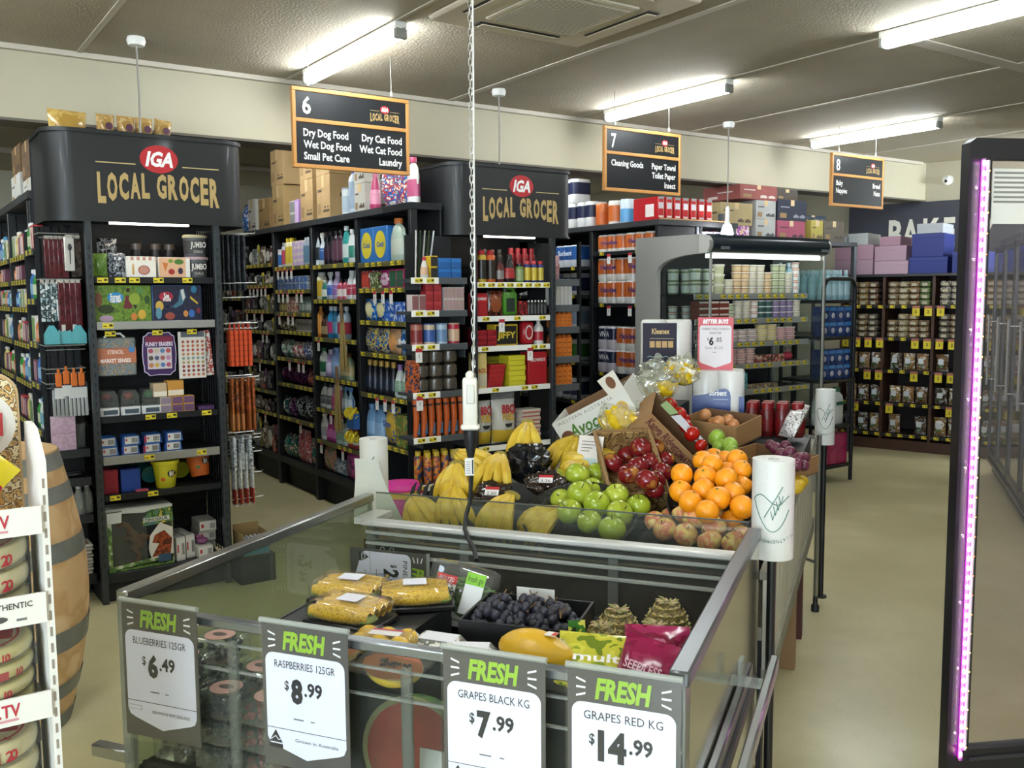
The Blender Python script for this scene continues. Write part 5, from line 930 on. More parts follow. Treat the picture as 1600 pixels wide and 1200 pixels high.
# ---------- shampoo gondola, seen along its face from the barrel ----------
L1=side(.745,9.3); X1=lambda v:9.3-v
k=gondola(.5,3.5,[X1(8.5),X1(7.7),X1(6.85),X1(5.92),3.47],2.2); 
for v0,v1 in ((5.9,5.72),): pass
for v0,v1 in ((6.85,5.92),(7.7,6.85),(8.5,7.7)):
    for z in (1.86,1.715,1.55,1.335,1.10,.85,.58): k.append(shelf(X1(v0)+.03,X1(v1)-.03,.42,z,mat('3A3E40',.4,.4),[X1(v0)+.1+.12*j for j in range(6)]))
L1.sh=PEND+[(0,9,2.17)]; PEND=[]
put(S('shelving_gondola',None,k),L1.m,'black gondola of shampoo and toiletries running away behind the barrel','shelving','aisle gondolas')
GS='toiletries in the shampoo gondola'
bs=[bottle(.06,.17,'D0D4D0','4A8AB0','6AA0B8',dp=.7,look='white shampoo bottle with blue label'),bottle(.055,.15,'2E8A3A','D8D8D8','C8D0B0',dp=.7,look='green shampoo bottle'),bottle(.06,.16,'C8B46A','E0DCC8','D8C890',dp=.7,look='yellow shampoo bottle'),bottle(.055,.16,'3A6AA8','D8D8D8','8AB0D0',dp=.7,look='blue shampoo bottle'),boxy(.055,.05,.13,'B8383A','D8C8C0',look='red toothpaste box'),boxy(.06,.05,.14,'D8D4CC','7A9A5A',look='white and green lotion box'),bottle(.05,.13,'C87A4A','E0D8D0','D8A080',dp=.7,look='peach lotion bottle'),boxy(.05,.05,.12,'6A3A4A','B08A9A',look='plum cosmetics box')]
for v0,v1,bn in ((6.85,5.92,'first'),(7.7,6.85,'second')):
    for zi,z in enumerate((1.86,1.715,1.55,1.335,1.10,.85,.58,.25)):
        if z==1.715: its=[(bs[(zi*3+j*3)%8],2) for j in range(7) if bs[(zi*3+j*3)%8].h<.135]
        else: its=[(bs[(zi*3+j*(3 if zi%2 else 5)+len(bn))%8],2) for j in range(7)]
        fill(L1,X1(v0)+.04,X1(v1)-.03,z,.015,its,f'{nth(zi)} shelf of {bn} toiletry bay','barrel',GS,.01,True)
put(carton(.4,.4,.12,'C8C6BE',mark='6A6A66',look='x'),L1.at(X1(6.3),.26,2.2006),'flat white carton on the shampoo gondola top beside the header','carton'); put(carton(.42,.4,.2,'C4C4BE',mark='5A5A5A',look='x'),L1.at(X1(6.85),.26,2.2006),'white printed carton on the shampoo gondola top','carton')
put(carton(.4,.4,.22,'6A5032',look='x'),L1.at(X1(6.3),.26,2.3212),'dark brown carton stacked on the flat white carton','carton'); put(carton(.4,.38,.18,'6A5032',look='x'),L1.at(X1(6.85),.26,2.4012),'dark brown carton stacked on the white printed carton','carton')
# short bay between the wing rack and the shampoo gondola
Ls=side(.70,5.74); k=[]
for z in (1.86,1.60,1.37,1.15,.9,.6,.3): k.append(shelf(.0,.31,.178,z,GREYM,(.1,.25)))
m=M(); m.bx(-.015,.0,0,.19,0,1.97,DK); k.append(S('upright',m)); m=M(); m.bx(0,.31,.18,.194,0,1.97,DK2); k.append(S('back_panel',m)); m=M(); m.bx(.0,.31,.02,.175,0,.1,DK2); k.append(S('base_plinth',m))
Ls.sh=PEND+[(0,1,2.1)]; PEND=[]
put(S('side_rack',None,k),Ls.m,'narrow black side rack behind the cutlery hooks','shelving')
for zi,z in enumerate((1.86,1.60,1.37,1.15,.9)): fill(Ls,.02,.31,z,.01,[(bs[(zi*2+1)%8],2),(bs[(zi*5+4)%8],2),(bs[(zi+3)%8],2)],f'{nth(zi)} shelf of narrow rack','cutlery hooks','goods in the narrow rack',.006,True)
# ---------- dairy fridge ----------
DF=Fr(*(G.m@Vector((5.0,4.72,0))).to_2d(),AG); CL=1.30
fg=mat('A3A29C',.4,.1); fgl=mat('C0C0BA',.35,.1); fdk=mat('1E2830',.3); k=[]
def profile(): 
    o=[(.78,0),(.78,2.04),(.10,2.035),(.03,2.02),(.0,1.985),(.0,1.94),(.02,1.905),(.10,1.895)]
    for j in range(9): a=PI/2*j/8; o.append((.10+.44*math.sin(a),1.77+.125*math.cos(a)))
    o+=[(.54,1.55),(.54,.45),(.02,.40),(.0,.0)]
    return o
po=profile()
m=M(); m.prism([(y,z) for y,z in po],-.045,-.005,fg,ax='x'); k.append(S('end_panel',m)); m=M(); m.prism([(y,z) for y,z in po],CL+.005,CL+.045,fg,ax='x'); k.append(S('end_panel',m))
m=M(); m.prism([(y,z) for y,z in [(p[0]-.008,p[1]) for p in po[2:8]]],-.055,-.045,fgl,ax='x'); k.append(S('end_trim',m))
m=M(); m.bx(-.005,CL+.005,.56,.78,.05,2.03,mat('161B20',.5)); m.bx(-.005,CL+.005,.0,.56,1.93,2.03,fdk); k.append(S('back_wall',m))
m=M(); m.tube([(-.004,.055,1.965),(CL+.004,.055,1.965)],.07,fdk,16); k.append(S('canopy',m)); 
for x in (.06,CL-.10): m=M(); m.bx(x,x+.09,-.018,-.012,1.925,1.945,mat('8A9296',.3,.5)); k.append(S('badge',m))
m=M(); m.bx(.02,CL-.02,.06,.10,1.865,1.892,glow('F4F8F0',2.2)); k.append(S('strip_light',m))
m=M(); m.bx(-.005,CL+.005,.0,.56,.0,.40,fg,.01); k.append(S('front_plinth',m))
for z,d in ((1.60,.36),(1.41,.37),(1.23,.38),(1.06,.39),(.86,.40)):
    s=shelf(.0,CL,d,z,mat('9EA2A0',.35,.4),[.05+.085*j for j in range(15) if (j*7+int(z*10))%5],[.34] if z in(1.23,.86) else [],lh=.045); s.at=T_((0,.55-d,0)); k.append(s)
m=M(); m.bx(.0,CL,.08,.56,.40,.44,fg); k.append(S('well',m))
for x in (-.0,CL-.008):
    m=M(); m.add([(x+.003,.03,.62),(x+.003,.54,.62),(x+.003,.54,1.77),(x+.003,.42,1.86),(x+.003,.10,1.893),(x+.003,.03,1.90)],[(0,1,2,3,4,5)],clear('D4E0DC',.03,.03)); q=M(); q.tube([(x+.003,.03,.5),(x+.003,.03,1.9)],.011,SILV,8); k.append(S('glass_end',m,[S('chrome_edge',q)]))
DF.sh=PEND; PEND=[]
put(S('dairy_fridge',None,k),DF.m,'grey open dairy fridge with a lit canopy full of tubs','fridge')
GD='tubs in the dairy fridge'
def tub(r,h,b_,l_,lb,look): return bottle(2*r,h,b_,l_,lb,st='tub',cat='tub',look=look)
f=lambda x0,z,items,where,d,gap=.01: fill(DF,x0,CL-.02,z,.55-d+.012,items,where,'grey side panel',GD,gap)
ol=tub(.045,.095,'7A7E52','C8C8B8','D8D8D0','olive dip tub'); cr=tub(.04,.056,'B8AE92','DCDAD2','CFC9B6','cream dip tub'); orr=tub(.04,.056,'B8844A','DCD6C8','D0B890','orange dip tub'); gr=tub(.036,.058,'7E8E5C','D4D4C8','B4BC9A','pale green dip tub'); pi_=tub(.036,.05,'C87A5A','E0D8D0','E4E2DC','salmon dip tub'); yl=tub(.05,.12,'D8C890','4A9A3A','D8D0A8','yogurt tub with green lid')
f(.02,1.60,[(ol,1,2)],'top dairy shelf edge',.36); f(.16,1.60,[(ol,1,2),(tub(.055,.075,'C8C8A8','DCDCD0','B8BC98','wide pale dip tub'),1,3),(cr,1,2),(orr,2,4),(cr,2,4),(orr,1,3),(gr,2,4),(cr,1,3),(pi_,1,5),(yl,2,2)],'top dairy shelf',.36,.006)
f(.06,1.41,[(boxy(.1,.09,.052,'7A3A2E','D8CFC8',st='stripe',look='brown lidded box'),3,3),(gr,1,2),(cr,2,3),(pi_,1,3),(tub(.036,.05,'4A6A62','D8DCD8','3A5A54','dark green dip tub'),2,3),(tub(.036,.052,'6A5A7A','DCD8DC','8A7A9A','violet dip tub'),3,3),(cr,1,3),(tub(.038,.052,'B0485A','E0C8CC','C87A8A','pink dip tub'),1,3)],'second dairy shelf',.37)
f(.05,1.23,[(boxy(.06,.06,.1,'5A2A3A C8B8B0 2A2030',look='dark cheese pack'),5),(tub(.05,.032,'8A3A34','E4E2DC','D8CCC4','flat white lidded tub'),3,3),(tub(.05,.034,'C8A84A','E4E2DC','D8C890','flat yellow tub'),2,4),(tub(.05,.034,'A8444A','E4E2DC','C8A0A0','flat red tub'),2,3)],'third dairy shelf',.38)
f(.05,1.06,[(tub(.05,.04,'C8C4B0','E0DED0','D0CCB8','flat cream tub'),3,1),(tub(.045,.045,'A85A5A','D8D0CC','C8A8A0','ruby tub'),3,3),(boxy(.07,.06,.06,'3A2A2A A85A4A C8B8A8',look='little meat pack'),4)],'fourth dairy shelf',.39)
f(.05,.86,[(boxy(.08,.06,.04,'B8A84A 8A9A4A',look='flat yellow pack'),3,2),(boxy(.07,.05,.05,'C87A3A',look='small orange pack'),2),(boxy(.085,.03,.13,'3A8A9A 6AB0B8 2A5A4A',look='teal picture book pack'),1),(boxy(.08,.06,.035,'A89A7A 6A5A4A',look='brown flat pack'),4)],'fifth dairy shelf',.40)
for z,n_,sp in ((1.60,'top',ol),(1.41,'second',pi_),(1.23,'third',gr),(1.06,'fourth',cr),(.86,'fifth',orr)):
    for i in range(3):
        for l in range(2): put(sp,DF.at(.06+.11*i,.47-.03*i,z+.0006+l*(sp.h+.001)),f'{sp.look} at the back of {n_} dairy shelf, {"upper" if l else "lower"}, {nth(i)} from side panel','tub',GD)
b=M(); b.ell((0,0,.035),(.05,.04,.035),mat('B83A4A',.3),12,7); q=M(); q.lathe([(.012,.06),(.03,.1)],clear('F0D8DC',.3,.1),8); put(S('shellfish_bag',b,[S('gathered_top',q)],cat='bag'),DF.at(1.15,.26,1.0606),'tied bag of pink sweets on the fourth dairy shelf','bag')
# bottles at the rack end, top of fridge side
jug=bottle(.075,.25,'8FB4BC','B4CCD0','A0C0C8',look='pale blue milk bottle')
for i in range(3):
    for j in range(2): put(jug,DF.at(1.05+i*.082,.25+.085*j,1.6006),f'pale blue milk bottle in the fridge top shelf, {nth(i)} from the tubs, {"back" if j else "front"} row','bottle',GD) if i else None
for i in range(3):
    for z,w_ in ((1.41,'second'),(1.06,'fourth')): put(boxy(.075,.09,.14,'1E3A7A 2A5AA8 C8B8B0 16244A',look='x'),DF.at(1.06+i*.078,.26,z+.0006),f'blue yogurt pack on the {w_} dairy shelf, {nth(i)} along','packet',GD) if False else None
# ---------- arched milk rack ----------
RK=Fr(*(G.m@Vector((6.44,4.86,0))).to_2d(),AG); rb=mat('141518',.35,.3); k=[]
for y in (.0,.42):
    m=M(); pts=[(.0,y,0),(.0,y,1.62)]+[(.08-.08*math.cos(a*PI/12),y,1.62+.1*math.sin(a*PI/12)) for a in range(1,7)]+[(.34+.08*math.sin(a*PI/12),y,1.62+.1*math.cos(a*PI/12)) for a in range(0,6)]+[(.42,y,1.62),(.42,y,0)]
    m.tube(pts,.017,rb,10); k.append(S('arched_frame',m))
for z in (1.545,1.24,.88,.49,.15):
    m=M(); m.bx(.0,.42,-.01,.43,z-.028,z,rb,.004); k.append(S('shelf',m))
put(S('milk_rack',None,k),RK.m,'black arched wire rack of bottles beside the dairy fridge','rack')
GM='goods on the arched rack'
for j in range(4):
    for i in range(5): put(jug,RK.at(.05+i*.08,.06+j*.095,1.5456),f'pale blue milk bottle on the arched rack, {nth(i)} from the fridge, {["front","second","third","back"][j]} row','bottle',GM)
yb=boxy(.088,.1,.125,'1B2E62 24488A','2A6AB0',st='stripe',look='x')
def yog():
    b=M(); b.box((0,0,.0625),(.09,.1,.125),pm('1A2A5A 20407E 16224A',30,.3),.004); q=M(); q.bx(-.043,.043,-.0515,-.0505,.09,.118,mat('3A7AB8',.35)); b.ell((0,-.045,.05),(.026,.014,.026),mat('A8A8B0',.3),8,6); return S('yogurt_pack',b,[S('light_blue_band',q)],cat='packet')
yg=yog()
for z,n_ in ((1.24,'second'),(.88,'third')):
    for i in range(4):
        for l in range(2): put(yg,RK.at(.055+i*.1,.065,z+.0006+l*.1256),f'dark blue yogurt pack, {"upper" if l else "lower"}, {nth(i)} from fridge, {n_} rack shelf','packet',GM)
jw=bottle(.16,.31,'C4C8C2','2E6A44','C8CCC4',st='jug',dp=.6,look='x'); q=M(); q.bx(-.06,.06,-.052,-.0495,.16,.19,mat('2A5A40')); jw.kids.append(S('green_print',q))
put(jw,RK.at(.32,.09,.4906),'white two litre jug with green lid on the lower rack shelf','bottle',GM); put(jw,RK.at(.13,.12,.4906),'white jug nearer the fridge on the lower rack shelf','bottle',GM)
for i in range(3):
    for l in range(2): put(boxy(.12,.12,.13,'9A1E4A','A82A5A',st='oval',look='x'),RK.at(.085+i*.125,.08,.1506+l*.1306),f'crimson boxed pack, {"upper" if l else "lower"}, {nth(i)} from the fridge, bottom rack shelf','box',GM)
# ---------- stock boxes on a tall rack behind the fridge ----------
ST=Fr(*(G.m@Vector((6.18,5.75,0))).to_2d(),AG); k=[]
for x in (.0,1.9): 
    for y in (.0,.7): m=M(); m.bx(x-.02,x+.02,y-.02,y+.02,0,2.3 if (x,y)==(0,0) else 2.1,GREYM); k.append(S('upright',m))
for z in (.4,1.2,2.1): m=M(); m.bx(-.02,1.92,-.02,.72,z-.04,z,DK); k.append(S('shelf',m))
put(S('stock_rack',None,k),ST.m,'grey stock rack of cartons behind the dairy fridge','rack'); GX='cartons on the stock rack'
s=lambda x,y,z,sp,lb: put(sp,ST.at(x,y+sp.d/2,z+.0006),lb,'carton',GX)
s(.22,.03,2.10,boxy(.36,.2,.11,'6A2A7A B83A9A D8C8D8 C8A03A',look='x'),'purple and white printed packet box under the lit bulb'); s(.24,.26,2.10,carton(.36,.4,.16,'8A7A5A',look='x'),'plain brown carton behind the purple packet box')
s(.23,.03,2.2606-.05,carton(.42,.2,.2,'A8956A',mark='5A4A3A',look='x'),'tan printed carton behind the hanging lit bulb')
s(.62,.03,2.10,carton(.27,.4,.18,'A8A8A4',mark='4A4A4A',look='x'),'grey white carton, lower, beside the tan carton'); s(.62,.03,2.2806,carton(.27,.4,.17,'A4A4A0',mark='4A4A4A',look='x'),'grey white carton, upper, beside the tan carton')
s(.52,.03,2.4512,carton(.5,.45,.13,'8A4A44',mark='C8B8B0',look='x'),'red and white printed carton on top of the grey white cartons'); s(.98,.03,2.10,carton(.4,.42,.18,'9A4A5E',mark='4A2A34',look='x'),'dusty pink carton behind the fridge canopy'); s(.99,.03,2.2812,carton(.42,.42,.19,'262A3A',mark='7A7A84',look='x'),'dark navy carton stacked on the dusty pink carton')
s(1.36,.03,2.10,carton(.18,.45,.2,'A89A4A',mark='5A4A3A',look='x'),'yellow faced carton beside the dusty pink one'); s(1.62,.03,2.10,carton(.32,.45,.2,'5E5548',mark='3A342C',look='x'),'dull brown carton at the bakery end of stock rack'); s(1.45,.15,2.3006,carton(.4,.3,.06,'2E3A4A',mark='6A6A70',look='x'),'flat dark blue tray on the yellow carton')
s(.95,.06,2.4712,carton(.3,.4,.1,'4A443E',look='x'),'dark carton on top of the navy carton')
# ---------- bakery shelving ----------
wd=mat('4A2E1E',.5,var=.3,vs=6); wdd=mat('241812',.6); k=[]
m=M(); m.bx(-.1,1.62,.5,.53,.0,1.77,wdd); k.append(S('back_panel',m)); m=M(); m.bx(-.12,1.64,-.02,.55,1.762,1.79,mat('3A3A3C',.35,.3),.003); k.append(S('top_board',m)); m=M(); m.bx(-.1,1.62,.02,.5,0,.11,wd); k.append(S('base_plinth',m))
for x in (-.1,.325,.80,1.21,1.62): m=M(); m.bx(x-.014,x+.014,.0,.5,.11,1.762,wd); k.append(S('divider',m))
KZ=(1.475,1.15,.82,.485,.17)
rg=random.Random(4)
for z in KZ:
    m=M(); m.bx(-.086,1.606,.01,.5,z-.022,z-.002,wdd); m.bx(-.086,1.606,.0,.008,z-.028,z+.003,mat('1A1614',.5))
    kk=[]
    for x in [-.05+.115*j for j in range(15)]:
        kk.append(ticket('Y',x,z-.014,-.001) if rg.random()<.6 or z<.4 else None)
        if kk[-1] is None:
            kk.pop(); t=M(); t.bx(-.035,.035,-.004,-.002,-.105,-.005,YT); t.bx(-.035,.035,-.0048,-.004,-.03,-.005,mat('B06A5A')); t.text('2',.03,YK,(0,-.0055,-.062),bold=.03); q=S('shelf_ticket',t,at=T_((x,0,z))); kk.append(q)
    k.append(S('shelf',m,kk))
put(S('bakery_shelving',None,k),K.m,'dark timber bakery shelving under the bakery board','shelving')
GN='bakery packs on the timber shelving'
def pk(c,w=.085,h=.055,i=0):
    b=M(); b.box((0,0,h/2),(w,.14,h),pm(c,45,.25),.012); q=M(); q.box((0,-.002,h/2+.002),(w*1.03,.145,h*.9),clear('F0ECE4',.12,.1),.01); b.bx(-w*.25,w*.25,-.0725,-.0715,h*.2,h*.7,mat('C8C0A8')); return S('biscuit_pack',b,[S('clear_wrap',q)],w=w,h=h+.004,d=.15,cat='packet')
cs=['8A6A3A 6A4A24 A88A54','A88A4A 8A6A34 C8A868','7A4A2A 5A2E18 9A6A44','9A7A4A 6A4A2A B89A6A','A8946A 8A7850 C8B88A','A07A4A 7A5228 B89468','6A8A3A 4E6A2A 8AA04A','2A2422 C8C0B8 4A403A','5A4A3A 3A2E22 7A6A54']
def bstack(row,x,c,n,h=.056): 
    for l in range(n): put(pk(cs[c],.095,h),K.at(x,.075,KZ[row]+.0006+l*(h+.0045)),f'{["tan","golden","rust","brown","beige","honey","green","black and white","dark brown"][c]} biscuit pack, {nth(l)} up, {nth(int((x+.1)/.104))} stack from milk rack, {nth(row)} shelf','packet',GN)
BAYK=((-.086,.311),(.339,.786),(.814,1.196),(1.224,1.606))
rj=0
for x0,x1 in BAYK:
    n_=int((x1-x0-.01)/.101)
    for j in range(n_):
        x=(x0+x1)/2+(j-(n_-1)/2)*.1012; bstack(0,x,(0,1,2,3,4,5,6,7,7,4,5,3,0,1)[rj%14],4); bstack(1,x,(8,0,8,3,4,5,0,8,3,1,5,2,0,4)[rj%14],4 if rj%3 else 3); rj+=1
def loaf(c,w=.13,h=.17):
    p=pouch(w,h,.1,pm(c,30,.2),None,gl=.2,look='x',cat='bag'); q=M(); q.bx(-w*.22,w*.22,-.057,-.0555,h*.42,h*.72,mat('C8CCCC',.3)); q.bx(-w*.2,w*.2,-.058,-.057,h*.28,h*.36,mat('3A6A3A',.4)); s=S('bread_bag',None,[S('label',q)],cat='bag'); s.me=p.me; return s
lc=['A8845A 8A6438 D0C8BC','8A6A44 6A4A2A C8C4BC','3A342E 6A5A44 B8B8B4','B0905E 8A6A3A D8D4CC']
for r_,n_ in ((2,'third'),(3,'fourth'),(4,'lowest')):
    jj=0
    for x0,x1 in BAYK:
        for j in range(3):
            jj+=1
            if (jj*5+r_)%13==3: continue
            put(loaf(lc[(jj+r_)%4],.115,.17 if r_<4 else .19),K.at((x0+x1)/2+(j-1)*.128,.10,KZ[r_]+.0006),f'{["pale bread","brown bread","dark rye","golden roll"][(jj+r_)%4]} bag, {nth(jj-1)} from the milk rack, {n_} bakery shelf','bag',GN)
# cake boxes on top
def cake(w,d,h,c):
    b=M(); b.box((0,0,h*.5),(w,d,h),mat(c,.55),.002); q=M(); q.box((0,0,h-.02),(w*1.012,d*1.012,.042),mat(c,.5),.002); return S('cake_box',b,[S('lid',q)],w=w,h=h+.002,d=d,cat='box')
c=lambda x,z,w,h,col,lb,y=.03: put(cake(w,.38,h,col),K.at(x,y+.19,z+.0006),lb,'box','cake boxes on bakery shelving')
c(.0,1.79,.39,.15,'A88A9A','large dusty pink cake box beside the blue ones, lower in the rack side pile'); c(.0,1.943,.39,.15,'A88494','large dusty pink cake box, upper in the rack side pile'); c(-.155,2.096,.16,.09,'A8ACAC','low white cake box on the rack side pink pile'); c(.04,2.096,.2,.115,'B0B4B4','taller white cake box on the pink pile')
c(.375,1.79,.33,.13,'B092A2','pink cake box at the bottom of the middle pile'); c(.365,1.923,.31,.15,'A88898','pink cake box second in the middle pile'); c(.36,2.076,.2,.09,'A07A8A','small pink cake box topping the middle pile')
c(.728,1.79,.36,.16,'1E2E7A','wide royal blue cake box under two others'); c(.72,1.953,.3,.225,'1B2A74','tall royal blue cake box stacked on the wide one'); c(.735,2.181,.24,.095,'A8ACB0','small white cake box on the royal blue pile'); c(1.1,1.79,.3,.2,'1E2E7A','royal blue cake box behind the glass panel')
# ---------- refrigerated produce bin in front ----------
steel=mat('9A9C98',.28,.9); steeld=mat('6E7072',.3,.85); mirror=mat('C2BEA6',.14,.95); blk=mat('15181C',.45); blkp=mat('17191A',.45); acr=clear('EEF2EC',.035,.02); dkbr=mat('46342A',.2,coat=.4,var=.45,vs=5)
X0,X1,Y0,Y1=-1.61,-.30,1.615,2.735; k=[]
m=M(); m.bx(X0+.03,X1-.03,Y0+.05,Y1-.05,.08,.46,blkp,.01); k.append(S('base_cabinet',m))
m=M(); m.bx(X0+.01,X1-.02,Y0+.012,Y1-.08,.46,.50,blkp)
for i in range(9): m.bx(X0+.02+i*.142,X0+.028+i*.142,Y0+.02,Y1-.09,.5005,.508,mat('2E3432',.4))
for i in range(9): m.bx(X0+.015,X1-.03,Y0+.02+i*.118,Y0+.028+i*.118,.5005,.508,mat('2E3432',.4))
k.append(S('mesh_deck',m))
m=M(); m.bx(X0,X0+.008,Y0,Y1,.47,.90,clear('DCE4D8',.06,.02,1.6)); k.append(S('glass_side',m))
m=M(); m.bx(X0-.014,X0+.02,Y0-.01,Y1,.90,.93,steel,.004); m.bx(X0+.0,X0+.012,Y1-.012,Y1,.5,.9,steel); k.append(S('side_rail',m))
m=M(); m.bx(X0-.012,X0+.018,Y0-.012,Y0+.01,.30,.91,clear('C8D0D0',.25,.05),.004); k.append(S('corner_post',m))
m=M(); m.bx(X0+.02,X1-.035,Y0+.004,Y0+.009,.49,.893,clear('FAFCFA',.01,.02,.25)); 
for x in (-1.30,-.87,-.40): m.bx(x-.012,x+.012,Y0-.012,Y0+.003,.5,.85,clear('E4E8E4',.1,.05),.003)
m.bx(X0+.02,X1-.035,Y0-.003,Y0+.0035,.835,.84,clear('D0D4D0',.25,.05)); m.bx(X0+.02,X1-.035,Y0-.003,Y0+.0035,.775,.78,clear('D0D4D0',.25,.05)); k.append(S('front_panel',m))
m=M(); m.bx(X0+.02,X1-.035,Y0-.006,Y0+.022,.872,.893,mat('8E9498',.25,.8),.003); k.append(S('front_rail',m))
m=M(); m.bx(X1-.03,X1,Y0-.02,Y0+.02,.06,.905,steel,.003); m.lathe([(.009,0),(.009,.006)],mat('D8D8D4',.3),10,T_((X1-.015,Y0-.021,.78))@Matrix.Rotation(PI/2,4,'X')); k.append(S('front_post',m))
m=M(); m.bx(X1-.012,X1,Y0+.02,Y1-.045,.22,.90,mirror); k.append(S('steel_side',m))
m=M(); m.bx(X1-.032,X1+.006,Y0-.02,Y1-.045,.90,.93,steeld,.004); k.append(S('side_rail',m))
m=M(); m.bx(X1+.085,X1+.105,Y0-.1,2.20,.715,.75,steel,.004); k.append(S('bump_rail',m))
m=M(); m.bx(X1+.001,X1+.022,Y0,2.40,.605,.645,steeld,.004); m.bx(X1+.001,X1+.03,Y0,2.42,.575,.604,mat('1A1A1A',.5)); k.append(S('bump_rail',m))
m=M(); m.bx(X1+.001,X1+.09,2.13,2.17,.69,.70,clear('E0E4E4',.3,.05)); m.bx(X1+.02,X1+.03,2.13,2.17,.70,.75,clear('E0E4E4',.3,.05)); k.append(S('rail_bracket',m))
m=M(); m.bx(X0-.13,X0-.012,1.62,1.65,.50,.53,steel,.003); k.append(S('bump_rail',m))
m=M(); m.bx(X0+.02,X1-.02,Y1-.075,Y1-.055,.46,.79,dkbr); k.append(S('back_board',m))
m=M(); m.bx(X0+.07,X1-.035,2.595,2.601,.50,.86,clear('E4E4DE',.05,.03))
for z in (.835,.80,.765): m.bx(X0+.07,X1-.035,2.582,2.594,z-.006,z+.006,clear('E8E8E4',.45,.05),.003)
for x in (X0+.075,-1.2,-.72): m.bx(x,x+.03,2.584,2.594,.52,.83,clear('E0E4E0',.12,.04))
for i in range(16):
    for x in (X0+.13,X0+.165): m.tube([(x+.008*math.cos(a*PI/4),2.590,.80-i*.017+.006*math.sin(a*PI/4)) for a in range(8)],.0012,clear('F4F8F4',.5,.03),4,closed=True)
k.append(S('clear_divider',m))
m=M(); m.bx(X0+.055,X1-.03,2.575,2.625,.856,.876,mat('C4C4BE',.3,.2),.006); k.append(S('divider_ledge',m))
m=M(); m.bx(X0+.03,X1-.035,Y1-.004,Y1,.70,.935,acr); m.bx(X0+.03,X1-.035,Y1-.0042,Y1+.0002,.932,.936,mat('4A4E48',.3)); k.append(S('clear_back_sheet',m))
m=M(); m.bx(X0+.02,X0+.09,2.60,Y1,.855,.875,mat('C4C4BE',.3,.2)); k.append(S('ledge_end',m))
for x in (X0+.1,X1-.1):
    for y in (Y0+.12,Y1-.12): m=M(); m.bx(x-.025,x+.025,y-.025,y+.025,0,.08,blkp); k.append(S('leg',m))
put(S('produce_bin',None,k),B.m,'glass sided produce bin with steel rails carrying the price cards','display bin')
# price cards hung over the front glass
chal=mat('4A4842',.6); pap=mat('DEE0EA',.55); lime=mat('8FB92C',.5); ink=mat('141416',.6); inkl=mat('77777A',.6); wht=mat('E8E8E4',.5)
def round_panel(m,x0,x1,z0,z1,y,mt,r=.02,point=0):
    o=[]
    for cx,cz,a0 in ((x1-r,z1-r,0),(x0+r,z1-r,90)): o+=[(cx+r*math.cos(math.radians(a0+15*j)),y,cz+r*math.sin(math.radians(a0+15*j))) for j in range(7)]
    o+=[(x0,y,z0+r),(x0+r*.3,y,z0+r*.3),(x0+r,y,z0)]; 
    if point: o+=[((x0+x1)/2,y,z0-point)]
    o+=[(x1-r,y,z0),(x1-r*.3,y,z0+r*.3),(x1,y,z0+r)]
    m.add(o,[tuple(range(len(o)))],mt)
def price_card(name,dol,cents,origin,au,W=.212,H=.312):
    b=M(); b.bx(-W/2,W/2,-.002,.0,-H,0,chal)
    p=M(); round_panel(p,-W*.46,W*.46,-H*.86,-H*.20,-.0028,pap,.02,.022)
    t=M(); t.text('FRESH',.039,lime,(0,-.0034,-H*.108),bold=.045,shear=.18,w=W*.5)
    for sg in (-1,1):
        for j in (-1,0,1): 
            x=sg*W*.335; z=-H*.112+j*.011; c=M(); t.add([(x,-.0032,z-.002),(x+sg*.018,-.0032,z-.002+j*.006),(x+sg*.018,-.0032,z+.002+j*.006),(x,-.0032,z+.002)],[(0,1,2,3) if sg>0 else (3,2,1,0)],wht)
    t.text(name,.017,ink,(0,-.0034,-H*.275),bold=.0,w=W*.70 if len(name)>9 else W*.6)
    n=len(dol); wd=.027*n+.004; tw=.011+.004+wd+.003+.044; x=-tw/2-.004
    t.text('$',.024,ink,(x+.0055,-.0034,-H*.425),w=.011,bold=.02); x+=.015; t.text(dol,.056,ink,(x+wd/2,-.0034,-H*.455),bold=.05,w=wd*.94); x+=wd+.003; t.text('.'+cents,.030,ink,(x+.022,-.0034,-H*.43),bold=.03,w=.044)
    t.bx(-.03,-.005,-.0033,-.0031,-H*.655,-H*.645,inkl); t.bx(.012,.022,-.0033,-.0031,-H*.655,-H*.647,inkl)
    t.bx(-W*.46,W*.46,-.0033,-.0031,-H*.735,-H*.731,ink); t.text(origin,.0075,ink,(W*.12,-.0034,-H*.80),w=W*.5)
    if au:
        t.add([(-W*.36,-.0034,-H*.745),(-W*.44,-.0034,-H*.835),(-W*.28,-.0034,-H*.835)],[(0,1,2)],ink); t.bx(-W*.44,-W*.28,-.0035,-.0033,-H*.875,-H*.845,ink); t.tube([(-W*.42,-.0036,-H*.82),(-W*.36,-.0036,-H*.79),(-W*.33,-.0036,-H*.815),(-W*.30,-.0036,-H*.81)],.0012,pap,4)
    else: t.bx(-W*.44,-W*.27,-.0034,-.0032,-H*.80,-H*.768,inkl); t.bx(-W*.436,-W*.274,-.0036,-.0034,-H*.797,-H*.771,pap)
    h=M(); h.bx(-W/2-.003,W/2+.003,-.008,-.006,-H-.008,.004,clear('FEFEFF',.01,.03)); h.tube([(-W/2-.003,-.002,.005),(W/2+.003,-.002,.005)],.006,clear('E0E0D8',.45,.05),8); h.bx(-W/2-.003,W/2+.003,.001,.003,-.03,.004,clear('FEFEFF',.01,.03))
    return S('price_card',b,[S('paper_panel',p),S('lettering',t),S('clear_sleeve',h)],cat='price card')
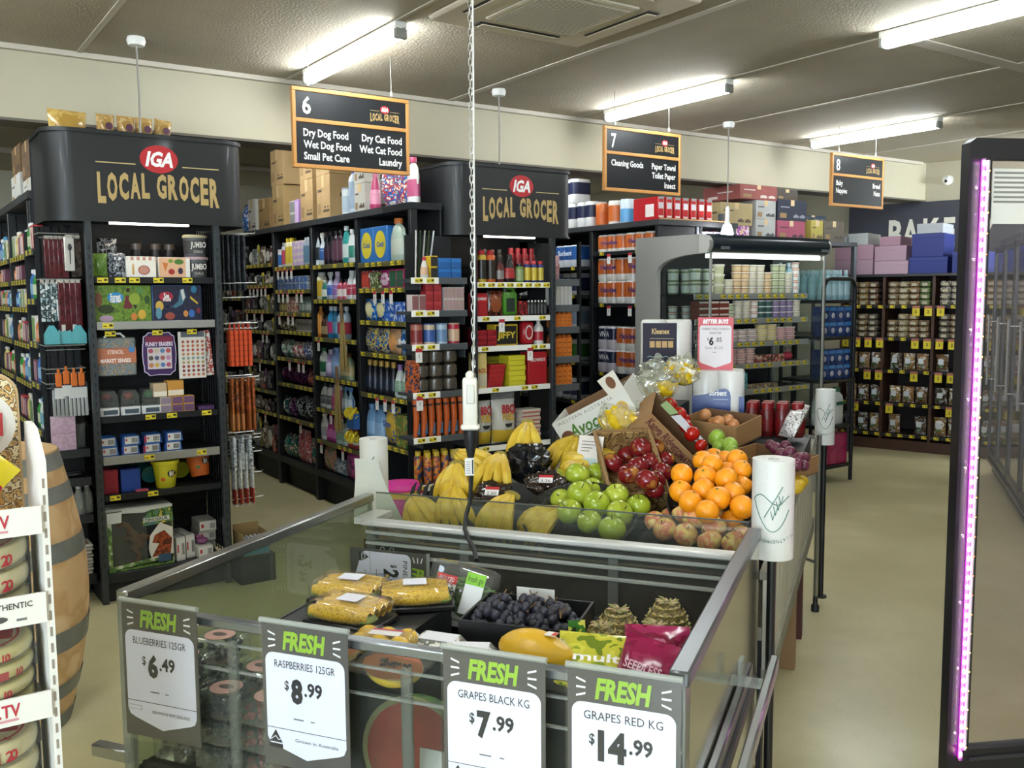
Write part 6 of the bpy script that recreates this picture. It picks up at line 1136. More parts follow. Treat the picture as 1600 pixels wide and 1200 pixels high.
for x,a,l in ((-1.480,('BLUEBERRIES 125GR','6','49','GROWN IN NEW ZEALAND',0),'blueberries price card reading 6.49 in a clear sleeve on the bin front'),(-1.096,('RASPBERRIES 125GR','8','99','Grown in Australia',1),'raspberries price card reading 8.99 in a clear sleeve on the bin front'),(-.668,('GRAPES BLACK KG','7','99','Grown in Australia',1),'black grapes price card reading 7.99 in a clear sleeve on the bin front'),(-.412,('GRAPES RED KG','14','99','Grown in Australia',1),'red grapes price card reading 14.99 in a clear sleeve on the bin front')):
    put(price_card(*a),B.at(x,Y0-.03,.915),l)
pc=price_card('PINEAPPLES','2','99','Grown in Australia',1,.19,.28); put(pc,B.at(-1.31,2.573,.690,0,0,PI/2),'price card turned on its side behind the clear divider of the bin','price card')
# ---------- produce in the bin ----------
GBn='produce in the bin'
b0=lambda sp,x,y,z,lb,rz=0,rx=0,ry=0,cat=None,g=GBn: put(sp,B.at(x,y,z,rz,rx,ry),lb,cat or sp.cat,g)
def crate(w,d,h):
    m=M(); t=.008; c=mat('1B1D1E',.5); m.bx(-w/2,w/2,-d/2,d/2,0,t,c)
    for x in (-w/2,w/2-t): m.bx(x,x+t,-d/2,d/2,t,h,c)
    for y in (-d/2,d/2-t): m.bx(-w/2+t,w/2-t,y,y+t,t,h,c)
    l=M(); l.bx(-w/2+t,w/2-t,-d/2+t,d/2-t,h-.012,h-.002,mat('202426',.5)); return S('produce_crate',m,[S('liner',l)],w=w,h=h,d=d,cat='crate')
for x,y,h,w_,d_,l in ((-1.20,1.99,.29,.36,.30,'black produce crate under the corn trays'),(-1.13,2.36,.20,.40,.30,'black produce crate behind the corn trays'),(-.78,2.06,.27,.27,.265,'black produce crate under the black grapes'),(-.525,2.16,.15,.21,.40,'black produce crate under the pineapples'),(-.77,2.42,.16,.26,.24,'black produce crate behind the grapes'),(-.42,1.82,.27,.19,.18,'black produce crate under the fruit bags')): put(crate(w_,d_,h),B.at(x,y,.5085),l,'crate','produce crates')
def corn():
    m=M(); m.box((0,0,.008),(.20,.13,.016),mat('141414',.4),.004); k=[]
    for i in range(4):
        c=M(); 
        def fn(u,v,i=i): a=2*PI*u; r=.021*(math.sin(PI*(.08+.84*v)))**.35+.0012*math.sin(24*a)*math.sin(60*v); return (-.085+.17*v,-.045+.03*i+r*math.cos(a),.036+r*math.sin(a))
        c.grid(fn,22,26,pm('C8A030 D8B444 B8902A',120,.3)); k.append(S('corn_cob',c))
    h=M(); h.box((0,-.035,.028),(.185,.05,.022),mat('7A8A3A',.5),.01); k.append(S('husk',h))
    f_=M(); f_.box((0,0,.034),(.196,.128,.054),clear('FFFFFF',.04,.05,1.4),.014); k.append(S('cling_film',f_)); l=M(); l.bx(-.03,.03,-.02,.03,.0618,.0625,mat('D8D8E0')); k.append(S('label',l)); return S('corn_tray',m,k,w=.2,h=.064,d=.13,cat='corn')
cn=corn(); b0(cn,-1.19,1.92,.800,'wrapped tray of yellow corn cobs lying on top at the raspberries card',-.05); b0(cn,-1.10,2.09,.800,'wrapped corn tray lying behind the front one',.5); b0(cn,-1.28,2.07,.8,'wrapped corn tray tucked behind, nearer the glass side',.1)
b0(cn,-1.03,1.985,.803,'wrapped corn tray turned end on beside the lemons',1.4) if False else None
# lemons in film
m=M(); m.box((0,0,.006),(.15,.1,.012),mat('1A1A1A',.4),.003); kk=[]
for i in range(2):
    for j in range(3): 
        l=M(); l.ell((-.048+.048*j,-.025+.05*i,.036),(.028,.024,.024),mat('D0A824',.4,bump=.15,bs=90),12,8); kk.append(S('lemon',l))
q=M(); q.box((0,0,.033),(.152,.104,.05),clear('FFFFFF',.04,.05,1.4),.016); kk.append(S('cling_film',q)); q=M(); q.bx(-.03,.045,-.02,.015,.0585,.0592,mat('D8D4D0')); q.bx(-.03,.045,.006,.015,.0593,.0596,mat('A82A34')); kk.append(S('label',q))
b0(S('lemon_tray',m,kk,cat='lemons'),-1.03,1.80,.7806,'wrapped tray of lemons with a red and white label before the corn',.1); put(crate(.13,.13,.27),B.at(-1.10,1.765,.5085),'black produce crate under the lemon tray','crate','produce crates')
# tilted clear pack of green beans
def pack(col,w=.20,h=.15,d=.06):
    m=M(); rr=random.Random(2)
    for i in range(60): x=rr.uniform(-.08,.08); z=rr.uniform(.02,h-.05); a=rr.uniform(-.5,.5); m.tube([(x-.03*math.cos(a),rr.uniform(-.02,.02),z-.02*math.sin(a)),(x,rr.uniform(-.025,.0),z+.006),(x+.03*math.cos(a),rr.uniform(-.02,.02),z+.03*math.sin(a))],.006,mat(col[i%2],.5),5)
    q=M(); q.box((0,0,h/2),(w,d,h),clear('FFFFFF',.06,.04,1.6),.02,seg=2); l=M(); l.bx(.02,.075,-d/2-.002,-d/2-.001,.02,.13,mat('D4D6D4')); l.bx(.02,.075,-d/2-.003,-d/2-.002,.098,.13,mat('7AB82A')); l.text('fresh go',.016,ink,(.0475,-d/2-.0035,.114),w=.045); 
    r=M(); r.bx(-.065,-.005,-d/2-.002,-d/2-.001,.05,.11,mat('DCDCD8')); r.bx(-.065,-.005,-d/2-.003,-d/2-.002,.088,.11,mat('B82A30')); r.text('REDUCED',.012,wht,(-.035,-d/2-.0035,.099),w=.045); r.text('$3.49',.024,ink,(-.035,-d/2-.0035,.068),bold=.02,w=.052,shear=.2); return S('bean_pack',m,[S('clear_tub',q),S('green_label',l),S('reduced_sticker',r)],cat='green beans')
b0(pack(('3E5E22','4E722C')),-1.03,2.17,.742,'clear pack of green beans reduced to 3.49, tilted up',.0,-.45,.12); 
# black grapes tray
m=M(); c=mat('141516',.4); m.bx(-.14,.14,-.11,.11,0,.006,c)
for x in (-.14,.134): m.bx(x,x+.006,-.11,.11,.006,.055,c)
for y in (-.11,.104): m.bx(-.134,.134,y,y+.006,.006,.055,c)
m.box((-.01,.098,.062),(.10,.002,.035),mat('D8D8D4'))
put(S('grape_tray',m,cat='tray'),B.at(-.775,2.06,.7795,.06),'black tray holding the bunches of black grapes','tray')
def bunch(seed,n=80):
    rr=random.Random(seed); m=M(); gm=pm('1E1E28 2A2A36 14141A',60,.45,soft=True)
    for i in range(n):
        a=rr.uniform(0,2*PI); r=math.sqrt(rr.random()); z=.014+.065*(1-r*r*.8)*rr.random()**.4; m.ell((r*.055*math.cos(a),r*.075*math.sin(a),z),(.0125,.0125,.014),gm,9,6)
    s=M(); s.tube([(0,-.05,.06),(.01,0,.076),(0,.06,.078)],.0022,mat('6A4E2A',.7),5); 
    for i in range(5): s.tube([(0,-.04+.02*i,.06),(.02*(-1)**i,-.03+.02*i,.078)],.0014,mat('6A4E2A',.7),4)
    return S('grape_bunch',m,[S('stalk',s)],cat='grapes')
for i,x in enumerate((-.85,-.775,-.70)): b0(bunch(i),x,2.045+.02*(i%2),.7866,f'bunch of black grapes in the black tray, {["corn","middle","pineapple"][i]} side',.3*i)
b0(bunch(7),-.755,2.07,.81,'bunch of black grapes heaped on top of the tray',1.2) if False else None
# papaya, cut papayas, melon
m=M(); 
def pf(u,v): a=2*PI*u; r=.052*(math.sin(PI*min(1,max(0,v))))**.6*(1-.25*v); return (-.085+.18*v,r*math.cos(a),.052+r*.95*math.sin(a))
m.grid(pf,18,18,pm('C89A1E D8AA2A C8A024',8,.35,soft=True)); q=M(); q.bx(.03,.055,-.012,.012,.0930,.0936,mat('DCD8D4')); q.bx(.045,.055,-.01,.01,.0937,.094,mat('C84A2A')); put(S('papaya',m,[S('fruit_sticker',q)],cat='papaya'),B.at(-.665,1.80,.795,-.1),'whole yellow papaya lying before the black grapes','papaya',GBn); put(crate(.22,.13,.285),B.at(-.67,1.80,.5085),'black produce crate under the whole papaya','crate','produce crates')
def halfpap():
    m=M(); m.grid(lambda u,v:((-.08+.16*v),.05*math.sin(PI*v)**.6*math.cos(PI*u),-.045*math.sin(PI*v)**.6*math.sin(PI*u)+.046),14,14,mat('C8A83A',.4)); m.add([(-.08+.16*j/14,s_*.05*math.sin(PI*j/14)**.6,.046) for s_ in (1,-1) for j in (range(15) if s_>0 else range(14,-1,-1))],[tuple(range(30))],mat('C8622A',.35)); q=M(); 
    for j in range(24): rr=random.Random(j); q.ell((rr.uniform(-.045,.045),rr.uniform(-.012,.012),.047),(.004,.004,.004),mat('16120E',.3),6,4)
    f_=M(); f_.bx(-.084,.084,-.053,.053,.046,.0525,clear('FFFFFF',.05,.04,1.5)); return S('papaya_half',m,[S('seeds',q),S('cling_film',f_)],cat='papaya')
hp=halfpap()
for i,(x,y,z,l) in enumerate(((-1.11,1.70,.79,'beside the raspberries card'),(-.95,1.71,.765,'near the melon wedge'))): b0(hp,x,y,z,f'orange papaya half in cling film, {l}',.1-.3*i,.22)
put(crate(.30,.11,.225),B.at(-.98,1.69,.5085),'low black produce crate under the papaya halves','crate','produce crates') if False else None
for i,(x,y) in enumerate(((-.92,1.86),(-.83,1.83))):
    m=M(); m.box((0,0,.02),(.12,.08,.04),pm('C8C4B4 6A6A62 D8D4C8',35,.3),.014); q=M(); q.bx(-.04,.045,-.025,.025,.0405,.0412,mat('DCDCE0')); b0(S('fruit_pack',m,[S('label',q)],cat='fruit pack'),x,y,.7806,f'small wrapped fruit pack with a white label, {"beside the lemons" if not i else "beside the grape tray"}',.3*i)
put(crate(.16,.14,.27),B.at(-.875,1.85,.5085),'black produce crate under the small wrapped packs','crate','produce crates')
# half watermelon leaning on the front
m=M(); R_=.125
m.grid(lambda u,v:(R_*math.sin(PI*.5*v)*math.cos(2*PI*u),R_*math.cos(PI*.5*v)*.9,R_*math.sin(PI*.5*v)*math.sin(2*PI*u)),28,10,pm('3A5A2A 5A7A3A 2E4A22',20,.35))
m.add([(R_*math.cos(2*PI*j/32),0,R_*math.sin(2*PI*j/32)) for j in range(32)],[tuple(range(31,-1,-1))],mat('C8CC9A',.4)); m.add([(R_*.9*math.cos(2*PI*j/32),-.001,R_*.9*math.sin(2*PI*j/32)) for j in range(32)],[tuple(range(32))],mat('D0483C',.3,var=.12,vs=20))
q=M(); q.box((.045,-.003,-.03),(.06,.002,.1),mat('D4D4D0'),.0); q2=M(); q2.bx(-R_,R_,-.005,-.004,-R_,R_,clear('FFFFFF',.02,.04,.3))
b0(S('watermelon_half',m,[S('label',q),S('cling_film',q2)],cat='watermelon'),-.885,1.665,.637,'red watermelon half in film leaning inside the front panel',0,-.05)
b=M(); 
# berry punnets behind the front glass
def punnet(c):
    m=M(); rr=random.Random(4)
    for i in range(40): m.ell((rr.uniform(-.045,.045),rr.uniform(-.045,.045),.012+rr.random()*.03),(.008,.008,.008),mat(c,.5),7,5)
    q=M(); q.box((0,0,.03),(.115,.115,.058),clear('F4F8F4',.10,.05,1.5),.01); l=M(); l.lathe([(.038,.0602),(.038,.061)],mat('C89A90'),20); l.add([(.02*math.cos(a*PI/8),.012*math.sin(a*PI/8),.0613) for a in range(16)],[tuple(range(16))],mat('5A4A4A')); return S('berry_punnet',m,[S('clear_tub',q),S('round_label',l)],cat='berries')
bl_,rb_=punnet('22222E'),punnet('7A1E28')
for i,x in enumerate((-1.52,-1.395,-1.27)):
    for j in range(2 if i<2 else 1):
        for l in range(3 if i==1 else 4): b0(bl_ if i<2 else rb_,x,1.70+.135*j,.5086+l*.0625,f'{"blueberry" if i<2 else "raspberry"} punnet, {nth(l)} up, {["back of","beside"][i%2]} the blueberries card, {"second" if j else "first"} row') if not(i==2 and j==0 and l==3) else None
# mixed greens and yellow under the red bag
for i in range(6):
    m=M(); m.ell((0,0,.03),(.042,.03,.03),pm('7A8A34 B8A83A 5A6A24',16,.35),12,8); b0(S('green_mango',m,cat='mango'),-.50+.085*(i%3),1.665,.5086+.0605*(i//3),f'green and yellow mango behind the red grapes card, {"upper" if i>2 else "lower"} row, {nth(i%3)} along')
# pineapples
def pine(seed):
    m=M(); rr=random.Random(seed); bm_=pm('5A4A24 7A6A34 4A4420 8A7A44',45,.6)
    m.ell((0,0,.085),(.056,.056,.085),bm_,18,12)
    for j in range(11):
        z=.012+j*.0145; r=.056*math.sqrt(max(.02,1-((z-.085)/.085)**2))
        for i in range(13):
            a=2*PI*(i+.5*(j%2))/13; c=(r*math.cos(a),r*math.sin(a),z); s_=.011
            m.add([(c[0]*1.0-s_*math.sin(a),c[1]+s_*math.cos(a),z),(c[0]*1.02,c[1]*1.02,z-.008),(c[0]+s_*math.sin(a),c[1]-s_*math.cos(a),z),(c[0]*1.02,c[1]*1.02,z+.008),(c[0]*1.16,c[1]*1.16,z+.003)],[(0,1,4),(1,2,4),(2,3,4),(3,0,4)],pm('A0904E B8A464 7A7440 C0AE80',90,.6))
    k=[]; t=M()
    for i in range(16): 
        a=2*PI*i/16+rr.random(); L=.003+.008*rr.random(); t.tube([(.012*math.cos(a),.012*math.sin(a),.165),(.022*math.cos(a),.022*math.sin(a),.165+L*.7),(.03*math.cos(a+.2),.03*math.sin(a+.2),.165+L)],[.005,.0035,.0008],mat('A8926A' if i%3 else '8A8A54',.7),5)
    k.append(S('trimmed_crown',t)); return S('pineapple',m,k,cat='pineapple')
for i,(x,y,z,l) in enumerate(((-.583,2.04,.6592,'at the grape tray'),(-.578,2.165,.6592,'behind the one at the grape tray'),(-.475,2.26,.6592,'at the back on the steel side'),(-.47,2.09,.6592,'in front by the red bag'))): b0(pine(i),x,y,z,f'topped pineapple standing {l}',.7*i)
m=M(); m.bx(-.02,.02,-.002,.0,0,.07,pm('C8C83A 3A7A2A D8D85A',30,.4)); put(S('pineapple_tag',m,cat='tag'),B.at(-.625,1.985,.7806,.5,-.2),'green and yellow tag before the pineapples','tag')
def fbag(cols,txt,tc,w=.2,h=.15,d=.07,win=None):
    p=pouch.__wrapped__(w,h,d,pm(cols,18,.18),None,gl=.15,look='x',cat='bag'); q=M(); q.text(txt,.018,_m(tc),(0,-d*.5-.006,h*.55),bold=.02,w=w*.55); s=S('fruit_bag',None,[S('printing',q)],cat='bag'); s.me=p.me; return s
b0(fbag('8A9A2E C8C44A B8B43A 6A7A24','multi','E8E4DC'),-.515,1.765,.765,'green and yellow printed fruit bag slumped by the pineapples',.1,-.75); b0(fbag('7A1238 8A1A44 9A2A50','SEEDLESS','D8A8B8',.15,.15),-.425,1.73,.775,'crimson seedless grape bag lying at the steel side',-.2,-.6,.1); b0(fbag('9A2A54 7A1A3A B86A8A','PREMIUM QUALITY','E0B8C4',.14,.12),-.415,1.87,.782,'pink clear topped grape bag behind the crimson one',.2,-.5)
# ---------- produce bench ----------
bd=mat('C6C0AC',.6,var=.15,vs=5); bdd=mat('8C8878',.6,var=.2,vs=7); k=[]
m=M(); m.prism([(2.80,.60),(2.80,.64),(3.35,.842),(3.82,.882),(3.86,.985),(4.84,.985),(4.84,.60)],-1.02,-.36,mat('0C0C0D',.8),ax='x'); m.prism([(2.80,.60),(2.80,.64),(3.2,.80),(3.48,.84),(3.48,.60)],-1.52,-1.021,mat('0C0C0D',.8),ax='x'); k.append(S('display_riser',m))
m=M()
for i in range(14): 
    y=2.80+i*.147; m.bx(-.30,-.283,y,y+.140,.45-.02*i*.0,.745+.0075*i,bd,.002)
k.append(S('side_boards',m)); m=M(); m.bx(-.302,-.272,2.80,4.86,.40,.47,bdd,.003); k.append(S('lower_rail',m)); m=M(); m.bx(-.31,-.27,2.78,4.86,.855,.87,bdd,.002); 
m=M(); m.prism([(2.80,.745),(4.86,.85),(4.86,.872),(2.80,.767)],-.31,-.275,bdd,ax='x'); k.append(S('top_rail',m))
m=M(); m.bx(-1.56,-1.54,2.78,4.86,.40,.80,bd); k.append(S('side_boards',m)); m=M(); m.bx(-1.56,-.36,2.772,2.786,.30,.70,mat('2A2420',.5)); k.append(S('front_board',m)); m=M(); m.bx(-1.54,-.30,2.79,4.86,.56,.60,bdd); k.append(S('bench_base',m))
for x,y,c in ((-.33,2.86,'141414'),(-.32,4.02,'8A6A44'),(-.32,4.40,'4A1E14'),(-1.5,2.86,'141414'),(-1.5,4.7,'141414')): m=M(); m.bx(x-.03,x+.03,y-.03,y+.03,0,.56,mat(c,.6)); k.append(S('leg',m))
m=M(); m.tube([(-.255,4.80,.07),(-.255,4.80,.9)],.012,steel,8); m.tube([(-.255,4.80,.25),(-.32,4.7,.3)],.008,steel,6); m.lathe([(.02,0),(.02,.03),(.012,.04),(.012,.08)],mat('101010',.5),12,T_((-.255,4.80,0))); k.append(S('steel_leg',m))
put(S('produce_bench',None,k),B.m,'white boarded produce bench behind the glass bin','bench')
# bag rolls on black poles
def bagroll(r,h,z0,loose):
    m=M(); wp=mat('D6D6D0',.4,bump=.25,bs=40); m.lathe([(r*.3,z0+.001),(r,z0+.001),(r,z0+h),(r*.28,z0+h),(r*.28,z0+h-.03)],wp,22)
    k=[]; q=M(); gl=mat('3E6A58',.5)
    def on(a,z): return ((r+.001)*math.sin(a),-(r+.001)*math.cos(a),z0+z)
    q.tube([on(-.9+.18*j,h*(.62-.32*math.sin(PI*j/10*.9))) for j in range(11)],.0016,gl,4); q.tube([on(-.9+.2*j,h*(.62+.05*math.sin(j*.8))) for j in range(10)],.0014,gl,4)
    for s_ in (-1,1):
        for j in range(4): q.tube([on(.1+.12*j,h*(.42+.05*j)),on(.1+.12*j+.1*s_,h*(.42+.05*j+.09))],.0014,gl,4)
    q.tube([on(-.3+.12*j,h*(.44+.045*j)) for j in range(8)],.0018,gl,4)
    for j,ch in enumerate('ENVIRONMENTALLY'):
        a=-1.2+.17*j; p=on(a,h*.27-.02*math.cos(a*1.2)); q.text(ch,r*.16,gl,p,rot=Matrix.Rotation(a,4,'Z')@FRONT@Matrix.Rotation(PI,4,'Z'))
    k.append(S('leaf_print',q)); p=M(); p.tube([(0,0,.05),(0,0,z0+.02)],.013,mat('121212',.4),10); p.lathe([(.03,.045),(.03,.055)],mat('121212',.4),10); k.append(S('pole',p))
    if loose:
        l=M(); l.grid(lambda u,v:(-r*.95+(2*r*.95+.10*v**1.3)*u+.004*math.sin(9*u+5*v),-r-.004-.012*math.sin(4*u+3*v)*v,z0+h*.72-v*(h*.92)),10,10,mat('CFD2CA',.35,bump=.3,bs=30)); k.append(S('loose_bag',l))
    return S('bag_roll',m,k,cat='bag roll')
put(bagroll(.061,.292,.828,False),B.at(-.235,2.80,0) if False else B.at(-.272,2.772,0),'large roll of clear produce bags at the steel corner of the bin','bag roll'); put(bagroll(.05,.235,.865,True),B.at(-1.655,2.85,0),'roll of produce bags with a loose bag hanging, by the glass corner','bag roll'); put(bagroll(.048,.28,.84,False),B.at(-.235,4.9,0),'roll of produce bags at the far end of the bench','bag roll')
# bowls and crates that hold the fruit
weave=mat('2A2622',.45,bump=.8,bs=90)
def bowl(a,b,h):
    m=M(); n=32; pr=[(.62,0),(.8,h*.35),(.95,h*.8),(1.0,h),(1.03,h+.006),(1.0,h+.012),(.95,h*.85),(.78,h*.4),(.60,.012)]
    m.lathe([(r,z) for r,z in pr],weave,n,Matrix.Diagonal((a,b,1,1))); return S('bowl',m,cat='bowl')
put(bowl(.195,.165,.075),B.at(-.925,3.0,.785,0,.55),'black woven bowl of green apples beside the bananas','bowl'); put(bowl(.155,.175,.07),B.at(-.485,3.09,.862,0,.50),'black woven bowl of oranges at the bag roll','bowl'); put(bowl(.165,.105,.05),B.at(-.53,2.88,.765,0,.45),'black shallow bowl of pink apples at the front','bowl')
def wicker(w,d,h,c='8A6A3E'):
    m=M(); t=.01; cm_=pm('7A5C34 9A7A4A 5E4426 A88A58',28,.6,bump=.6); m.bx(-w/2,w/2,-d/2,d/2,0,.008,cm_)
    for x in (-w/2,w/2-t): m.bx(x,x+t,-d/2,d/2,.008,h,cm_)
    for y in (-d/2,d/2-t): m.bx(-w/2+t,w/2-t,y,y+t,.008,h,cm_)
    q=M(); r_=mat('8A6A40',.6)
    q.tube([(-w/2,-d/2,h),(w/2,-d/2,h),(w/2,d/2,h),(-w/2,d/2,h)],.009,r_,7,closed=True); return S('wicker_basket',m,[S('rim',q)],cat='basket')
put(wicker(.21,.32,.10),B.at(-.845,3.285,.918,.50,.62),'brown woven basket of red apples tilted to the front','basket')
FR={"green":[[-0.991,3.15,0.957,0.046],[-0.942,3.238,0.947,0.043],[-1.099,3.24,0.913,0.046],[-1.023,3.054,0.884,0.039],[-0.942,3.019,0.919,0.045],[-0.925,3.111,0.921,0.039],[-0.863,2.959,0.901,0.046],[-0.815,3.031,0.92,0.043],[-0.859,3.09,0.886,0.038],[-0.777,2.936,0.88,0.046],[-0.735,3.019,0.892,0.042],[-0.777,3.099,0.85,0.038],[-0.955,2.945,0.87,0.045],[-0.868,2.883,0.858,0.042],[-0.781,2.85,0.849,0.046],[-1.039,3.184,0.898,0.038],[-0.946,3.069,0.849,0.038],[-0.905,3.183,0.901,0.038]],"red":[[-0.923,3.431,0.992,0.041],[-0.891,3.251,0.987,0.041],[-0.869,3.37,0.998,0.04],[-0.804,3.337,1.034,0.042],[-0.77,3.41,1.024,0.039],[-0.786,3.212,0.99,0.04],[-0.756,3.287,0.992,0.039],[-0.718,3.353,0.99,0.037],[-0.799,3.134,0.975,0.04],[-0.71,3.036,0.978,0.042],[-0.702,3.236,0.969,0.038],[-0.707,3.165,0.954,0.035],[-0.699,3.098,0.933,0.035]],"orange":[[-0.603,3.09,0.993,0.039],[-0.522,3.079,0.991,0.039],[-0.515,3.006,0.963,0.039],[-0.594,3.026,0.949,0.039],[-0.545,2.939,0.935,0.039],[-0.454,2.924,0.957,0.039],[-0.449,3.051,0.995,0.039],[-0.417,2.99,0.963,0.037],[-0.407,3.103,0.966,0.034],[-0.415,3.158,1.008,0.035],[-0.443,3.254,1.026,0.037],[-0.493,3.302,1.015,0.033],[-0.468,3.197,0.994,0.033],[-0.511,3.147,1.022,0.037],[-0.554,3.205,1.024,0.036],[-0.379,2.916,0.936,0.039],[-0.478,2.857,0.927,0.038],[-0.418,2.972,0.878,0.036],[-0.394,3.184,0.949,0.033],[-0.538,3.35,1.014,0.033]],"pink":[[-0.661,2.957,0.855,0.039],[-0.632,3.041,0.853,0.034],[-0.584,2.995,0.879,0.037],[-0.531,2.938,0.882,0.041],[-0.485,3.053,0.862,0.04],[-0.462,2.895,0.866,0.041],[-0.618,2.892,0.851,0.039],[-0.544,2.862,0.847,0.04],[-0.462,2.815,0.844,0.041],[-0.386,2.789,0.852,0.039],[-0.381,2.905,0.846,0.036],[-0.42,2.964,0.842,0.034],[-0.523,2.996,0.834,0.034]],"tomato":[[-0.779,3.729,1.152,0.03],[-0.727,3.653,1.125,0.032],[-0.757,3.693,1.095,0.026],[-0.693,3.623,1.083,0.03],[-0.66,3.577,1.059,0.032],[-0.622,3.559,1.019,0.026],[-0.721,3.733,1.096,0.026]],"onion":[[-0.668,3.921,1.093,0.025],[-0.599,3.83,1.076,0.027],[-0.566,3.872,1.079,0.027],[-0.538,3.83,1.067,0.025],[-0.589,3.907,1.053,0.023],[-0.628,3.876,1.067,0.023]],"purple":[[-0.359,3.728,0.995,0.025],[-0.299,3.659,0.993,0.025],[-0.261,3.583,0.983,0.025],[-0.326,3.763,1.0,0.023],[-0.247,3.648,0.978,0.023],[-0.263,3.508,0.974,0.025],[-0.384,3.766,1.003,0.021],[-0.335,3.688,0.983,0.023],[-0.29,3.618,0.97,0.023],[-0.24,3.546,0.965,0.021]],"pear":[[-0.502,3.489,1.034,0.031],[-0.565,3.578,1.049,0.031],[-0.49,3.434,1.019,0.027],[-0.544,3.529,1.024,0.028]]}
def apple(r,c,st=True):
    m=M(); pr=[]
    for j in range(13):
        t=PI*j/12; rr=r*math.sin(t)*(1+.06*math.cos(t)); z=-r*.92*math.cos(t); dip=r*.30*math.exp(-(math.sin(t)/.36)**2); z+= dip if t<PI/2 else -dip; pr.append((max(rr,.0006),z))
    m.lathe(pr,c,18); s=M(); s.tube([(0,0,r*.6),(.002,0,r*.85),(.005,.001,r*1.02)],.0016,mat('4A3420',.8),5); q=M(); q.lathe([(.004,-r*.62),(.001,-r*.60)],mat('3A2A1C',.9),6); return S('apple',m,[S('stem',s),S('calyx',q)],cat='apple')
def orb(r,c,name,cat,sz=.95):
    m=M(); m.ell((0,0,0),(r,r,r*sz),c,18,12); q=M(); q.lathe([(.005,r*sz*.985),(.003,r*sz*1.012)],mat('5A6A2A',.7),7); return S(name,m,[S('stem_end',q)],cat=cat)
gA=pm('829A22 98A82C AAB43C',14,.22,soft=True); rA=pm('5A0E14 7A1A1C 6A1216 A8702E',16,.2,soft=True); pA=pm('C8443A DCBC70 CC6A54 E0AC68',22,.24,soft=True); oA=mat('F0960C',.38,bump=.12,bs=220); tA=mat('A8180E',.18); oN=pm('A8622E B87A48 C8905E',26,.35,soft=True); puA=pm('4A1A2E 5E2438 6E3248',22,.3,soft=True); peA=pm('7A9A2A 8AA838',18,.35,soft=True); yA=mat('C8901E',.38,bump=.12,bs=220)
KIND={'green':('green apple',lambda r:apple(r,gA),'bananas','black woven bowl',4),'red':('dark red apple',lambda r:apple(r,rA),'green apples','woven basket',4),'orange':('orange',lambda r:orb(r,oA,'orange','orange'),'red apples','black woven bowl',4),'pink':('pink striped apple',lambda r:apple(r,pA),'green apples','shallow black bowl',4),'tomato':('red tomato',lambda r:orb(r,tA,'tomato','tomato',.86),'box lettering','tomato box',3),'onion':('brown onion',lambda r:orb(r,oN,'onion','onion',1.0),'tomato box','onion box',3),'purple':('purple onion',lambda r:orb(r,puA,'onion','onion',1.0),'brown onions','open carton',4),'pear':('green pear',lambda r:orb(r,peA,'pear','pear',1.15),'tomato box','gap behind the oranges',2)}
rf=random.Random(21)
for kd,L in FR.items():
    nm_,mk,ref,cont,per=KIND[kd]; sps=[mk(1.0) for _ in range(1)]; base={}
    L=sorted(L,key=lambda q:q[2]); 
    for ri in range(0,len(L),per):
        row=sorted(L[ri:ri+per],key=lambda q:q[0])
        for j,(x,y,z,r) in enumerate(row):
            key=round(r,3)
            if key not in base: base[key]=mk(key)
            mw=B.at(x,y,z,rf.uniform(0,6.28))@Matrix.Rotation(rf.uniform(-.9,.9),4,'X')@Matrix.Rotation(rf.uniform(-.7,.7),4,'Y')
            put(base[key],mw,f'{nm_}, {nth(j)} from the {ref} in {nth(ri//per)} row up, {cont}',None,f'{nm_}s in the {cont}')
# bananas
bY=pm('C8A428 D4B234 BE9A24 D8BC44',9,.4,soft=True); bT=mat('3A2E1C',.7)
def hand(n,seed,L=.17,spread=.5,bow=.05):
    rr=random.Random(seed); k=[]
    c=M(); c.ell((0,.0,L*.98),(.012+.004*n,.012,.018),mat('8A7A2E',.6),8,6)
    for i in range(n):
        t=(i-(n-1)/2)/max(1,(n-1)/2); b=M(); pts=[];rs=[]
        l=L*(1-.08*abs(t))*rr.uniform(.94,1.04)
        for j in range(10):
            s=j/9; pts.append((t*(.012+spread*.12*s**.8)+rr.uniform(-.001,.001),-.006-bow*math.sin(PI*s*.9)-.008*(i%2),L*.97-l*s)); rs.append([.007,.0105,.0155,.018,.019,.019,.0185,.0165,.011,.005][j])
        b.tube(pts,rs,[bY]*9*5+[bT,bT] if False else bY,7); tip=M(); b.tube([pts[-1],tuple(Vector(pts[-1])+Vector((0,.003,-.007)))],[.005,.0035],bT,6); k.append(S('banana',b))
    return S('banana_hand',c,k,cat='bananas')
for i,(x,y,z,n,rz,rx,ry,l) in enumerate(((-1.475,2.935,.735,5,.3,-.55,-.5,'at the glass end, fanned low'),(-1.375,2.965,.755,5,.1,-.4,-.25,'second along, standing tall'),(-1.225,2.945,.745,6,-.1,-.45,.15,'third along, in the front middle'),(-1.095,2.935,.735,5,-.3,-.55,.45,'beside the apple bowl'),(-1.43,3.06,.815,5,.1,-.3,-.1,'behind the first hand'),(-1.37,3.21,.885,4,.6,-.5,-.7,'behind the dark trays, drooping'),(-1.25,3.31,.945,4,.2,-.3,.0,'arching over the black bag'),(-1.10,3.29,.90,6,-.4,-.8,1.0,'lying beside the white card'),(-1.04,3.38,.905,5,-.6,-.6,.9,'under the avocado box'),(-1.16,3.44,.885,4,0,-.4,.3,'with tips up behind the black bag'),(-1.30,3.09,.86,4,.2,-.5,.1,'between the dark trays'))):
    put(hand(n,i),B.at(x,y,z,rz,rx,ry),f'hand of yellow bananas {l}','bananas','hands of bananas')
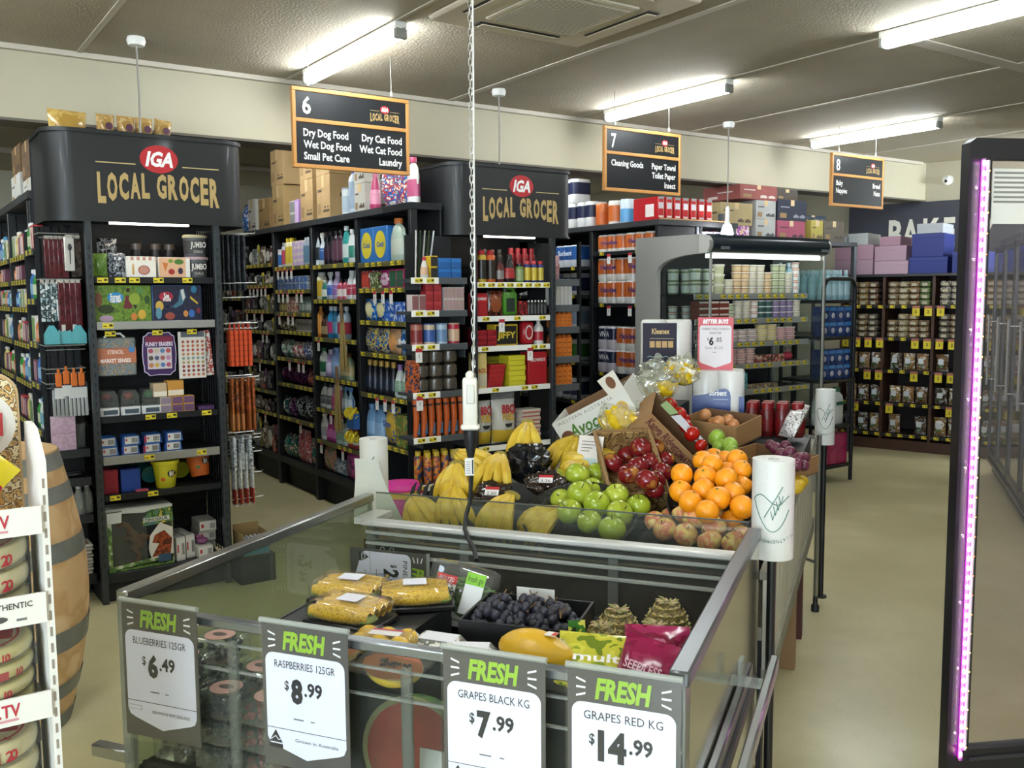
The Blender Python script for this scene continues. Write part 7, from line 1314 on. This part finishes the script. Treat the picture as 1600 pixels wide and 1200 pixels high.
def crumple(w,h,d,c,seed,gl=.12,amp=.012):
    m=M(); rr=random.Random(seed); ph=[rr.uniform(0,6) for _ in range(6)]
    def fn(u,v):
        a=2*PI*u; t=PI*v; s=math.sin(t)**.7
        n=amp*(math.sin(5*a+ph[0]+3*t)+math.sin(9*a-4*t+ph[1])*.6+math.sin(7*t+3*a+ph[2])*.7+.5*math.sin(15*a+11*t+ph[3]))
        return ((w/2*s+n*s)*math.cos(a),(d/2*s+n*s)*math.sin(a),h/2-h/2*math.cos(t)+n*.6*math.sin(t))
    m.grid(fn,34,22,c); return m
put(S('black_bag',crumple(.15,.15,.12,mat('121214',.18,coat=.3),3),[],cat='bag'),B.at(-1.205,3.20,.90,.3,-.3),'crumpled shiny black plastic bag among the bananas','bag')
def dtray(seed,pr):
    m=crumple(.15,.07,.1,mat('2A1E18',.15,coat=.4),seed,amp=.006); q=M(); q.box((0,-.02,.078),(.05,.034,.0015),mat('DCD8D4')); q.box((0,-.006,.0792),(.05,.012,.001),mat('B0262E')); q.text(pr,.014,ink,(0,-.029,.0802),w=.035,rot=Matrix.Identity(4)); return S('mushroom_tray',m,[S('price_sticker',q)],cat='tray')
put(dtray(5,'2.50'),B.at(-1.275,3.06,.86,.2,.7),'dark wrapped tray with a red price sticker before the black bag','tray'); put(dtray(8,'3.36'),B.at(-1.10,3.13,.895,.25,.6),'dark wrapped tray with a red price sticker beside the apple bowl','tray')
m=M(); m.bx(-.05,.05,-.002,0,0,.12,mat('CFC6BC',.6)); m.bx(-.03,.03,-.003,-.002,.0,.035,mat('A8B8B4',.5)); q=M(); 
for i in range(4): q.bx(-.035,.0+.01*i,-.0034,-.0028,.06+.012*i,.063+.012*i,mat('6A6058'))
put(S('white_card',m,[S('printing',q)],cat='card'),B.at(-.985,3.25,.965,-.15,-.35),'pale printed card leaning beside the bananas','card')
m=M(); 
for i in range(30): a=i*.2; m.tube([(-.12+.008*i,-.08,0),(-.12+.008*i,.08,.02+.03*(i%3)/3)],.003,mat('1C1C1C',.5),4)
put(S('black_net',m,cat='net'),B.at(-1.47,3.0,.84,.2,.45),'black plastic net lining at the glass end of the bananas','net')
# avocado box, tomato box and other cartons
kraft=mat('9A7448',.75,var=.12,vs=10); kraftd=mat('6E4F30',.8,var=.1,vs=10)
def obox(w,d,h,cf,ci,t=.006):
    m=M(); m.bx(-w/2,w/2,-d/2,d/2,0,t,ci)
    for x in (-w/2,w/2-t): m.bx(x,x+t,-d/2,d/2,t,h,cf)
    m.bx(-w/2+t,w/2-t,-d/2,-d/2+t,t,h,cf); m.bx(-w/2+t,w/2-t,d/2-t,d/2,t,h,ci); return m
m=obox(.34,.2,.11,mat('C8C6BC',.6),kraftd); q=M(); q.text('Avocados',.055,mat('3E6A1E'),(.0,-.1012,.045),bold=.02,shear=.3,w=.25); q.text('WESTERN AUSTRALIA',.014,mat('7A7468'),(-.02,-.1012,.095),w=.26,sp=1.2); q.bx(-.1,.13,-.1014,-.1006,.012,.016,mat('3E6A1E')); q.add([(.125+.025*math.cos(a*PI/8),-.1014,.04+.03*math.sin(a*PI/8)) for a in range(16)],[tuple(range(16))],mat('C8A030')); q.add([(-.135+.03*math.cos(a*PI/8),-.1014,.03+.03*math.sin(a*PI/8)) for a in range(16)],[tuple(range(16))],mat('5A3420'))
f_=M(); f_.add([(.10,-.098,.11),(.17,-.098,.11),(.17,-.10,.19),(.09,-.10,.18)],[(0,1,2,3),(3,2,1,0)],mat('CFC8BA',.6)); f_.add([(.135+.018*math.cos(a*PI/8),-.1008,.15+.026*math.sin(a*PI/8)) for a in range(16)],[tuple(range(16))],mat('6A4226'))
put(S('avocado_box',m,[S('printing',q),S('raised_flap',f_)],cat='box'),B.at(-1.01,3.60,1.09,.05,.2,-.50),'white avocado box tilted up behind the bananas','box')
m=obox(.31,.19,.115,kraft,kraftd); q=M(); mr=mat('5A2A24',.7); q.text('Kanga Ridge',.036,mr,(-.06,-.0962,.090),bold=.03,w=.15); q.text('TOMATOES',.030,mr,(.075,-.0962,.082),bold=.04,w=.125)
for x in (-.085,.055): q.bx(x-.042,x+.042,-.0965,-.0955,.03,.05,mat('22120E'))
q.bx(-.03,.02,-.0962,-.0956,.062,.065,mr); q.bx(-.03,.02,-.0962,-.0956,.054,.057,mr)
l=M(); l.add([(-.06,.02,.118),(.13,.02,.118),(.13,.08,.125),(-.02,.085,.125)],[(0,1,2,3),(3,2,1,0)],mat('C8CAD0',.5)); l.add([(-.12,.02,.119),(-.065,.02,.119),(-.03,.085,.126),(-.1,.085,.126)],[(0,1,2,3)],mat('8AA86A',.5)); l.text('2.99',.03,ink,(.06,.045,.1225),w=.07,rot=Matrix.Rotation(.1,4,'X'))
put(S('tomato_box',m,[S('printing',q),S('price_card',l)],cat='box'),B.at(-.785,3.535,1.012,.12,.34,.86),'kraft tomato box tipped on its corner with red tomatoes','box')
put(S('onion_box',obox(.26,.22,.09,kraft,kraftd),cat='box'),B.at(-.60,3.90,1.0,-.35,.12,.05),'low brown box of brown onions before the toilet rolls','box'); put(S('onion_carton',obox(.28,.23,.07,kraft,kraftd),cat='box'),B.at(-.375,3.68,.912,-.45,.05,.06),'open brown carton of purple onions at the bench edge','box')
put(S('dark_carton',obox(.24,.2,.1,kraftd,kraftd),cat='box'),B.at(-.47,3.62,.93,-.25,.2,.15),'brown carton wall between the pears and purple onions','box') if False else None
put(crate(.26,.2,.12),B.at(-.90,3.66,.9056),'black crate propping the tilted avocado box','crate','produce crates')
# bagged fruit: clear and yellow
def cbag(seed,w,h,yel):
    m=crumple(w,h,w*.6,clear('FAFAF0',.18,.06,2.0),seed,amp=.01); q=crumple(w*.9,h*yel,w*.55,pm('D0AE1C D8BA2A C8A418 E0D8C0',16,.2),seed+1,amp=.009); t=M(); t.tube([(-.02,0,h*.95),(0,0,h*1.0),(.03,.01,h*1.12)],[.012,.006,.018],clear('F4F4E8',.3,.06,2.0),8); return S('fruit_bag',q,[S('clear_film',m),S('tied_top',t)],cat='bag')
for i,(x,y,z,w_,h_,ye,ry,l) in enumerate(((-.93,3.47,1.04,.2,.14,.9,.3,'yellow bag before the avocado box, the lowest'),(-.90,3.66,1.12,.15,.15,.35,.1,'clear bag with yellow base against the avocado box flap'),(-.83,3.78,1.16,.17,.13,.6,-.2,'yellow and clear bag above the tomato box'),(-.77,3.88,1.22,.15,.12,.8,.2,'topmost yellow bag by the paper towels'),(-.88,3.95,1.18,.14,.14,.1,.0,'clear crumpled bag by the paper towels'))): put(cbag(30+i*3,w_,h_,ye),B.at(x,y,z,.2*i,-.2,ry),'plastic fruit bag: '+l,'bag','fruit bags on bench')
put(crate(.28,.26,.14),B.at(-.92,4.02,.9856),'black crate lifting the fruit bags behind the tomato box','crate','produce crates')
# toilet rolls, sauce jars, crisps at the far end
klee=rollpack.__wrapped__(2,.058,.245,'D4D2CA','D2D0C8',look='x'); q=M(); q.box((-.025,-.107,.125),(.155,.004,.215),mat('160C26',.65),.0); 
q.text('Kleenex',.026,mat('C8A868'),(-.02,-.110,.195),bold=.02,w=.08)
for i in range(4): q.bx(-.07+.028*i,-.047+.028*i,-.1105,-.1095,.12,.15,mat('B08A4A'))
q.bx(-.07,.04,-.1105,-.1095,.16,.163,mat('8A7A5A')); q.tube([(-.08+.012*i,-.111,.075+.006*(i%2)) for i in range(9)],.002,mat('8AA8A0'),4); q.bx(-.07,-.05,-.1105,-.1095,.03,.055,mat('D8D4D0')); q.add([(.005,-.1108,.03),(.04,-.1108,.025),(.045,-.1108,.04),(.02,-.1108,.075)],[(0,1,2,3)],mat('C8A890'))
r_=M(); r_.bx(.113,.119,-.05,.04,.02,.22,mat('2A1C40',.3)); sk=S('toilet_roll_pack',None,[S('printed_label',q),S('side_label',r_)],cat='toilet rolls'); sk.me=klee.me
put(sk,B.at(-.925,4.33,1.2372,.16),'white and dark purple toilet roll pack standing on another pack','toilet rolls'); w2_=rollpack.__wrapped__(2,.058,.25,'D4D2CA','D0CEC6',look='x'); s2=S('toilet_roll_pack',None,[],cat='toilet rolls'); s2.me=w2_.me; put(s2,B.at(-.92,4.33,0.9860,.16),'white toilet roll pack under the dark purple labelled one','toilet rolls')
sorb=rollpack.__wrapped__(2,.056,.21,'D6D4CE','D4D2CC',look='x'); q=M(); po=[(-.112,.01),(.055,.01),(.055,.10)]+[(.055-.1*(1-math.cos(a*PI/12)),.10+.035*math.sin(a*PI/6)) for a in range(1,6)]+[(-.07,.105),(-.112,.10)]; q.add([(x,-.106,z) for x,z in po],[tuple(range(len(po)))],mat('1C3474',.3)); q.bx(.09,.113,-.104,-.098,.01,.1,mat('1C3474',.3))
q.text('Sorbent',.024,wht,(.0,-.1068,.115),bold=.03,shear=.1,w=.075); q.bx(-.02,.045,-.107,-.1062,.085,.088,mat('A8B4D0')); q.bx(-.015,.04,-.107,-.1062,.065,.067,mat('7A8AB0')); q.bx(-.0,.035,-.107,-.1062,.016,.036,mat('C8CCD4')); 
for j in range(10): q.bx(.002+.0033*j,.0036+.0033*j,-.1075,-.107,.018,.034,ink)
s3=S('toilet_roll_pack',None,[S('printed_label',q)],cat='toilet rolls'); s3.me=sorb.me; put(s3,B.at(-.66,4.22,1.0516,.12),'white and blue toilet roll pack under the better buys sign','toilet rolls'); put(boxy(.24,.2,.065,'C4C2BA','D0CEC6',look='x'),B.at(-.66,4.24,0.9860,.1),'flat white pack under the blue toilet rolls','packet')
m=M(); bw,bh=.155,.235; m.bx(-bw/2,bw/2,-.002,0,0,bh,mat('C8525A',.5)); q=M(); round_panel(q,-bw*.45,bw*.45,bh*.12,bh*.845,-.0028,mat('D8D0D2',.55),.012,.022*.9); q.text('BETTER BUYS',.018,wht,(0,-.0034,bh*.92),bold=.05,shear=.2,w=bw*.72)
q.text('SORBENT 3 ROLL D/LENGTH',.010,ink,(0,-.0034,bh*.78),w=bw*.78); q.text('WHITE 4PK',.010,ink,(0,-.0034,bh*.70),w=bw*.34); q.text('$',.015,ink,(-.033,-.0034,bh*.58),w=.007); q.text('6',.038,ink,(-.018,-.0034,bh*.545),bold=.05,w=.021); q.text('.05',.021,ink,(.014,-.0034,bh*.575),bold=.01,w=.028); q.text('Save: $1.65',.012,inkl,(-.006,-.0034,bh*.42),w=bw*.5); q.bx(-.012,.004,-.0033,-.0031,bh*.33,bh*.34,inkl)
st=M(); st.bx(-.01,.01,.0,.012,-.03,.06,clear('E8ECE8',.3,.05)); put(S('better_buys_sign',m,[S('lettering',q),S('clear_clip',st)],cat='sign'),B.at(-.675,4.20,1.2625,.12),'red and white better buys sign reading 6.05 above the toilet rolls','sign')
sj=bottle(.058,.145,'5A0E10','7A1416','6A1012',st='jar',cat='jar',look='x')
for i in range(4):
    for j in range(2): put(sj,B.at(-.50+.063*i,4.12+.07*j,0.9860+.0*j),f'dark red sauce jar, {nth(i)} from the toilet rolls, {"back" if j else "front"} row','jar','sauce jars on bench')
for i in range(4): put(pouch(.11,.12,.05,pm('C8C4C0 C8C4C0 3A3A3A D0CCC8 C8C4C0 C0BCB8',70,.2),None,gl=.2,look='x',cat='crisps'),B.at(-.345+.0*i,3.98+.09*i,.985+.02,-.9,-.5),f'white and black crisp bag leaning at the bench edge, {nth(i)} from the purple onions','crisps','crisp bags at the bench edge')
put(crate(.09,.44,.09),B.at(-.31,4.10,.8726),'narrow black crate under the crisp bags','crate','produce crates')
for i in range(3): 
    m=M(); m.ell((0,0,.0),(.03,.024,.024),mat('C8A424',.4,bump=.15,bs=90),12,8); put(S('lemon',m,cat='lemon'),B.at(-.262+.005*i,3.45+.065*i,.9,.3*i),f'lemon at the bench edge below the purple onions, {nth(i)} from the bag roll','lemon','lemons at edge')
# ---------- cardboard tortilla stand ----------
TS=Fr(*(G.m@Vector((-.343,1.68,0))).to_2d(),AG); wcb=mat('DCD8D0',.7,var=.06,vs=12); k=[]; W_=.556
def panel(x):
    m=M(); m.prism([(0,0),(.155,0),(.155,1.385),(.12,1.385),(.075,1.38),(.0,1.335)],x-.006,x+.006,wcb,ax='x')
    for i in range(46): m.bx(x-.002,x+.002,-.0006,.0002,.03+.028*i,.046+.028*i,mat('8A7F72',.8)); 
    return m
k.append(S('side_panel',panel(W_))); k.append(S('side_panel',panel(0)))
m=M(); m.bx(.009,W_-.009,.148,.154,.02,1.19,mat('D4D8E0',.7)); k.append(S('back_panel',m))
TZ=(1.222,1.072,.908,.745,.58,.41,.22)
redp=mat('B02A3A',.5); wfr=mat('DAD6CE',.6)
for i,z in enumerate(TZ):
    m=M(); m.bx(.006,W_-.006,.0,.147,z-.006,z,wcb); k.append(S('shelf',m))
    m=M(); h=.04 if i!=1 else .045; m.bx(.006,W_-.006,-.006,-.001,z-.006,z+h,wfr); y=-.0068
    if i==1: m.text('SERIOUSLY AUTHENTIC',.010,mat('4A4A46'),(.462,y,z+.030),bold=.02,w=.135); m.ell((.475,y,z+.010),(.018,.0006,.006),mat('4A4A46'),10,5); m.bx(.43,.445,y,y+.0005,z+.004,z+.008,mat('6A6A66')); m.bx(.505,.52,y,y+.0005,z+.004,z+.008,mat('6A6A66'))
    else: m.text('Q.TV',.022,redp,(.478,y,z+.020),bold=.02,w=.05); m.bx(.42,.50,y,y+.0004,z+.002,z+.006,mat('C88A90')); m.text('Q.TV',.022,redp,(.15,y,z+.020),bold=.02,w=.062)
    k.append(S('front_rail',m))
m=M(); po=[(0.01,1.2),(W_-.014,1.2)]+[(W_-.054+.04*math.cos(a*PI/12),1.435+.04*math.sin(a*PI/12)) for a in range(0,7)]+[(.054-.04*math.sin(a*PI/12),1.435+.04*math.cos(a*PI/12)) for a in range(0,7)]
m.prism(po,.135,.142,mat('B89A70',.6),ax='y'); fd=M(); fd.prism([(x*.985+.004,z-.004) for x,z in po],.1335,.1348,pm('8A6A3E C8A064 5A4A32 D8C8A0 7A5A34 B8863E',60,.45),ax='y')
bg=M(); bg.add([(.475+.06*math.cos(a*PI/14),.1328,1.385+.06*math.sin(a*PI/14)) for a in range(28)],[tuple(range(28))],mat('D8D4CC')); bg.add([(.475+.046*math.cos(a*PI/14),.1320,1.385+.046*math.sin(a*PI/14)) for a in range(28)],[tuple(range(28))],mat('C8C4BC')); bg.bx(.49,.515,.1308,.1314,1.365,1.405,mat('B8343A')); bg.bx(.435,.46,.1308,.1314,1.365,1.405,mat('2E6A44'))
k.append(S('picture_board',m,[S('food_photo',fd),S('round_badge',bg)])); put(S('display_stand',None,k),TS.m,'white cardboard display stand of tortillas before the wooden barrel','display stand')
def tort(r,h,top,edge,txt,num,wrap):
    m=M(); m.lathe([(r*.86,0),(r*.97,h*.2),(r,h*.45),(r*.97,h*.72),(r*.88,h*.95),(r*.84,h)],mat(edge,.3,var=.12,vs=24),30); k=[]
    q=M(); y=h+.0006; q.add([(r*.84*math.cos(a*PI/16),r*.84*math.sin(a*PI/16),y) for a in range(32)],[tuple(range(32))],mat('C4BC9E',.4)); 
    q.lathe([(r*.66,y+.0004),(r*.72,y+.0004)],redp,28,caps=False); q.add([(r*.62*math.cos(a*PI/14),r*.42*math.sin(a*PI/14),y+.0006) for a in range(28)],[tuple(range(28))],mat('D0CCC4'))
    for x,c in ((-.42*r,'1E5A34'),(-.0,'8AA03A'),(.38*r,'A81E34')): q.bx(x-r*.19,x+r*.19,-r*.3,r*.3,y+.0008,y+.0012,mat(c,.45))
    q.text(txt,r*.16,redp,(0,-r*.62,y+.0014),bold=.02,w=r*.9,rot=Matrix.Identity(4)); k.append(S('printed_label',q))
    e=M()
    def on(a,z,o=.0012): return ((r+o)*math.sin(a),-(r+o)*math.cos(a),z)
    for a0,c in ((-.35,'1E5A34'),(-.12,'8AA03A'),(.12,'A81E34')): e.add([on(a0-.1,h*.2),on(a0+.1,h*.2),on(a0+.1,h*.8),on(a0-.1,h*.8)],[(0,1,2,3)],mat(c,.45))
    for j,ch in enumerate(num): e.text(ch,h*.55,redp,on(.42+.1*j,h*.5,.002),bold=.02,rot=Matrix.Rotation(.42+.1*j,4,'Z')@FRONT)
    k.append(S('edge_label',e)); 
    if wrap: f_=M(); f_.lathe([(r*1.0,.001),(r*1.025,h*.3),(r*1.025,h*.75),(r*.99,h+.003)],clear('FAFAF4',.07,.06,1.6),26); k.append(S('clear_film',f_))
    return S('tortilla_pack',m,k,cat='tortillas')
t20=tort(.069,.036,'x','D4C8A2','TORTILLAS','20',1); t10=tort(.069,.024,'x','D0C48E','TORTILLAS','10',1)
GT='tortilla packs on the cardboard stand'
for i,(z,n,sp,dz) in enumerate(((TZ[1],3,t20,.042),(TZ[2],4,t10,.031),(TZ[3],3,t20,.042),(TZ[4],3,t20,.042),(TZ[5],3,t20,.042))):
    for c,x in enumerate((.466,.315)):
        for l in range(n if c==0 else 2): put(sp,TS.at(x,.0735,z+.0125+l*dz,0,.16)@Matrix.Rotation(RN.uniform(-.2,.2),4,'Z'),f'round tortilla pack, {nth(l)} up, {"barrel" if c==0 else "far"} side, {nth(i+1)} shelf down','tortillas',GT)
# strips of yellow film print at the ends of the ten packs
def tpouch(i):
    p=pouch.__wrapped__(.13,.17,.05,pm('A8202E C8B41E B01E2C',9,.2),None,gl=.15,look='x',cat='bag'); q=M(); q.grid(lambda u,v:(-.012+.05*(u-.5)*.5+.045*v,-.029*math.sin(PI*(.12+.76*v))**.6-.0015,.02+.13*v),4,10,mat('D0BC22',.2)); q.text('Street',.02,wht,(.022,-.034,.105),bold=.02,shear=.3,w=.06,rot=Matrix.Rotation(.5,4,'Y')@FRONT); q.ell((-.01,-.031,.055),(.012,.002,.012),mat('16140E',.3),10,6); s=S('tortilla_pouch',None,[S('yellow_panel',q)],cat='bag'); s.me=p.me; return s
for i,x in enumerate((.482,.415,.35,.26,.17)): put(tpouch(i),TS.at(x,.04+.035*(i%2),TZ[0]+.05,.0,-.12,-.75),f'red and yellow tortilla pouch on the top tray, {nth(i)} from the barrel','bag','tortilla pouches')
# ---------- wine barrel ----------
oak=pm('C09A68 CCA878 BE9662 D4B486',7,.6,soft=True,bump=.15); hoop=mat('84867E',.55,.5,var=.2,vs=14); m=M(); pr=[(.285+.085*math.sin(PI*j/12),1.04*j/12) for j in range(13)]; n=28
m.lathe(pr,oak,n); kk=[]
for z0,z1 in ((.0,.06),(.13,.19),(.32,.40),(.655,.725),(.86,.92),(.975,1.035)):
    h_=M(); rr=lambda z:.285+.085*math.sin(PI*z/1.04)+.003; h_.lathe([(rr(z0),z0),(rr(z1),z1)],hoop,32,caps=False); kk.append(S('iron_hoop',h_))
b_=M(); b_.lathe([(.03,.0),(.02,.012)],mat('6A3A2A',.6),12,T_((.10,-.08,1.041))); kk.append(S('bung',b_)); put(S('barrel',m,kk,cat='barrel'),T_((-1.985,3.36,0)),'tall oak barrel with grey iron hoops behind the tortilla stand','barrel')
# ---------- fridge glass panel with the pink light strip ----------
D=Fr(1.326,2.75,.1395); bk=mat('16161A',.4); k=[]
m=M(); m.prism([(0,.0),(.072,.0),(.072,2.045),(.02,2.045),(.0,2.03)],-.02,.02,bk,ax='y'); k.append(S('frame_stile',m)); m=M(); m.bx(.93,1.0,-.02,.02,0,2.045,bk); k.append(S('frame_stile',m))
m=M(); m.bx(.072,.93,-.02,.02,1.985,2.045,bk); k.append(S('top_rail',m)); m=M(); m.bx(.072,.93,-.02,.02,.0,.195,bk); m.bx(.072,.93,-.026,-.018,.16,.172,mat('2C2C30',.3)); k.append(S('bottom_rail',m))
m=M(); m.bx(.070,.932,-.004,.004,.19,1.99,clear('F4F0F4',.015,.015,1.3)); k.append(S('glass_pane',m))
m=M(); m.bx(.010,.026,-.03,-.021,.22,1.97,clear('D8D0DC',.10,.08)); 
for i in range(9): m.ell((.014,-.034,.26+.205*i),(.005,.004,.005),mat('D8D8DC',.2,.9),8,6)
s_=M(); s_.tube([(.037,-.032,.17),(.037,-.032,1.985)],.0065,clear('F0C8F0',.12,.1),8); s_.tube([(.037,-.030,.175),(.037,-.030,1.98)],.0042,glow('D83ADC',6),8)
for i in range(62): s_.ell((.037,-.0345,.19+.0292*i),(.0048,.004,.0075),glow('FFE6F8' if i%3 else 'FFF2C8',24),8,6)
k.append(S('light_channel',m)); k.append(S('pink_light_strip',s_,label='glowing pink light strip'))
g_=M(); g_.tube([(.054,-.027,.2),(.054,-.027,1.98)],.006,clear('5A2A6A',.5,.1),8)  # the pink strip's reflection in the glass, modelled as a dark dotted tube
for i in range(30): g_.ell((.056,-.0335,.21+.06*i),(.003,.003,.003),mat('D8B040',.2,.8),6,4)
k.append(S('strip_reflection',g_))
q=M(); q.bx(.085,.21,-.006,-.0045,1.80,1.96,mat('C8C6BE',.6)); 
for i in range(7): q.bx(.09,.205,-.0068,-.006,1.945-.014*i,1.951-.014*i,mat('7A7870'))
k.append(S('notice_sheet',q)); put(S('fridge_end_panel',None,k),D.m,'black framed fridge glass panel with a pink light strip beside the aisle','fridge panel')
# ---------- freezer row beyond the glass ----------
def freezer():
    k=[]; W=1.28; b=mat('121116',.35)
    m=M(); m.bx(0,W,.04,.72,.16,2.05,b,.006); k.append(S('cabinet',m)); m=M(); m.bx(0,W,.06,.72,0,.155,mat('1E1D22',.4)); 
    for z in (.03,.07,.11): m.bx(0,W,.045,.058,z,z+.018,mat('3E3C42',.35,.5))
    k.append(S('kick_grille',m)); m=M(); m.bx(0,W,-.0,.06,.13,.16,mat('4A484E',.3,.7),.004); k.append(S('bumper_rail',m))
    for i in range(2):
        x0,x1=i*W/2+.01,(i+1)*W/2-.01; m=M()
        for a in ((x0,x0+.04,.2,1.98),(x1-.04,x1,.2,1.98),(x0,x1,.2,.25),(x0,x1,1.93,1.98)): m.bx(a[0],a[1],.0,.036,a[2],a[3],b,.003)
        g=M(); g.bx(x0+.04,x1-.04,.012,.02,.25,1.93,mat('1C1424',.06,.0,coat=1.)); h=M(); h.tube([(x0+.06,-.03,.8),(x0+.06,-.03,1.4)],.01,SILV,8); h.tube([(x0+.06,-.03,.85),(x0+.06,.01,.85)],.006,SILV,6); h.tube([(x0+.06,-.03,1.35),(x0+.06,.01,1.35)],.006,SILV,6); k.append(S('door',m,[S('dark_glass',g),S('handle',h)]))
    return S('upright_freezer',None,k,cat='freezer')
fz=freezer()
for i in range(4): 
    p=B.m@Vector((.925,9.05-1.30*i,0)); put(fz,Fr(p.x,p.y,AB-PI/2).m,f'black upright glass door freezer along the aisle, {nth(i)} from the bakery shelves','freezer','freezers along aisle')
# ---------- chain, cable and socket over the bin ----------
m=M(); ch=mat('B4B2AC',.3,.8); z=2.998; i=0; cx,cy=-.118,2.85
while z>1.36:
    L=.014
    pts=[(math.copysign(.0052,math.cos(a))*abs(math.cos(a)) if 1 else 0,0,L*math.sin(a)) for a in [2*PI*j/10 for j in range(10)]]
    if i%2: pts=[(0,p[0],p[2]) for p in pts]
    m.tube([(cx+p[0],cy+p[1],z-L+p[2]) for p in pts],.0019,ch,5,closed=True); z-=.0215; i+=1
c_=M(); c_.tube([(cx+.010,cy,2.998),(cx+.009,cy,2.2),(cx+.006,cy,1.6),(cx-.002,cy,1.36)],.0028,mat('D0CEC8',.5),6)
for zz in (2.83,2.62): c_.tube([(cx-.006,cy-.004,zz),(cx+.012,cy-.004,zz)],.003,mat('1A1A1A',.5),6)
h_=M(); h_.lathe([(.03,2.985),(.03,2.9995)],white_m,14,T_((cx,cy,0)))
s1=M(); wp=mat('DAD6C8',.4); s1.box((cx-.012,cy,1.275),(.046,.04,.15),wp,.009,seg=2); s1.box((cx-.012,cy,1.355),(.026,.026,.03),wp,.008); s1.box((cx-.012,cy,1.196),(.058,.05,.016),wp,.005); s1.box((cx-.010,cy-.021,1.30),(.026,.006,.06),mat('C8C4B8',.4),.003)
s2=M(); s2.lathe([(.022,1.187),(.02,1.15),(.01,1.10)],mat('16161A',.45),14,T_((cx-.012,cy,0))); 
cb=M(); cb.tube([(cx-.012,cy,1.11),(cx-.010,cy,1.05),(cx-.016,cy+.0,.96),(cx-.028,cy-.01,.92),(cx-.032,cy-.03,.88),(cx-.022,cy-.06,.86),(cx-.0,cy-.12,.845),(cx+.01,cy-.2,.83)],.0068,mat('141416',.4),8)
tg=M(); tg.bx(cx-.030,cx-.002,cy-.012,cy-.008,1.045,1.10,mat('D4D2CA',.5)); tg.bx(cx-.008,cx-.004,cy-.0128,cy-.0118,1.05,1.095,ink); 
for i in range(6): tg.bx(cx-.026,cx-.013,cy-.0128,cy-.0118,1.052+.007*i,1.054+.007*i,inkl)
put(S('hanging_power_point',m,[S('ceiling_rose',h_),S('white_cable',c_),S('white_socket',s1),S('black_plug',s2),S('black_cord',cb),S('paper_tag',tg)]),B.m@B.m.inverted(),'ceiling chain with a white power socket and black cord feeding the bin','power point')
# ---------- shopfront window behind the camera: daylight ----------
m=M(); gl=clear('F4F8FA',.02,.02)
m.bx(-3.2,1.4,-4.58,-4.57,.5,2.6,gl); 
for x in (-3.17,-1.65,-.13,1.37): m.bx(x-.03,x+.03,-4.62,-4.53,.5,2.6,mat('3A3C3E',.4,.5))
struct('window_1',m,B.m)
pl=bpy.data.lights.new('window_portal','AREA'); pl.shape='RECTANGLE'; pl.size=4.6; pl.size_y=2.1; pl.cycles.is_portal=True
po_=bpy.data.objects.new('window_portal',pl); COL.objects.link(po_); po_.matrix_world=B.at(-.9,-4.63,1.55,0,PI/2)
